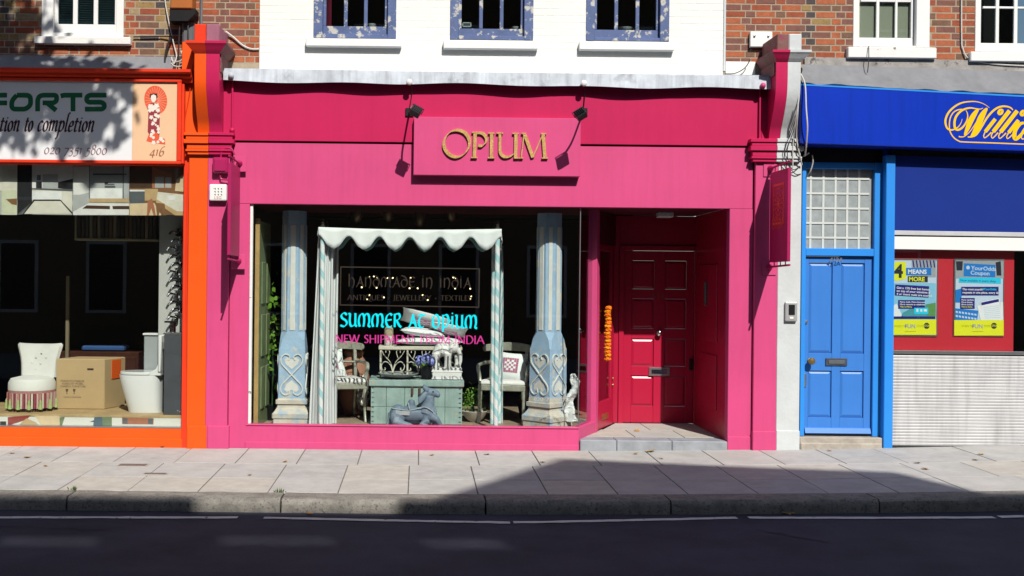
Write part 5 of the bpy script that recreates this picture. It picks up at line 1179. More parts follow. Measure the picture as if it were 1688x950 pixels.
# ------------------------------------------------------------ vinyl writing on the display pane
GY = .046
CYAN = flatm('cyan_vinyl', (.0, .72, .86), .4); MAG = flatm('magenta_vinyl', (.85, .06, .40), .4)
def film(m, op):                                            # part-transparent vinyl film
    nt = m.node_tree; N, K = nt.nodes, nt.links; out = N['Material Output']; t = N.new('ShaderNodeBsdfTransparent'); t.inputs[0].default_value = (1, .82, .93, 1)
    x = N.new('ShaderNodeMixShader'); x.inputs[0].default_value = op; K.new(t.outputs[0], x.inputs[1]); K.new(N['Principled BSDF'].outputs[0], x.inputs[2]); K.new(x.outputs[0], out.inputs[0])
film(MAG, .62)
GILT = mat('dull_gilt_vinyl', (.045, .034, .026), .45, .1, 4, 0, metal=.3)
def glines(font, s, pa, ya, pb, yb, hpx, w, m, label, cat='lettering', **k):
    x0, z = at(pa, ya, GY); x1, z1 = at(pb, yb, GY)
    t = thing('window_lettering', ((x0 + x1) / 2, GY, z), label, cat, 'vinyl lettering on the display pane'); gap = k.get('gap', .06)
    tot = sum(font[c][0] + gap for c in s) - gap; kk = (x1 - x0) / tot; sl = (z1 - z) / (x1 - x0); c0 = 0
    for wd in s.split(' '):
        ww_ = sum(font[c][0] + gap for c in wd) - gap; xa = x0 + c0 * kk
        build('word', letters(font, wd, xa, xa + ww_ * kk, z + sl * c0 * kk, hpx * (DIST + GY) / F_PX, GY, w, skew=sl, **k), m, t)
        c0 += ww_ + gap + font[' '][0] + gap
    return t
Q8 = lambda a, b: (550 + a / 6.335, 430 + b / 6.335)
glines(UNC, 'HANDMADE IN INDIA', *Q8(150, 270), *Q8(1435, 285), 17, .014, GILT, 'dull gilt uncial lettering in the framed upper panel of the display pane', nib=R(35), hair=.3)
glines(CAPS, 'ANTIQUES * JEWELLERY * TEXTILES', *Q8(145, 410), *Q8(1440, 418), 8.5, .008, GILT, 'small dull gilt capitals in the lower line of the framed panel', nib=R(15), hair=.4, serif=.1)
glines(UNC, 'SUMMER AT OPIUM', *Q8(70, 685), *Q8(1505, 708), 22, .026, CYAN, 'bright cyan uncial lettering across the display pane', nib=R(35), hair=.35, gap=.05)
glines(CAPS, 'NEW SHIPMENT FROM INDIA', *Q8(18, 856), *Q8(1572, 868), 13, .015, MAG, 'magenta capitals under the cyan lettering on the display pane', nib=R(15), hair=.4, serif=.09)
mb = MB(); cs = [at(*Q8(a, b), GY) for a, b in ((75, 65), (1522, 85), (1515, 485), (68, 462))]
mb.ribbon(cs, .012, GY, .001, closed=True)
build('gilt_border', mb, GILT, None, label='thin dull gilt rectangular border on the display pane', cat='lettering', group='vinyl lettering on the display pane')
FAINT = mat('pale_grey_vinyl', (.42, .42, .40), .5)
x, z = at(880, 661.5, GY); bl = thing('window_lettering', (x + .2, GY, z), 'faint telephone number in front of the right carved column', 'lettering', 'vinyl lettering on the display pane'); [txt(w_, x + dx, z, .06, GY, FAINT, bl, sx=1.15, name='number') for w_, dx in (('020', 0), ('7795', .135), ('0700', .305))]
# ------------------------------------------------------------ pink shop display
COLB = mat('column_blue_paint', (.36, .52, .70), .75, .15, 6, .35, 40, col2=(.62, .60, .55), thr=.60, ps=7, soft=.03)
COLW = mat('column_white_paint', (.74, .74, .70), .75, .1, 8, .35, 50, col2=(.40, .47, .55), thr=.67, ps=10)
COLS = mat('column_bare_base', (.62, .57, .49), .85, .2, 8, .5, 40, col2=(.38, .50, .62), thr=.55, ps=5, soft=.05)
GRNW = mat('pale_green_wash', (.47, .62, .58), .75, .1, 8, .2)
def column(px, Y, top, rot, label):
    cx = at(px, 550, Y)[0]; z = lambda py: at(px, py, Y - .12)[1]; k = (DIST + Y) / F_PX
    t = thing('carved_column', (cx, Y, FZ), label, 'column', 'carved columns in the display window', rz=rot, local=True)
    s = .146; ch = .05
    zf = lambda py: z(py) - FZ
    def octo(h, c): return [(-h + c, -h), (h - c, -h), (h, -h + c), (h, h - c), (h - c, h), (-h + c, h), (-h, h - c), (-h, -h + c)]
    def stack(lv):
        mb = MB(); n = 8; vs = []
        for zz, h, c in lv: vs += [(x, y, zz) for x, y in octo(h, c)]
        m = len(lv); fs = [(i * n + j, i * n + (j + 1) % n, (i + 1) * n + (j + 1) % n, (i + 1) * n + j) for i in range(m - 1) for j in range(n)] + [tuple(reversed(range(n))), tuple(range((m - 1) * n, m * n))]
        return mb.add(vs, fs)
    a = .136
    build('shaft', stack([(zf(575), .15, .012), (zf(560), .142, .03), (zf(548), a, .075), (zf(400), a, .078), (2.46, a - .002, .078)]), COLB, t)
    build('block', stack([(zf(657), .155, .006), (zf(575), .152, .006)]), COLB, t)
    build('base', stack([(0, .205, .01), (.075, .205, .01), (.08, .215, .01), (.13, .215, .01), (.16, .19, .01), (.20, .165, .008), (.235, .16, .008), (.24, .178, .008), (.285, .18, .008), (.29, .16, .006), (zf(656), .156, .006)]), COLS, t)
    # white flutes on the shaft faces, wide on the cardinal ones
    for q in range(8):
        an = q * math.pi / 4; r_ = a if q % 2 == 0 else a * 2 ** .5 - .078 / 2 ** .5; M = Matrix.Rotation(an, 3, 'Z')
        for dx in ((0,) if q % 2 else (0,)):
            w = .030 if q % 2 == 0 else .022
            zt0, zt1 = zf(545) , 2.3
            build('flute', MB().obox(M @ Vector((dx, -r_ - .001, (zt0 + zt1) / 2)), M @ Vector((w, 0, 0)), M @ Vector((0, .006, 0)), (0, 0, (zt1 - zt0) / 2)), COLW, t, .004)
    # heart and strap relief on each side of the block
    h0, h1 = zf(652), zf(583)
    for q in range(4):
        M = Matrix.Rotation(q * math.pi / 2, 3, 'Z'); hh = (h1 - h0) / 2; zc_ = (h0 + h1) / 2; g = MB()
        for sg in (-1, 1):
            for fl in (-1, 1):
                pts = [(0, 0), (.05 * sg, .22 * hh * fl), (.115 * sg, .52 * hh * fl), (.12 * sg, .80 * hh * fl), (.075 * sg, .97 * hh * fl), (.025 * sg, .88 * hh * fl), (.035 * sg, .70 * hh * fl)]
                g.ribbon(smoothpath([(x, zc_ + y) for x, y in pts], 6), .012, -.1665 - .0008 * sg - .0004 * fl, .014)
        g2 = MB()
        for fl in (-1, 1):
            g2.poly([(x, zc_ + y * hh * fl) for x, y in ((0, .26), (.07, .5), (.085, .72), (.05, .84), (0, .72), (-.05, .84), (-.085, .72), (-.07, .5))], -.1575)
        for mb_, mt, nm in ((g, COLW, 'strapwork'), (g2, COLW, 'heart')):
            build(nm, MB().add([M @ Vector(v) for v in mb_.v], mb_.f), mt, t)
    return t
column(484, .60, 400, 0, 'blue and white carved timber column left of the white canopy')
column(904, .53, 393, R(45), 'blue and white carved timber column at the right end of the window')

# canopy with scalloped valance, striped poles and a tied curtain
CLOTH = mat('white_cotton', (.83, .86, .86), .85, .03, 5, .1, 90)
CLOTHI = mat('teal_lining', (.22, .46, .46), .85, .05, 5, .05)
SHEER = mat('sheer_curtain', (.80, .83, .84), .85, .04, 5, .06, 90)
def spiral(name):
    m = mat(name, (.8, .85, .86), .7, 0, 3, 0); nt = m.node_tree; N, K = nt.nodes, nt.links; b = N['Principled BSDF']
    tc = N.new('ShaderNodeTexCoord'); sp = N.new('ShaderNodeSeparateXYZ'); K.new(tc.outputs['Object'], sp.inputs[0])
    an = N.new('ShaderNodeMath'); an.operation = 'ARCTAN2'; K.new(sp.outputs[1], an.inputs[0]); K.new(sp.outputs[0], an.inputs[1])
    d1 = N.new('ShaderNodeMath'); d1.operation = 'DIVIDE'; K.new(an.outputs[0], d1.inputs[0]); d1.inputs[1].default_value = 2 * math.pi
    zz = N.new('ShaderNodeMath'); zz.operation = 'MULTIPLY_ADD'; K.new(sp.outputs[2], zz.inputs[0]); zz.inputs[1].default_value = 5.2; K.new(d1.outputs[0], zz.inputs[2])
    fr = N.new('ShaderNodeMath'); fr.operation = 'FRACT'; K.new(zz.outputs[0], fr.inputs[0])
    gt = N.new('ShaderNodeMath'); gt.operation = 'GREATER_THAN'; K.new(fr.outputs[0], gt.inputs[0]); gt.inputs[1].default_value = .55
    mx = N.new('ShaderNodeMix'); mx.data_type = 'RGBA'; K.new(gt.outputs[0], mx.inputs[0]); mx.inputs[6].default_value = (.84, .88, .88, 1); mx.inputs[7].default_value = (.42, .70, .74, 1)
    K.new(mx.outputs[2], b.inputs['Base Color']); return m
STRIPE = spiral('cyan_white_spiral_ribbon')
CY0, CY1 = .18, .78
cx0, cx1 = at(527, 390, CY0)[0], at(822, 390, CY0)[0]; ctop = at(670, 376, CY0)[1]
cano = thing('canopy', ((cx0 + cx1) / 2, .48, FZ), 'white scalloped cloth canopy on spiral ribboned poles', 'canopy')
def valance(p0, p1, n_lobes, lab, m, phase=0, drop=.24):
    mb = MB(); n = n_lobes * 24; vs = []; d_ = Vector(p1) - Vector(p0); nrm = Vector((d_.y, -d_.x, 0)).normalized()
    for i in range(n + 1):
        s = i / n; u = (s * (n_lobes - 1 + .0) + .5) % 1.0      # lobes centred on the posts
        v = abs(u - .5) * 2                                     # 0 at lobe centre of the gap, 1 ... pendant
        # ogee scallop: pendant tongue at the ends, pointed arch between
        e = 1 - v if False else v
        gap = (1 - e)                                           # 1 at arch peak
        q_ = min(1, max(0, (gap - .22) / .73)); prof = drop - (drop - .115) * q_ * q_ * (3 - 2 * q_) - .02 * min(1, gap / .22) ** 2
        p = Vector(p0) + d_ * s; sag = -.018 * math.sin(math.pi * s); w = .008 * math.sin(s * 37 + phase) + .006 * math.sin(s * 91)
        for j in range(5):
            zz = p.z + sag * (1 - j / 4 * .3) - prof * j / 4; q = p + nrm * (w * j / 4 + .004 * j / 4)
            vs.append((q.x, q.y, zz))
    fs = [(i * 5 + j, (i + 1) * 5 + j, (i + 1) * 5 + j + 1, i * 5 + j + 1) for i in range(n) for j in range(4)]
    return build('valance', mb.add(vs, fs), m, cano, smooth=True, solid=.003)
L_, R_ = cx0 - .015, cx1 + .03
valance((L_, CY0, ctop), (R_, CY0, ctop), 7, 'front', CLOTH)
valance((L_, CY1, ctop), (L_, CY0, ctop), 3, 'side', CLOTH, 2); valance((R_, CY0, ctop), (R_, CY1, ctop), 3, 'side', CLOTH, 4); valance((R_, CY1, ctop), (L_, CY1, ctop), 7, 'back', CLOTHI, 6)
build('roof_cloth', sheet(L_, R_, CY0, CY1, lambda x, y: ctop - .02 - .025 * math.sin(math.pi * (x - L_) / (R_ - L_)), 20, 4), CLOTH, cano, smooth=True)
for (x, y, z1, r_) in ((cx0 + .03, CY0 + .03, ctop, .026), (cx1 - .01, CY0 + .03, ctop, .028), (cx1 - .01, CY1 - .03, ctop, .028), (cx0 + .03, CY1 - .03, ctop, .026)):
    po = build('pole', MB().lathe([(r_, FZ), (r_, z1)], (x, y, 0), 16), STRIPE, cano, smooth=True)
    build('finial', MB().lathe([(.012, z1), (.026, z1 + .015), (.014, z1 + .03), (.022, z1 + .05), (.012, z1 + .065), (.016, z1 + .085), (.002, z1 + .10)], (x, y, 0), 12), mat('dark_turned_wood', (.05, .035, .03), .4), po, smooth=True)
def curtain(x0, x1t, x1b, x0b, y, nm, amp, nf, zt=None, m=SHEER):
    mb = MB(); n = 60; k = 16; vs = []; zt = zt or ctop - .17
    for j in range(k + 1):
        s = j / k; a = x0 + (x0b - x0) * s; b = x1t + (x1b - x1t) * s; z = zt + (FZ + .004 - zt) * s
        for i in range(n + 1):
            u = i / n; vs.append((a + (b - a) * u, y + amp * math.sin(u * nf * 2 * math.pi + .6 * math.sin(s * 3)) * (.6 + .6 * s) + .015 * math.sin(s * 5 + u * 9), z))
    fs = [(j * (n + 1) + i, j * (n + 1) + i + 1, (j + 1) * (n + 1) + i + 1, (j + 1) * (n + 1) + i) for j in range(k) for i in range(n)]
    return build(nm, mb.add(vs, fs), m, cano, smooth=True)
ca, cb_, cc, cd = at(524, 410, CY0 + .1)[0], at(549, 410, CY0 + .1)[0], at(547, 690, CY0 + .1)[0], at(509, 690, CY0 + .1)[0]
curtain(ca, cb_, cc, cd, CY0 + .10, 'curtain', .022, 4)
ce, cf = at(536, 410, CY1 - .2)[0], at(558, 410, CY1 - .2)[0]
curtain(ce, cf, cf + .0, ce, CY1 - .2, 'curtain', .02, 3)
curtain(at(822, 500, CY1)[0], at(828, 500, CY1)[0], at(829, 640, CY1)[0], at(821, 640, CY1)[0], CY1 - .06, 'curtain', .008, 2, m=STRIPE)

# silver armchairs
SILV = mat('tarnished_silver_leaf', (.56, .57, .47), .34, .25, 14, .15, 40, metal=.45, col2=(.30, .29, .19), thr=.62, ps=18)
SEATC = mat('white_seat_cloth', (.80, .79, .77), .85, .06, 16, .15, 70, col2=(.55, .52, .52), thr=.68, ps=16)
def armchair(px, Y, rz, label):
    x = at(px, 640, Y)[0]
    t = thing('armchair', (x, Y, FZ), label, 'armchair', 'silver armchairs under the canopy', rz=rz, local=True)
    for s in (-1, 1):
        build('leg', MB().tube(smoothpath([(s * .255, -.235, .44), (s * .262, -.25, .3), (s * .262, -.25, .15), (s * .265, -.29, 0)]), [.026] * 9 + [.022] * 8 + [.02] * 8, 8), SILV, t, smooth=True)
        build('leg', MB().tube(smoothpath([(s * .215, .22, .44), (s * .215, .235, .3), (s * .215, .27, .12), (s * .215, .33, 0)]), .021, 8), SILV, t, smooth=True)
        build('stile', MB().tube(smoothpath([(s * .215, .22, .44), (s * .215, .235, .6), (s * .215, .27, .76), (s * .215, .31, .87)]), .022, 8), SILV, t, smooth=True)
        build('arm', MB().tube(smoothpath([(s * .22, .25, .68), (s * .27, .12, .685), (s * .30, -.05, .675), (s * .30, -.155, .672), (s * .295, -.20, .63), (s * .285, -.18, .57), (s * .275, -.19, .50), (s * .26, -.22, .44)]), .022, 8), SILV, t, smooth=True)
        build('scroll', MB().ball((s * .30, .285, .85), (.034, .034, .042), 12, 8), SILV, t, smooth=True)
    mb = MB(); vs = []; n = 14
    for i in range(n + 1):
        u = -1 + 2 * i / n; y = .32 - .075 * u * u; zt = .925 - .035 * u * u; zb = .825 - .01 * u * u
        vs += [(u * .30, y - .014, zb), (u * .30, y - .02, zt), (u * .30, y + .014, zt + .004), (u * .30, y + .014, zb)]
    fs = [(i * 4 + k, (i + 1) * 4 + k, (i + 1) * 4 + (k + 1) % 4, i * 4 + (k + 1) % 4) for i in range(n) for k in range(4)] + [(0, 1, 2, 3), (4 * n + 3, 4 * n + 2, 4 * n + 1, 4 * n)]
    build('top_rail', mb.add(vs, fs), SILV, t, .004)
    build('cross_rail', MB().tube([(-.215, .25, .67), (0, .29, .67), (.215, .25, .67)], .03, 8, .5), SILV, t, smooth=True)
    build('seat_frame', MB().prism_z([(-.285, -.27), (.285, -.27), (.235, .25), (-.235, .25)], .385, .455), SILV, t, .008)
    c = MB(); pts = [(-.275, -.262), (.275, -.262), (.228, .235), (-.228, .235)]; vs = []
    for zz, s in ((.455, 1), (.485, 1.0), (.505, .93), (.512, .7)): vs += [(a * s, b * s, zz) for a, b in pts]
    c.add(vs, [(i * 4 + k, i * 4 + (k + 1) % 4, (i + 1) * 4 + (k + 1) % 4, (i + 1) * 4 + k) for i in range(3) for k in range(4)] + [(12, 13, 14, 15), (3, 2, 1, 0)])
    build('seat_pad', c, SEATC, t, .01, True)
    return t, x
def cushion(name, c, sx, sy, sz, rot, m, label, cat='cushion', group=None, print_m=None):
    """pillow with pinched corners, thickness along local y"""
    n = 12; mb = MB(); vs = []
    M = rot
    for side in (-1, 1):
        for j in range(n + 1):
            for i in range(n + 1):
                u, v = -1 + 2 * i / n, -1 + 2 * j / n
                th = (max(0, (1 - u ** 2)) * max(0, (1 - v ** 2))) ** .5; pin = 1 - .07 * (1 - abs(v) ** 2 * 1.0) * abs(u) ** 3 * 1; piv = 1 - .07 * (1 - u * u) * abs(v) ** 3
                vs.append(M @ Vector((u * sx * pin, side * sy * th, v * sz * piv)) + Vector(c))
    N_ = (n + 1) ** 2; fs = []
    for k in (0, 1):
        for j in range(n):
            for i in range(n):
                a = k * N_ + j * (n + 1) + i; f = (a, a + 1, a + n + 2, a + n + 1); fs.append(f if k == 0 else f[::-1])
    o = build(name, mb.add(vs, fs), m, None, smooth=True, label=label, cat=cat, group=group)
    if print_m:
        q = MB(); s_ = .52
        for j in range(7):
            for i in range(7):
                if (i + j) % 2 == 0 or i in (0, 6) or j in (0, 6):
                    a = [(-1 + 2 * (i + di) / 7) * s_ for di in (0, .92)]; b = [(-1 + 2 * (j + dj) / 7) * s_ for dj in (0, .92)]
                    f = lambda u, v: M @ Vector((u * sx, -sy * ((1 - u ** 2) * (1 - v ** 2)) ** .5 - .003, v * sz)) + Vector(c)
                    q.add([f(a[0], b[0]), f(a[1], b[0]), f(a[1], b[1]), f(a[0], b[1])], [(0, 1, 2, 3)])
        build('print', q, print_m, o)
    return o
PKP = flatm('faded_pink_print', (.45, .16, .26), .8); LPK = flatm('pink_print', (.70, .28, .48), .8)
t, xch = armchair(833, .98, R(-14), 'silver armchair with printed cushion beside the right carved column')
MR = lambda rz, rx, ry=0: Matrix.Rotation(rz, 3, 'Z') @ Matrix.Rotation(rx, 3, 'X') @ Matrix.Rotation(ry, 3, 'Y')
cushion('cushion', (xch + .06, .93, FZ + .66), .185, .065, .175, MR(R(-14), R(-22), R(4)), CLOTH, 'white cushion with pink square print on the right armchair', group='cushions in the display', print_m=PKP)
t, xcl = armchair(561, .98, R(12), 'silver armchair half hidden by the white curtain')
cushion('cushion', (xcl - .13, .98, FZ + .66), .18, .06, .17, MR(R(12), R(-20), R(-8)), CLOTH, 'white cushion with pink stripe on the left armchair', group='cushions in the display', print_m=PKP)

# green chest
CHEST = mat('sea_green_chest_paint', (.34, .47, .44), .75, .18, 6, .3, 40, col2=(.50, .44, .34), thr=.63, ps=8, soft=.03, streak=.2)
TY = .52
x0, x1, z0, z1 = rect(611, 637, 762, 702, TY); z0 = FZ
ch = thing('chest', ((x0 + x1) / 2, TY + .28, FZ), 'weathered sea green wooden chest behind the stone bull', 'chest')
zz1 = at(690, 637, TY)[1]
build('body', MB().box(x0 + .006, x1 - .006, TY + .01, TY + .55, z0, zz1), CHEST, ch, .004)
bw_ = [x0 + (x1 - x0) * k for k in (0, .17, .37, .60, .81, 1)]
for a, b in zip(bw_, bw_[1:]):
    zm = z0 + (zz1 - z0) * .47
    for za, zb2 in ((z0 + .01, zm), (zm, zz1)): build('plank', MB().box(a + .002, b - .002, TY - .004 + random.uniform(-.003, .003), TY + .012, za + .0015, zb2 - .0015), CHEST, ch, .003)
lid_ = rect(608, 626.5, 765, 637.5, TY - .02)
lid = build('lid', MB().box(lid_[0], lid_[1], TY - .03, TY + .58, lid_[2], lid_[3]), CHEST, ch, .012, seg=2)
for px in (680, 692): q = at(px, 637, TY - .03); build('hasp', MB().box(q[0] - .012, q[0] + .012, TY - .038, TY - .03, q[1] - .10, q[1]), mat('rusty_iron', (.12, .07, .05), .7), lid, .003)
for zq_ in [z0 + .04 + .055 * k for k in range(8)]:
    for xs in (x0 + .012, x1 - .04): build('corner_nail', MB().box(xs, xs + .025, TY - .010, TY - .002, zq_, zq_ + .008), GREY, ch)
LT = lid_[3]                                               # top of the chest lid

# stone bull
BULL = mat('blue_grey_carved_stone', (.165, .225, .30), .55, .2, 10, .25, 40, col2=(.30, .36, .42), thr=.62, ps=9, soft=.05)
UZ = .001376; bxc, byc = at(600 + 415 / 5, 700, .3)[0], .30
def bz_(a, b, y=0): return Vector((bxc + (a - 415) * UZ, byc + y * UZ, FZ + .012 + (905 - b) * UZ))
mb = MB()
def E(a, b, y, ra, rb, ry, rot=0): mb.ball(bz_(a, b, y), (ra * UZ, ry * UZ, rb * UZ), 16, 10, Matrix.Rotation(R(rot), 3, 'Y'))
def T(pts, rs): mb.tube([bz_(*p) for p in pts], [r * UZ for r in rs], 12)
E(280, 805, 0, 72, 85, 66); E(400, 800, 0, 130, 74, 70); E(525, 795, 0, 78, 88, 66); T([(385, 755, 0), (390, 700, 0), (392, 682, 0)], [40, 30, 22])
T([(510, 790, 0), (530, 710, 0), (538, 650, 0)], [74, 50, 40]); E(530, 622, 0, 44, 40, 36); T([(530, 618, 0), (575, 625, 0), (608, 638, 0)], [38, 33, 26]); E(606, 638, 0, 20, 27, 30)
for s in (-1, 1): T([(250, 850, s * 52), (330, 878, s * 78), (400, 888, s * 84)], [46, 30, 18]); E(275, 825, s * 50, 62, 66, 30)
T([(555, 815, -48), (600, 838, -66), (628, 880, -62), (640, 902, -62)], [40, 27, 19, 15]); T([(520, 850, -48), (470, 880, -78), (530, 893, -84)], [38, 25, 16]); T([(560, 840, 40), (615, 885, 58), (560, 895, 70)], [38, 22, 15])
T([(212, 790, 0), (204, 850, -16), (190, 892, -20)], [16, 12, 10])
bull = build('bull_statue', mb, BULL, None, remesh=.006, label='blue grey carved stone bull lying before the green chest', cat='statue')
for s in (-1, 1):
    build('ear', MB().ball(bz_(482, 655, s * 52), (23 * UZ, 9 * UZ, 62 * UZ), 14, 10, Matrix.Rotation(R(36), 3, 'Y') @ Matrix.Rotation(s * R(14), 3, 'X')), BULL, bull, smooth=True)
    build('horn', MB().tube([bz_(515, 600, s * 24), bz_(496, 578, s * 34), bz_(490, 562, s * 30)], [.034, .026, .012], 10), BULL, bull, smooth=True)
    build('eye', MB().ball(bz_(566, 612, s * 33), (8 * UZ, 5 * UZ, 6 * UZ), 10, 8), BLACKP, bull, smooth=True)
TRIM = mat('pale_carved_band', (.42, .46, .48), .7, .15, 12, .2)
g = MB(); g.tube(smoothpath([bz_(470, 740, -62), bz_(500, 735, -66), bz_(545, 755, -68), bz_(592, 800, -48)]), .006, 6); g.tube(smoothpath([bz_(232, 748, -44), bz_(300, 758, -58), bz_(380, 762, -62), bz_(470, 740, -62)]), .006, 6); g.tube(smoothpath([bz_(365, 705, -30), bz_(372, 750, -70)]), .006, 6)
build('harness', g, TRIM, bull, smooth=True)
build('saddle_cloth', MB().obox(bz_(318, 785, -70), (.08, 0, -.004), (0, .006, 0), (0, 0, .024)), TRIM, bull, .004)
build('hoof', MB().obox(bz_(620, 895, -62), (.012, 0, -.024), (0, .015, 0), (.012, 0, .006)), WHITE, bull, .004)
build('base_slab', MB().box(bz_(205, 905)[0], bz_(660, 905)[0], byc - .12, byc + .12, FZ + .001, FZ + .014), BULL, bull, .004)

# console table with ironwork, on the chest
IRON = mat('chalky_ivory_iron', (.66, .63, .52), .7, .12, 9, .25)
CYc = .86
x0, x1, z0, z1 = rect(624, 571, 762, 577.5, CYc - .14)
tbz = LT
ctb = thing('console_table', ((x0 + x1) / 2, CYc, tbz), 'small ivory iron scrollwork table standing on the green chest', 'table')
build('top', MB().box(x0, x1, CYc - .14, CYc + .14, z0, z1), IRON, ctb, .006)
for xx in (x0 + .025, (x0 + x1) / 2 - .15, x1 - .025):
    for yy in (CYc - .12, CYc + .12): build('leg', MB().box(xx - .010, xx + .010, yy - .010, yy + .010, tbz + .001, z0), IRON, ctb, .002)
h = z0 - tbz
def scrl(cx, s):
    m = MB(); b = tbz + .06; y = CYc - .12
    m.tube([(p.x, y, p.y) for p in smoothpath([(cx, b), (cx + s * .03, b + .09), (cx + s * .09, b + .13), (cx + s * .135, b + .085), (cx + s * .12, b + .03), (cx + s * .09, b + .035), (cx + s * .095, b + .06)], 6)], .006, 6)
    m.tube([(p.x, y, p.y) for p in smoothpath([(cx, b + .02), (cx + s * .03, b + .12), (cx + s * .10, b + .2), (cx + s * .14, b + .27)], 6)], .005, 6)
    m.tube([(p.x, y, p.y) for p in smoothpath([(cx + s * .06, b + .17), (cx + s * .04, b + .25), (cx + s * .08, b + .27), (cx + s * .085, b + .235)], 6)], .005, 6)
    build('scroll', m, IRON, ctb, smooth=True)
for cx in (x0 + .17, x0 + .47, x0 + .77): scrl(cx, 1); scrl(cx, -1)
TT = z1
xs_ = at(641, 560, CYc)[0]
fg = build('figurine', MB().lathe([(.052, 0), (.055, .03), (.048, .10), (.044, .13), (.05, .15), (.045, .19), (.03, .215), (.004, .222)], (xs_, CYc - .06, TT + .001), 14), mat('ivory_figurine', (.66, .64, .58), .7, .1, 20, .4, 30), None, smooth=True, label='small pale figurine with straw hair on the iron table', cat='figurine')
build('hair', MB().lathe([(.052, .115), (.056, .15), (.05, .20), (.032, .224), (.004, .232)], (xs_, CYc - .055, TT + .001), 14), mat('straw', (.42, .36, .24), .9, .3, 30, .6, 40), fg, smooth=True)
RZ90 = MR(0, R(90))
xq, _ = at(703, 560, CYc)
GC = 'cushions in the display'
cushion('cushion', (at(708, 560, CYc)[0], CYc, TT + .055), .40, .055, .2, MR(0, R(90), 0) , CLOTH, 'lowest flat white cushion on the iron table', group=GC, print_m=None)
cushion('cushion', (at(697, 545, CYc)[0], CYc, TT + .155), .27, .055, .18, Matrix.Rotation(R(7), 3, 'Y') @ MR(0, R(90)), CLOTH, 'plain white cushion in the middle of the cushion stack', group=GC)
cushion('cushion', (at(738, 548, CYc)[0], CYc - .02, TT + .19), .23, .05, .17, Matrix.Rotation(R(10), 3, 'Y') @ MR(0, R(68)), CLOTH, 'white cushion with pink embroidery at the right of the stack', group=GC, print_m=LPK)
cushion('cushion', (at(702, 527, CYc)[0], CYc + .08, TT + .30), .30, .05, .17, Matrix.Rotation(R(14), 3, 'Y') @ MR(0, R(60)), CLOTH, 'topmost tilted cushion with pink embroidery on the stack', group=GC, print_m=LPK)

# marble elephant on plinth
MARB = mat('white_marble', (.80, .80, .78), .45, .05, 6, .1, 40)
EY = TY + .12; exc = at(600 + 680 / 5, 600, EY)[0]; EU = (DIST + EY) / F_PX / 5
def ez(a, b, y=0): return Vector((exc + (a - 680) * EU, EY + y * EU, LT + .002 + (536 - b) * EU))
mb = MB()
def E2(a, b, y, ra, rb, ry): mb.ball(ez(a, b, y), (ra * EU, ry * EU, rb * EU), 16, 10)
def T2(pts, rs): mb.tube([ez(*p) for p in pts], [r * EU for r in rs], 12)
E2(650, 295, 0, 80, 58, 62); E2(610, 315, 0, 45, 55, 55); E2(735, 275, 0, 46, 48, 48); E2(745, 250, 0, 30, 26, 36)
T2([(770, 290, 0), (792, 330, 0), (795, 390, 0), (785, 430, 0)], [26, 19, 15, 12])
for a, y in ((590, -38), (605, 38), (690, -42), (700, 38)): T2([(a, 320, y), (a - 4, 380, y), (a - 6, 445, y)], [34, 25, 27])
T2([(760, 330, 30), (770, 400, 30), (768, 445, 30)], [20, 20, 24])
mb.box(ez(560, 470).x, ez(805, 470).x, EY - .085, EY + .085, ez(0, 500).z, ez(0, 440).z)
el = build('elephant_statue', mb, MARB, None, remesh=.0062, label='white marble elephant statue standing on the chest lid', cat='statue')
for s in (-1, 1): build('ear', MB().tube(smoothpath([ez(718, 245, s * 44), ez(708, 280, s * 54), ez(716, 318, s * 52)]), [.012 + .022 * math.sin(math.pi * k / 16) for k in range(17)], 8, .35), MARB, el, smooth=True)
build('plinth', MB().box(ez(565, 0).x, ez(802, 0).x, EY - .095, EY + .095, ez(0, 535).z, ez(0, 470).z).box(ez(555, 0).x, ez(810, 0).x, EY - .1, EY + .1, ez(0, 476).z, ez(0, 466).z).box(ez(558, 0).x, ez(808, 0).x, EY - .1, EY + .1, ez(0, 536).z, ez(0, 522).z), MARB, el, .005)
build('howdah_cloth', MB().tube(smoothpath([ez(640, 320, -63), ez(645, 270, -52), ez(655, 236, 0)]), .010, 8), MARB, el, smooth=True)

# bowl and hydrangea on the lid
xb0, zb0_ = at(657, 626, TY + .12)
build('fluted_bowl', MB().lathe([(.09, .002), (.16, .022), (.225, .055), (.24, .062), (.232, .066), (.15, .035), (.05, .018)], (xb0, TY + .16, LT), 28), mat('pale_pewter', (.52, .55, .52), .45, .1, 8, .1, metal=.3), None, smooth=True, label='shallow fluted pale bowl on the chest below the ironwork', cat='bowl')
xh = at(700, 615, TY + .05)[0]
hyd = thing('hydrangea', (xh, TY + .08, LT), 'blue hydrangea in a dark pot on the green chest', 'plant')
build('pot', MB().lathe([(.055, .001), (.068, .13), (.074, .135), (.074, .15), (.06, .15), (.055, .12)], (xh + .02, TY + .08, LT), 16), BLACKP, hyd, smooth=True)
FLW = [mat('hydrangea_%d' % i, c, .7, .15, 30, 0) for i, c in enumerate(((.20, .24, .72), (.30, .35, .82), (.44, .46, .86)))]
LG = mat('fresh_green_leaf', (.13, .28, .03), .5, .3, 12, 0); DG = mat('dark_green_leaf', (.03, .08, .02), .5, .3, 12, 0)
rr = random.Random(3)
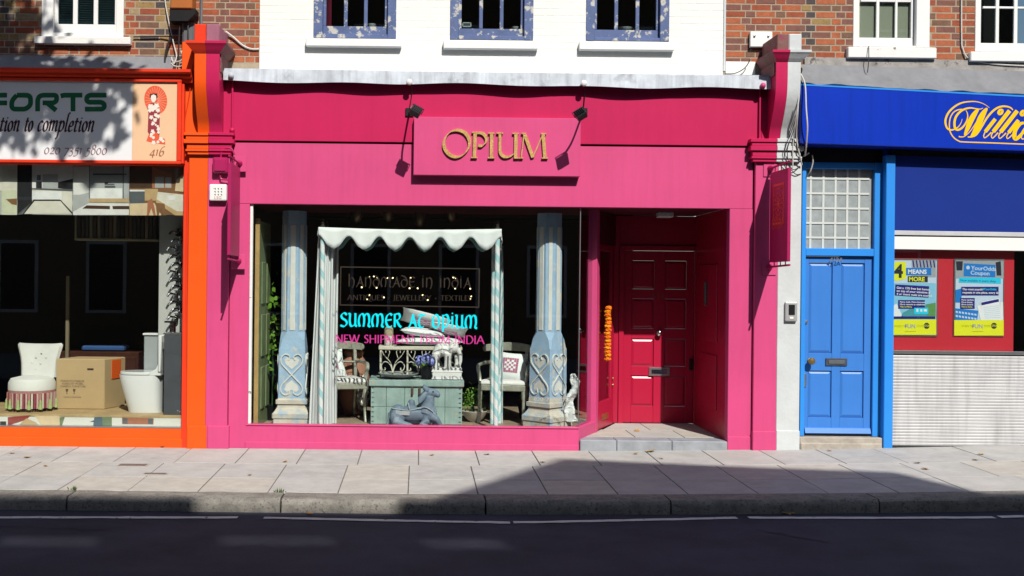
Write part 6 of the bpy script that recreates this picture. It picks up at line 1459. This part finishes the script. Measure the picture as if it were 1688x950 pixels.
for hx_, hz_, rad in ((-.06, .215, .06), (.02, .235, .068), (.085, .205, .05)):
    for k in range(3):
        m = MB()
        for j in range(26):
            v = Vector([rr.gauss(0, 1) for _ in range(3)]).normalized(); p = Vector((xh + hx_, TY + .06, LT + hz_)) + v * rad * Vector((1, 1, .75)).length / 1.6
            a = v.cross(Vector((0, 0, 1))).normalized(); b = v.cross(a); s = .015
            m.add([p - a * s, p - b * s, p + a * s, p + b * s], [(0, 1, 2, 3)])
        build('flower_head', m, FLW[k], hyd)
def leafy(m, c, n, spread, size, rnd, up=.3):
    for k in range(n):
        p = Vector(c) + Vector((rnd.gauss(0, spread[0]), rnd.gauss(0, spread[1]), rnd.gauss(0, spread[2])))
        a = Vector((rnd.gauss(0, 1), rnd.gauss(0, 1), rnd.gauss(0, .5) - up)).normalized(); b = a.cross(Vector([rnd.gauss(0, 1) for _ in range(3)])).normalized(); s = size * rnd.uniform(.6, 1.2)
        m.add([p, p + a * s * .5 + b * s * .28, p + a * s, p + a * s * .5 - b * s * .28], [(0, 1, 2, 3)])
m = MB(); leafy(m, (xh + .0, TY + .06, LT + .165), 40, (.05, .03, .015), .06, rr, .0); build('foliage', m, LG, hyd)
# fern in a white bowl right of the chest, and a leafy plant by the right chair
xf, zf_ = at(778, 660, .95)
fern = thing('potted_fern', (xf, .95, FZ), 'bright green fern in the gap right of the chest', 'plant')
build('pot', MB().lathe([(.06, .0), (.12, .06), (.16, .13), (.15, .135), (.10, .06)], (xf + .03, .9, FZ), 20), mat('cream_bowl', (.55, .50, .44), .6), fern, smooth=True)
build('stem', MB().tube([(xf + .02, .92, FZ + .05), (xf, .95, zf_ - .03)], .02, 7), DG, fern)
m = MB(); leafy(m, (xf, .93, zf_ + .02), 320, (.055, .05, .075), .035, rr, .4); build('foliage', m, LG, fern)
def viny(px, py, Y, n, spread, m_, label, pot=True):
    x, z = at(px, py, Y); t = thing('leafy_plant', (x, Y, FZ), label, 'plant', 'leafy plants in the display')
    build('stem', MB().tube(smoothpath([(x, Y + .03, FZ), (x + .01, Y + .02, FZ + (z - FZ) * .5), (x, Y, z)]), .012, 7), DG, t, smooth=True)
    build('pot', MB().lathe([(.08, .001), (.11, .16), (.115, .18), (.1, .18), (.09, .1)], (x, Y + .03, FZ), 16), BLACKP, t, smooth=True)
    q = MB(); leafy(q, (x, Y, z), n, spread, .11, rr, .35); build('foliage', q, m_, t)
viny(869, 660, 1.15, 26, (.02, .03, .12), LG, 'few bright leaves behind the right armchair')
viny(449, 545, .85, 80, (.045, .06, .30), LG, 'tall leafy plant behind the green folding shutter')
# folding shutter by the left edge of the window
SHG = mat('sage_green_shutter', (.19, .25, .12), .7, .2, 6, .3, 40, col2=(.30, .26, .15), thr=.62, ps=8); OCH = mat('ochre_timber_edge', (.50, .32, .12), .75, .2, 7, .3, 30)
x0, z1 = at(421, 360, .22); x1 = at(428, 400, .22)[0]
sh_ = thing('folding_shutter', (x0, .3, FZ), 'sage green carved shutter with ochre edge at the left of the window', 'shutter')
build('edge_stile', MB().box(x0, x1, .22, .26, FZ, z1), OCH, sh_, .004)
xe = at(445, 500, .9)[0]
pl2 = build('leaf', MB().add([(x1, .235, FZ), (xe, .9, FZ), (xe - .03, .93, FZ), (x1 - .03, .26, FZ), (x1, .235, z1 - .03), (xe, .9, z1 - .03), (xe - .03, .93, z1 - .03), (x1 - .03, .26, z1 - .03)], [(0, 1, 5, 4), (1, 2, 6, 5), (2, 3, 7, 6), (3, 0, 4, 7), (4, 5, 6, 7), (3, 2, 1, 0)]), SHG, sh_)
dv = Vector((xe - x1, .665, 0)).normalized(); nv = Vector((dv.y, -dv.x, 0))
for zz in (.35, .95, 1.55):
    for s in (.1, .4): c = Vector((x1, .235, zz + .28)) + dv * (s + .12); build('carved_panel', MB().obox(c + nv * .004, dv * .10, nv * .008, (0, 0, .24)), SHG, pl2, .006)
# terracotta jar and crumpled silver cloth behind the left chair
xj = at(583, 640, 1.5)[0]
build('terracotta_jar', MB().lathe([(.13, .0), (.19, .2), (.2, .45), (.15, .66), (.11, .72), (.13, .78), (.12, .79), (.09, .72)], (xj, 1.5, FZ), 24), mat('terracotta', (.42, .20, .13), .8, .2, 7, .3, 30, col2=(.25, .09, .06), thr=.6, ps=7), None, smooth=True, label='terracotta jar standing behind the left silver armchair', cat='jar')
xk = at(598, 668, 1.28)[0]; mb = MB(); mb.ball((xk, 1.28, FZ + .28), (.07, .07, .2), 24, 18)
mb.v = [tuple(Vector(v) + Vector([rr.gauss(0, .012) for _ in range(3)])) for v in mb.v]
build('silver_cloth', mb, mat('crumpled_silver', (.6, .58, .55), .3, .2, 20, .4, 30, metal=.6), None, label='crumpled silver cloth hanging beside the green chest', cat='cloth')
# white cut-paper streamer and gauze at the right corner of the window
xg, zg = at(941, 640, .42); mb = MB(); vs = []; n = 40
for i in range(n + 1):
    s = i / n; z = zg + .16 - s * .55; x = xg + .02 + .035 * math.sin(s * 7) - .02 * s; w = .028 + .02 * math.sin(s * 11) ** 2 + .03 * s
    for k in range(7): u = -1 + k / 3; vs.append((x + u * w + rr.uniform(-.006, .006), .42 + .03 * math.cos(u * 2 + s * 9) + rr.uniform(-.008, .008), z + rr.uniform(-.006, .006)))
build('paper_streamer', mb.add(vs, [(i * 7 + k, i * 7 + k + 1, (i + 1) * 7 + k + 1, (i + 1) * 7 + k) for i in range(n) for k in range(6)]), CLOTH, None, smooth=True, solid=.003, label='crumpled white paper streamer beside the right carved column', cat='streamer')
GAUZE = glass('white_gauze', (.80, .80, .82), .9, 1.0)
# marigold garland behind the entrance door glass
MARI = [mat('marigold_%d' % i, c, .8, .2, 40, .6, 60) for i, c in enumerate(((.85, .18, .0), (.90, .28, .0)))]
gl0 = S2 + (S3 - S2) * .40 - nr * .03
gar = thing('marigold_garland', (gl0.x, gl0.y, .9), 'orange marigold garland hanging at the glazed entrance door', 'garland')
for k in range(15):
    zk = at(995, 508 + k * 6.0, gl0.y)[1]
    mb = MB().ball((gl0.x + rr.uniform(-.006, .006), gl0.y + rr.uniform(-.006, .006), zk), (.04, .04, .026), 14, 9); c = Vector((gl0.x, gl0.y, zk))
    mb.v = [tuple(c + (Vector(v) - c) * rr.uniform(.8, 1.15)) for v in mb.v]
    build('flower', mb, MARI[k % 2], gar)
# hanging lanterns and fairy lights inside
LANT = mat('dark_brass_lantern', (.12, .085, .05), .35, .2, 12, .1, metal=.8)
for px, py, w_ in ((588, 352, 'leftmost'), (640, 350, 'second'), (692, 358, 'third'), (744, 350, 'rightmost')):
    x, z = at(px, py, 1.4); t = thing('hanging_lantern', (x, 1.4, z - .1), '%s of four dim brass lanterns hanging above the canopy' % w_, 'lantern', 'lanterns hanging in the shop')
    build('body', MB().lathe([(.01, -.12), (.05, -.09), (.085, 0), (.07, .08), (.03, .11), (.01, .13)], (x, 1.4, z), 14), LANT, t, smooth=True); build('chain', MB().tube([(x, 1.4, z + .12), (x, 1.4, zsoff + .06)], .004, 5), LANT, t)
FAIRY = mat('fairy_bulb', (1, .78, .40), .4, 0, 1, 0, emit=4)
fy = thing('fairy_lights', (at(680, 480, 2.2)[0], 2.2, 1.5), 'string of tiny warm fairy lights deep inside the shop', 'fairy lights')
pts = [Q8(*p) for p in ((420, 163), (457, 176), (372, 172), (293, 278), (448, 282), (560, 180), (617, 180), (805, 180), (793, 288), (877, 288), (1250, 175), (1275, 182), (1268, 290), (1426, 292), (373, 360), (348, 405), (525, 383), (982, 411), (1430, 397), (1436, 372), (930, 360))]
wire = MB(); qs = sorted([(at(a, b, 2.2)[0], 2.2, at(a, b, 2.2)[1]) for a, b in pts])
for q in qs: build('bulb', MB().ball(q, .0095, 8, 6), FAIRY, fy)
build('wire', wire.tube([(q[0], q[1] + .012, q[2]) for q in qs], .0015, 4), CABLEB, fy)
# recess fittings
q = at(1096, 360, .9); build('ceiling_light', MB().box(q[0] - .09, q[0] + .09, .82, .98, zsoff - .05, zsoff + .012), WHITE, None, .01, label='small white light fitting under the doorway soffit', cat='light')
build('door_chime', MB().box(xb - .035, xb - .012, .86, .93, 1.62, 1.90), GREY, None, .006, label='grey entry panel on the right side of the pink doorway', cat='entry panel')

# ------------------------------------------------------------ left shop display
PY0 = .075
pz = at(150, 684, PY0)[1]; pzt = pz
plat = thing('display_platform', (-4.5, .5, .1), 'low timber display platform in the orange shop window', 'platform')
build('deck', MB().box(-7.3, at(301, 680, .1)[0], PY0 + .012, 1.2, pz - .03, pz), mat('oak_deck', (.50, .35, .18), .5, .2, 5, .1, 20, streak=.2), plat, .003)
build('front', MB().box(-7.3, at(301, 690, PY0)[0], PY0 + .01, PY0 + .03, so, pz - .031), mat('photo_strip_base', (.70, .69, .62), .4, .04, 4, 0), plat)
PH = {}
for k, v in dict(cream=(.68, .65, .55), pale=(.74, .73, .69), black=(.02, .02, .022), slate=(.10, .115, .12), brown=(.22, .11, .05), tan=(.52, .36, .18), pine=(.68, .53, .33), olive=(.30, .28, .10), grey=(.42, .43, .42), red=(.30, .05, .04), green=(.16, .22, .12), blueg=(.08, .13, .17), rust=(.40, .15, .08), dkbrown=(.07, .035, .02), white=(.78, .78, .76), lime=(.58, .60, .42)).items(): PH[k] = mat('photo_' + k, v, .4, .12, 9, 0)
Z3 = lambda pts: [(a / 3.926, 500 + b / 3.926) for a, b in pts]
def strip(pts, c, lay): build('picture', MB().ppoly(Z3(pts), PY0 + .0095 - .0006 * lay), PH[c], plat)
strip([(50, 738), (200, 725), (170, 755), (60, 790), (50, 795)], 'red', 1); strip([(225, 728), (385, 728), (390, 797), (270, 797)], 'pine', 1); strip([(120, 790), (170, 745), (230, 770), (260, 797), (120, 797)], 'tan', 2)
strip([(385, 740), (420, 735), (400, 797), (388, 797)], 'green', 1); strip([(610, 740), (660, 735), (665, 800), (602, 800)], 'blueg', 2); strip([(580, 768), (640, 745), (640, 770)], 'blueg', 3); strip([(655, 737), (724, 737), (724, 803), (660, 803)], 'green', 1)
strip([(790, 740), (995, 745), (993, 785), (790, 782)], 'rust', 2); strip([(793, 744), (825, 744), (825, 780), (793, 780)], 'slate', 3); strip([(958, 747), (990, 747), (990, 782), (958, 782)], 'slate', 3); strip([(0, 765), (40, 765), (40, 790), (0, 790)], 'black', 2)
# row of kitchen photographs hung behind the glass head
KY_ = .075
def photo(px0, px1, bg, items, label):
    x0, x1, z0, z1 = rect(px0, 271, px1, 354, KY_)
    t = thing('photo_panel', ((x0 + x1) / 2, KY_, z0), label, 'picture', 'kitchen photographs along the window head')
    build('sheet', MB().box(x0 + .001, x1 - .001, KY_, KY_ + .006, z0, z1), PH[bg], t)
    for i, (pts, c) in enumerate(items):
        build('picture', MB().ppoly([(a / 4.129, 130 + b / 4.129) for a, b in pts], KY_ - .0005 * (i + 1)), PH[c], t)
B = box4
photo(-62, 28.3, 'cream', [(B(-180, 760, 110, 920), 'lime'), ([(40, 820), (115, 815), (115, 860), (80, 855)], 'brown'), (B(20, 640, 90, 740), 'cream'), (B(-200, 760, 10, 925), 'grey')], 'yellow green kitchen photograph at the left edge of the frame')
photo(28.6, 119.5, 'cream', [(B(118, 582, 218, 925), 'black'), ([(118, 925), (218, 840), (218, 860), (150, 925)], 'slate'), (B(218, 582, 496, 745), 'pale'), (B(290, 650, 395, 745), 'grey'), ([(395, 705), (496, 680), (496, 755), (395, 745)], 'black'), (B(245, 700, 285, 745), 'black'), (B(250, 655, 277, 692), 'slate'), ([(218, 745), (496, 752), (496, 765), (218, 752)], 'slate'), (B(218, 765, 420, 825), 'white'), ([(230, 825), (405, 825), (490, 920), (150, 920)], 'cream'), ([(226, 822), (408, 822), (412, 832), (226, 832)], 'black'), ([(405, 825), (415, 828), (496, 912), (492, 924)], 'black'), ([(148, 925), (225, 828), (235, 832), (160, 925)], 'black')], 'kitchen photograph with dark floor border and cream units')
photo(119.8, 213, 'grey', [(B(500, 600, 610, 790), 'pale'), (B(632, 645, 862, 656), 'slate'), (B(608, 745, 832, 815), 'white'), (B(712, 705, 735, 720), 'black'), (B(712, 715, 780, 722), 'slate'), (B(712, 728, 785, 742), 'slate'), ([(498, 800), (606, 775), (606, 850), (498, 905)], 'grey'), (B(606, 815, 878, 842), 'tan'), ([(498, 905), (606, 845), (878, 850), (878, 928), (498, 928)], 'pale'), ([(590, 862), (748, 866), (748, 888), (560, 884)], 'dkbrown'), ([(765, 866), (878, 866), (878, 888), (768, 888)], 'dkbrown'), (B(836, 590, 842, 815), 'slate'), (B(606, 590, 612, 815), 'slate')], 'pale bathroom photograph with two dark mats')
photo(213.3, 304, 'brown', [(B(882, 582, 1035, 745), 'dkbrown'), ([(1035, 600), (1170, 650), (1170, 745), (1035, 745)], 'rust'), (B(1055, 668, 1115, 742), 'grey'), (B(1125, 672, 1165, 742), 'grey'), (B(882, 765, 985, 850), 'slate'), (B(882, 755, 985, 767), 'pale'), ([(882, 850), (1050, 845), (1100, 930), (882, 930)], 'pine'), (B(985, 750, 1075, 830), 'tan'), ([(1075, 770), (1258, 790), (1258, 905), (1200, 900), (1065, 820)], 'cream'), ([(1065, 820), (1200, 900), (1258, 905), (1258, 930), (1190, 930), (1060, 840)], 'tan'), ([(1005, 830), (1035, 815), (1050, 870), (1060, 930), (1045, 930), (1030, 880), (1012, 930), (1000, 930)], 'rust'), ([(1060, 845), (1120, 850), (1130, 930), (1110, 930), (1095, 880), (1080, 930), (1068, 930)], 'brown'), ([(1138, 795), (1165, 782), (1195, 795), (1190, 825), (1150, 828)], 'pale'), ([(1145, 792), (1165, 780), (1190, 792)], 'pine'), ([(1200, 690), (1258, 640), (1258, 770), (1190, 765)], 'pine')], 'farmhouse kitchen photograph with pine table and chairs')

# buttoned slipper chair with fringe
IV = mat('ivory_upholstery', (.72, .71, .66), .8, .05, 6, .15, 70)
SY = .48; sxc, _ = at(53, 640, SY); zS = pzt
s_ch = thing('slipper_chair', (sxc, SY, zS), 'ivory buttoned slipper chair with tasselled fringe on the platform', 'chair')
K_ = (DIST + SY) / F_PX / 3.926
cz_ = lambda b: zS + (690 - b) * K_
mb = MB(); n = 18; vs = []
prof = [(478, 118), (430, 120), (390, 122), (350, 128), (310, 138), (285, 146), (268, 148), (262, 138)]
for side in (0, 1):
    for b, hw in prof:
        for i in range(n + 1):
            u = -1 + 2 * i / n; zz = cz_(b) - (0.012 if b > 262 else .012 * (1 - abs(u) ** 3)); y = SY + .20 + .03 * (478 - b) / 216 - .05 * u * u
            if side == 0: y -= .07 * (1 - abs(u) ** 4) ** .5 + .0
            cx_ = (sxc + 26 * K_ * .6)
            vs.append((cx_ + u * hw * K_, y, zz))
m1 = len(prof); N_ = m1 * (n + 1); fs = []
for k in (0, 1):
    for j in range(m1 - 1):
        for i in range(n):
            a = k * N_ + j * (n + 1) + i; f = (a, a + 1, a + n + 2, a + n + 1); fs.append(f if k else f[::-1])
for i in range(n): a = (m1 - 1) * (n + 1) + i; fs.append((a, a + 1, N_ + a + 1, N_ + a)); fs.append((i + 1, i, N_ + i, N_ + i + 1))
for j in range(m1 - 1):
    a = j * (n + 1); fs.append((a, a + n + 1, N_ + a + n + 1, N_ + a)); a += n; fs.append((a + n + 1, a, N_ + a, N_ + a + n + 1))
bk = build('back', mb.add(vs, fs), IV, s_ch, smooth=True)
for a, b in ((205, 355), (272, 355), (240, 325), (205, 432), (262, 432), (236, 395), (180, 390), (290, 390)): q = (sxc + (a - 210) * K_, SY + .137, cz_(b)); build('button', MB().ball(q, (.011, .006, .011), 8, 6), IV, bk, smooth=True)
build('seat', MB().lathe([(.0, cz_(470)), (.14, cz_(472)), (.235, cz_(485)), (.26, cz_(510)), (.262, cz_(555)), (.25, cz_(560)), (.0, cz_(562))][::-1], (sxc, SY, 0), 32), IV, s_ch, smooth=True)
build('skirt_band', MB().lathe([(.252, cz_(575)), (.262, cz_(572)), (.262, cz_(556)), (.252, cz_(554))], (sxc, SY, 0), 32), mat('rose_braid', (.42, .20, .18), .8, .2, 30), s_ch, smooth=True)
FR = [mat('fringe_' + k, c, .85, .15, 25, .2) for k, c in (('rose', (.50, .22, .20)), ('cream', (.62, .52, .42)), ('maroon', (.30, .06, .08)), ('pink', (.60, .36, .32)))]; TAS = mat('tassel_green', (.36, .48, .18), .85, .15, 25, .2)
for k in range(56):
    a = 2 * math.pi * k / 56; q = Vector((sxc + .262 * math.cos(a), SY + .262 * math.sin(a), 0)); tn = Vector((-math.sin(a), math.cos(a), 0)); on = Vector((math.cos(a), math.sin(a), 0)); fl = .006 * math.sin(k * 3)
    build('fringe_strip', MB().obox(q + Vector((0, 0, (cz_(572) + cz_(668)) / 2)) + on * fl, tn * .011, on * .006, (0, 0, (cz_(572) - cz_(668)) / 2)), FR[k % 4], s_ch)
    if k % 4 == 0: build('tassel', MB().lathe([(.004, cz_(610)), (.014, cz_(625)), (.012, cz_(632)), (.024, cz_(672)), (.002, cz_(674))][::-1], (q.x + on.x * .014, q.y + on.y * .014, 0), 10), TAS, s_ch, smooth=True)
for a in (R(230), R(310), R(50), R(130)): build('foot', MB().lathe([(.018, cz_(695)), (.026, cz_(685)), (.02, cz_(660))], (sxc + .19 * math.cos(a), SY + .19 * math.sin(a), 0), 10), mat('turned_brown_foot', (.22, .10, .05), .4), s_ch, smooth=True)
# cardboard carton
CARD = mat('cardboard', (.50, .35, .18), .85, .06, 4, .08, 60)
CYb = .58; x0, x1, z0, z1 = rect(92, 592, 172, 678, CYb); z0 = pzt
ct = thing('cardboard_box', ((x0 + x1) / 2, CYb + .2, z0), 'large brown cardboard furniture carton with printed lettering', 'box')
build('carton', MB().add([(x0, CYb, z0), (x1, CYb, z0), (x1 + .13, CYb + .42, z0), (x0 + .13, CYb + .42, z0), (x0, CYb, z1), (x1, CYb, z1), (x1 + .13, CYb + .42, z1), (x0 + .13, CYb + .42, z1)], [(0, 3, 2, 1), (4, 5, 6, 7), (0, 1, 5, 4), (1, 2, 6, 5), (2, 3, 7, 6), (3, 0, 4, 7)]), CARD, ct, .008)
q = at(149, 609, CYb); build('hand_hole', MB().box(q[0] - .038, q[0] + .038, CYb - .002, CYb + .004, q[1] - .013, q[1] + .013), mat('dark_slot', (.05, .03, .02), .9), ct, .006)
CPR = flatm('carton_print', (.13, .08, .05), .8)
for s, a, b, h in (('FORSIGTIG MØBLER', 392, 510, 13), ('VORSICHT MÖBEL', 400, 527, 13), ('CAREFUL FURNITURE', 390, 544, 13), ('MADE IN DENMARK', 410, 612, 9)): ptext(s, a / 3.926, 500 + b / 3.926, h / 3.926, CYb - .0015, CPR, ct, sx=.92 if h > 10 else 1.0)
for a in (433, 480):
    gl_ = MB().ppoly(Z3([(a - 9, 555), (a + 9, 555), (a + 7, 570), (a + 2, 574), (a + 2, 584), (a + 7, 587), (a - 7, 587), (a - 2, 584), (a - 2, 574), (a - 7, 570)]), CYb - .0015); build('glass_symbol', gl_, CPR, ct)
x_, z_2 = at(184, 606, CYb + .2); build('orange_label', MB().obox((x1 + .075, CYb + .225, z1 - .13), (.028, .09, 0), (.003, -.001, 0), (0, 0, .11)), flatm('orange_label', (.85, .12, .01)), ct)
# toilet seen from the side, pan to the left
PORC = mat('white_porcelain', (.82, .82, .81), .12, .02, 3, 0, spec=.6)
TYc = .45; KT = (DIST + TYc) / F_PX / 3.926
txp = lambda a: at(a / 3.926, 640, TYc)[0]; tzp = lambda b: pzt + (722 - b) * KT
toi = thing('toilet', ((txp(780) + txp(1060)) / 2, TYc, pzt), 'white porcelain toilet with raised lid on the platform', 'toilet')
mb = MB(); vs = []; n = 24
for b, xa_, xb_, hw in ((722, 838, 1055, .15), (700, 834, 1055, .155), (640, 815, 1055, .165), (560, 792, 1055, .18), (510, 780, 1055, .185), (482, 776, 1055, .185)):
    xf_, xk_ = txp(xa_), txp(xb_)
    for k in range(n):
        a = 2 * math.pi * k / n; c_, s_ = math.cos(a), math.sin(a); xm = (xf_ + xk_) / 2; hl_ = (xk_ - xf_) / 2
        ex = 2.6; vs.append((xm + hl_ * math.copysign(abs(c_) ** (2 / (ex + 2 if c_ > 0 else 2.2)), c_), TYc + hw * math.copysign(abs(s_) ** (2 / ex), s_), tzp(b)))
fs = [(i * n + k, i * n + (k + 1) % n, (i + 1) * n + (k + 1) % n, (i + 1) * n + k) for i in range(5) for k in range(n)] + [tuple(reversed(range(n))), tuple(range(5 * n, 6 * n))]
build('pan', mb.add(vs, fs), PORC, toi, smooth=True)
build('seat', MB().prism_z([(txp(780) + .0 + (txp(1040) - txp(780)) * (1 - math.cos(a)) / 2, TYc + .19 * math.sin(a)) for a in [2 * math.pi * k / 28 for k in range(28)]], tzp(480), tzp(462)), PORC, toi, .006, True)
build('lid', MB().prism_x([(TYc - .19, tzp(460)), (TYc + .19, tzp(460)), (TYc + .185, tzp(225)), (TYc - .185, tzp(225))], txp(1045), txp(1066)), PORC, toi, .01, True)
build('hinge_cover', MB().prism_y([(txp(985), tzp(484)), (txp(1065), tzp(484)), (txp(1065), tzp(350)), (txp(1030), tzp(440)), (txp(990), tzp(462))], TYc - .17, TYc + .17), PORC, toi, .008, True)
build('cistern', MB().box(txp(900), txp(1050), TYc + .20, TYc + .36, tzp(470), tzp(236)), mat('grey_cistern', (.36, .38, .39), .4, .05, 4, .02), toi, .008)
build('cistern_lid', MB().box(txp(893), txp(1062), TYc + .18, TYc + .38, tzp(236), tzp(222)), PORC, toi, .006)
# dark panel stand with soap dispenser, chrome taps on a white upright
x0, x1, z0, z1 = rect(270, 552, 300.5, 704, .13)
stn = thing('panel_stand', ((x0 + x1) / 2, .2, z0), 'chipped dark grey panel stand at the right edge of the orange shop window', 'stand')
build('panel', MB().box(x0, x1, .13, .34, so + .013, z1), mat('chipped_grey_laminate', (.075, .08, .09), .45, .15, 6, .1, 30, col2=(.5, .5, .5), thr=.72, ps=12, soft=.01), stn, .003); build('top', MB().box(x0 - .01, x1, .125, .35, z1, z1 + .02), STEEL, stn, .003)
xs2, _ = at(284, 545, .2)
sd_ = thing('soap_dispenser', (xs2, .22, z1 + .02), 'chrome and black soap dispenser on the dark panel stand', 'dispenser')
build('bottle', MB().lathe([(.035, .001), (.036, .05), (.034, .11)], (xs2, .22, z1 + .02), 16), CHROME, sd_, smooth=True); build('collar', MB().lathe([(.045, .07), (.045, .082)], (xs2, .22, z1 + .02), 16), BLACKP, sd_); build('head', MB().box(xs2 - .09, xs2 + .05, .19, .25, z1 + .13, z1 + .15), BLACKP, sd_, .005)
x0, x1, z0, z1 = rect(262, 356, 277, 556, .5)
up = build('display_upright', MB().box(x0, x1 + .28, .5, .53, pzt, zt_ - .02), mat('grey_white_board', (.50, .50, .47), .7, .06, 4, .03), None, label='pale upright display board behind the chrome taps', cat='board')
for i, py in enumerate((385, 398, 411, 424, 437, 450, 462, 474, 487, 500, 512, 525)):
    x, z = at(288 + 4 * math.sin(i * 2.1), py, .42); t = thing('tap', (x, .42, z), '%s chrome tap from the top of the pale display board' % ('topmost second third fourth fifth sixth seventh eighth ninth tenth eleventh lowest'.split()[i]) if 0 < i < 11 else ('topmost' if i == 0 else 'lowest') + ' chrome tap on the pale display board', 'tap', 'chrome taps on the display board')
    build('spout', MB().tube(smoothpath([(x + .03, .5, z), (x + .03, .42, z + .01), (x - .02, .38, z + .02), (x - .05, .36, z - .015)]), .013, 8), CHROME, t, smooth=True)
    build('body', MB().lathe([(.028, -.03), (.03, 0), (.022, .025), (.012, .03), (.012, .045), (.026, .05), (.02, .058)], (x + .03, .46, z), 14), CHROME if i % 3 else BLACKP, t, smooth=True)
# rack of colour samples
x0, x1, z0, z1 = rect(124, 353, 262, 397, .62)
rk = thing('sample_rack', ((x0 + x1) / 2, .62, z0), 'hanging rack of dark upright sample boards in the orange shop', 'rack')
OAKF = mat('pale_rack_timber', (.30, .25, .15), .6)
build('frame', MB().box(x0, x1, .6, .72, z0, z0 + .025).box(x0, x0 + .02, .6, .72, z0 + .025, z1).box(x0, x1, .72, .74, z0, z1), OAKF, rk, .003)
cols_ = [mat('sample_%d' % i, c, .5, .1, 5, 0) for i, c in enumerate(((.06, .045, .03), (.035, .03, .03), (.10, .06, .03), (.20, .16, .11), (.05, .05, .05)))]
for k in range(20): xx = x0 + .03 + k * (x1 - x0 - .05) / 20; build('sample', MB().box(xx, xx + (x1 - x0) / 20 * .72, .61, .70, z0 + .026, z1 - .02), random.choice(cols_), rk, .003)
# dim furniture deeper in the orange shop
DW = mat('dark_mahogany', (.055, .018, .010), .4, .3, 5, .05)
x0, x1, z0, z1 = rect(98, 580, 228, 690, 1.5)
cab = thing('cabinet', ((x0 + x1) / 2, 1.7, .1), 'dim dark mahogany cabinet behind the cardboard carton', 'cabinet')
build('carcass', MB().box(x0, x1, 1.5, 1.95, .1, z1), DW, cab, .01)
for k in range(3): build('door', MB().box(x0 + .03 + k * (x1 - x0) / 3, x0 - .03 + (k + 1) * (x1 - x0) / 3, 1.485, 1.5, .16, z1 - .06), DW, cab, .008)
build('folded_towel', MB().box(x0 + .25, x1 - .2, 1.55, 1.85, z1 + .001, z1 + .07), mat('blue_towel', (.03, .08, .22), .9), None, .02, label='folded blue cloth on the mahogany cabinet', cat='cloth')
for px in (111,):
    xx = at(px, 500, 1.3)[0]; build('timber_post', MB().box(xx - .02, xx + .02, 1.3, 1.34, .1, at(px, 455, 1.3)[1]), mat('dim_post', (.20, .16, .10), .7), None, .003, label='thin pale timber post in the dim orange shop', cat='post')

# ------------------------------------------------------------ fallen leaves
FLV = [mat('fallen_leaf_%d' % i, c, .8, .3, 40, 0) for i, c in enumerate(((.50, .24, .05), (.42, .26, .08), (.34, .17, .05)))]
def leafmesh(s):
    pts = [(0, -.5), (.12, -.2), (.45, -.28), (.3, 0), (.5, .25), (.2, .22), (0, .55), (-.2, .22), (-.5, .25), (-.3, 0), (-.45, -.28), (-.12, -.2)]
    vs = [(a * s, b * s, .004 + .012 * abs(a) * s / .1 + rr.uniform(0, .006)) for a, b in pts] + [(0, 0, .003)]
    return MB().add(vs, [(i, (i + 1) % 12, 12) for i in range(12)])
LV = [('near the kerb left of the orange shop', 75, 769), ('below the orange stall riser', 45, 755), ('beside the orange pilaster foot', 268, 738), ('in the middle of the pavement below the display', 412, 784), ('at the foot of the pink stall riser', 712, 751), ('below the pink stall riser corner', 803, 750), ('on the step flags of the doorway', 1050, 711), ('largest of those before the doorway step', 1072, 745), ('second of those before the doorway step', 1048, 749), ('below the right pink pilaster', 1090, 757), ('on the shaded flags before the doorway', 894, 763),
      ('against the blue door step', 1367, 744), ('before the blue post', 1512, 764), ('on flags below the roller shutter', 1617, 750), ('by the roller shutter, smaller one', 1608, 759), ('by the kerb under the blue post', 1525, 774), ('in the gutter by the white line', 1297, 846), ('in the gutter left of the dark shade', 510, 848), ('between the slabs on the left flags', 470, 762), ('on the left flags near the frame edge', 20, 748)]
for i, (w_, px, py) in enumerate(LV):
    u, v = px - PPX, py - PPY; u, v = u * CR + v * SR, -u * SR + v * CR
    zt3 = 0.0 if py < 820 else ROAD_Z
    if 'step flags' in w_: zt3 = DZ
    d_ = (EYE - zt3) * F_PX / v
    for _ in range(4):
        X_ = u * d_ / F_PX; Yg = d_ - DIST; zt3 = (ground_z(X_, Yg) if py < 820 else ROAD_Z + gx(X_) + .006) if 'step flags' not in w_ else DZ
        d_ = (EYE - zt3) * F_PX / v
    s = rr.uniform(.05, .09) * (1.7 if ('largest' in w_ or 'gutter by' in w_) else 1)
    o = build('fallen_leaf', leafmesh(s), FLV[i % 3], None, label='dry fallen leaf lying ' + w_ if not w_.startswith(('largest', 'second')) else 'dry fallen leaf, ' + w_, cat='leaf', group='fallen leaves')
    o.location = (u * d_ / F_PX, d_ - DIST, zt3 + .006); o.rotation_euler = (rr.uniform(-.2, .2), rr.uniform(-.2, .2), rr.uniform(0, 6))
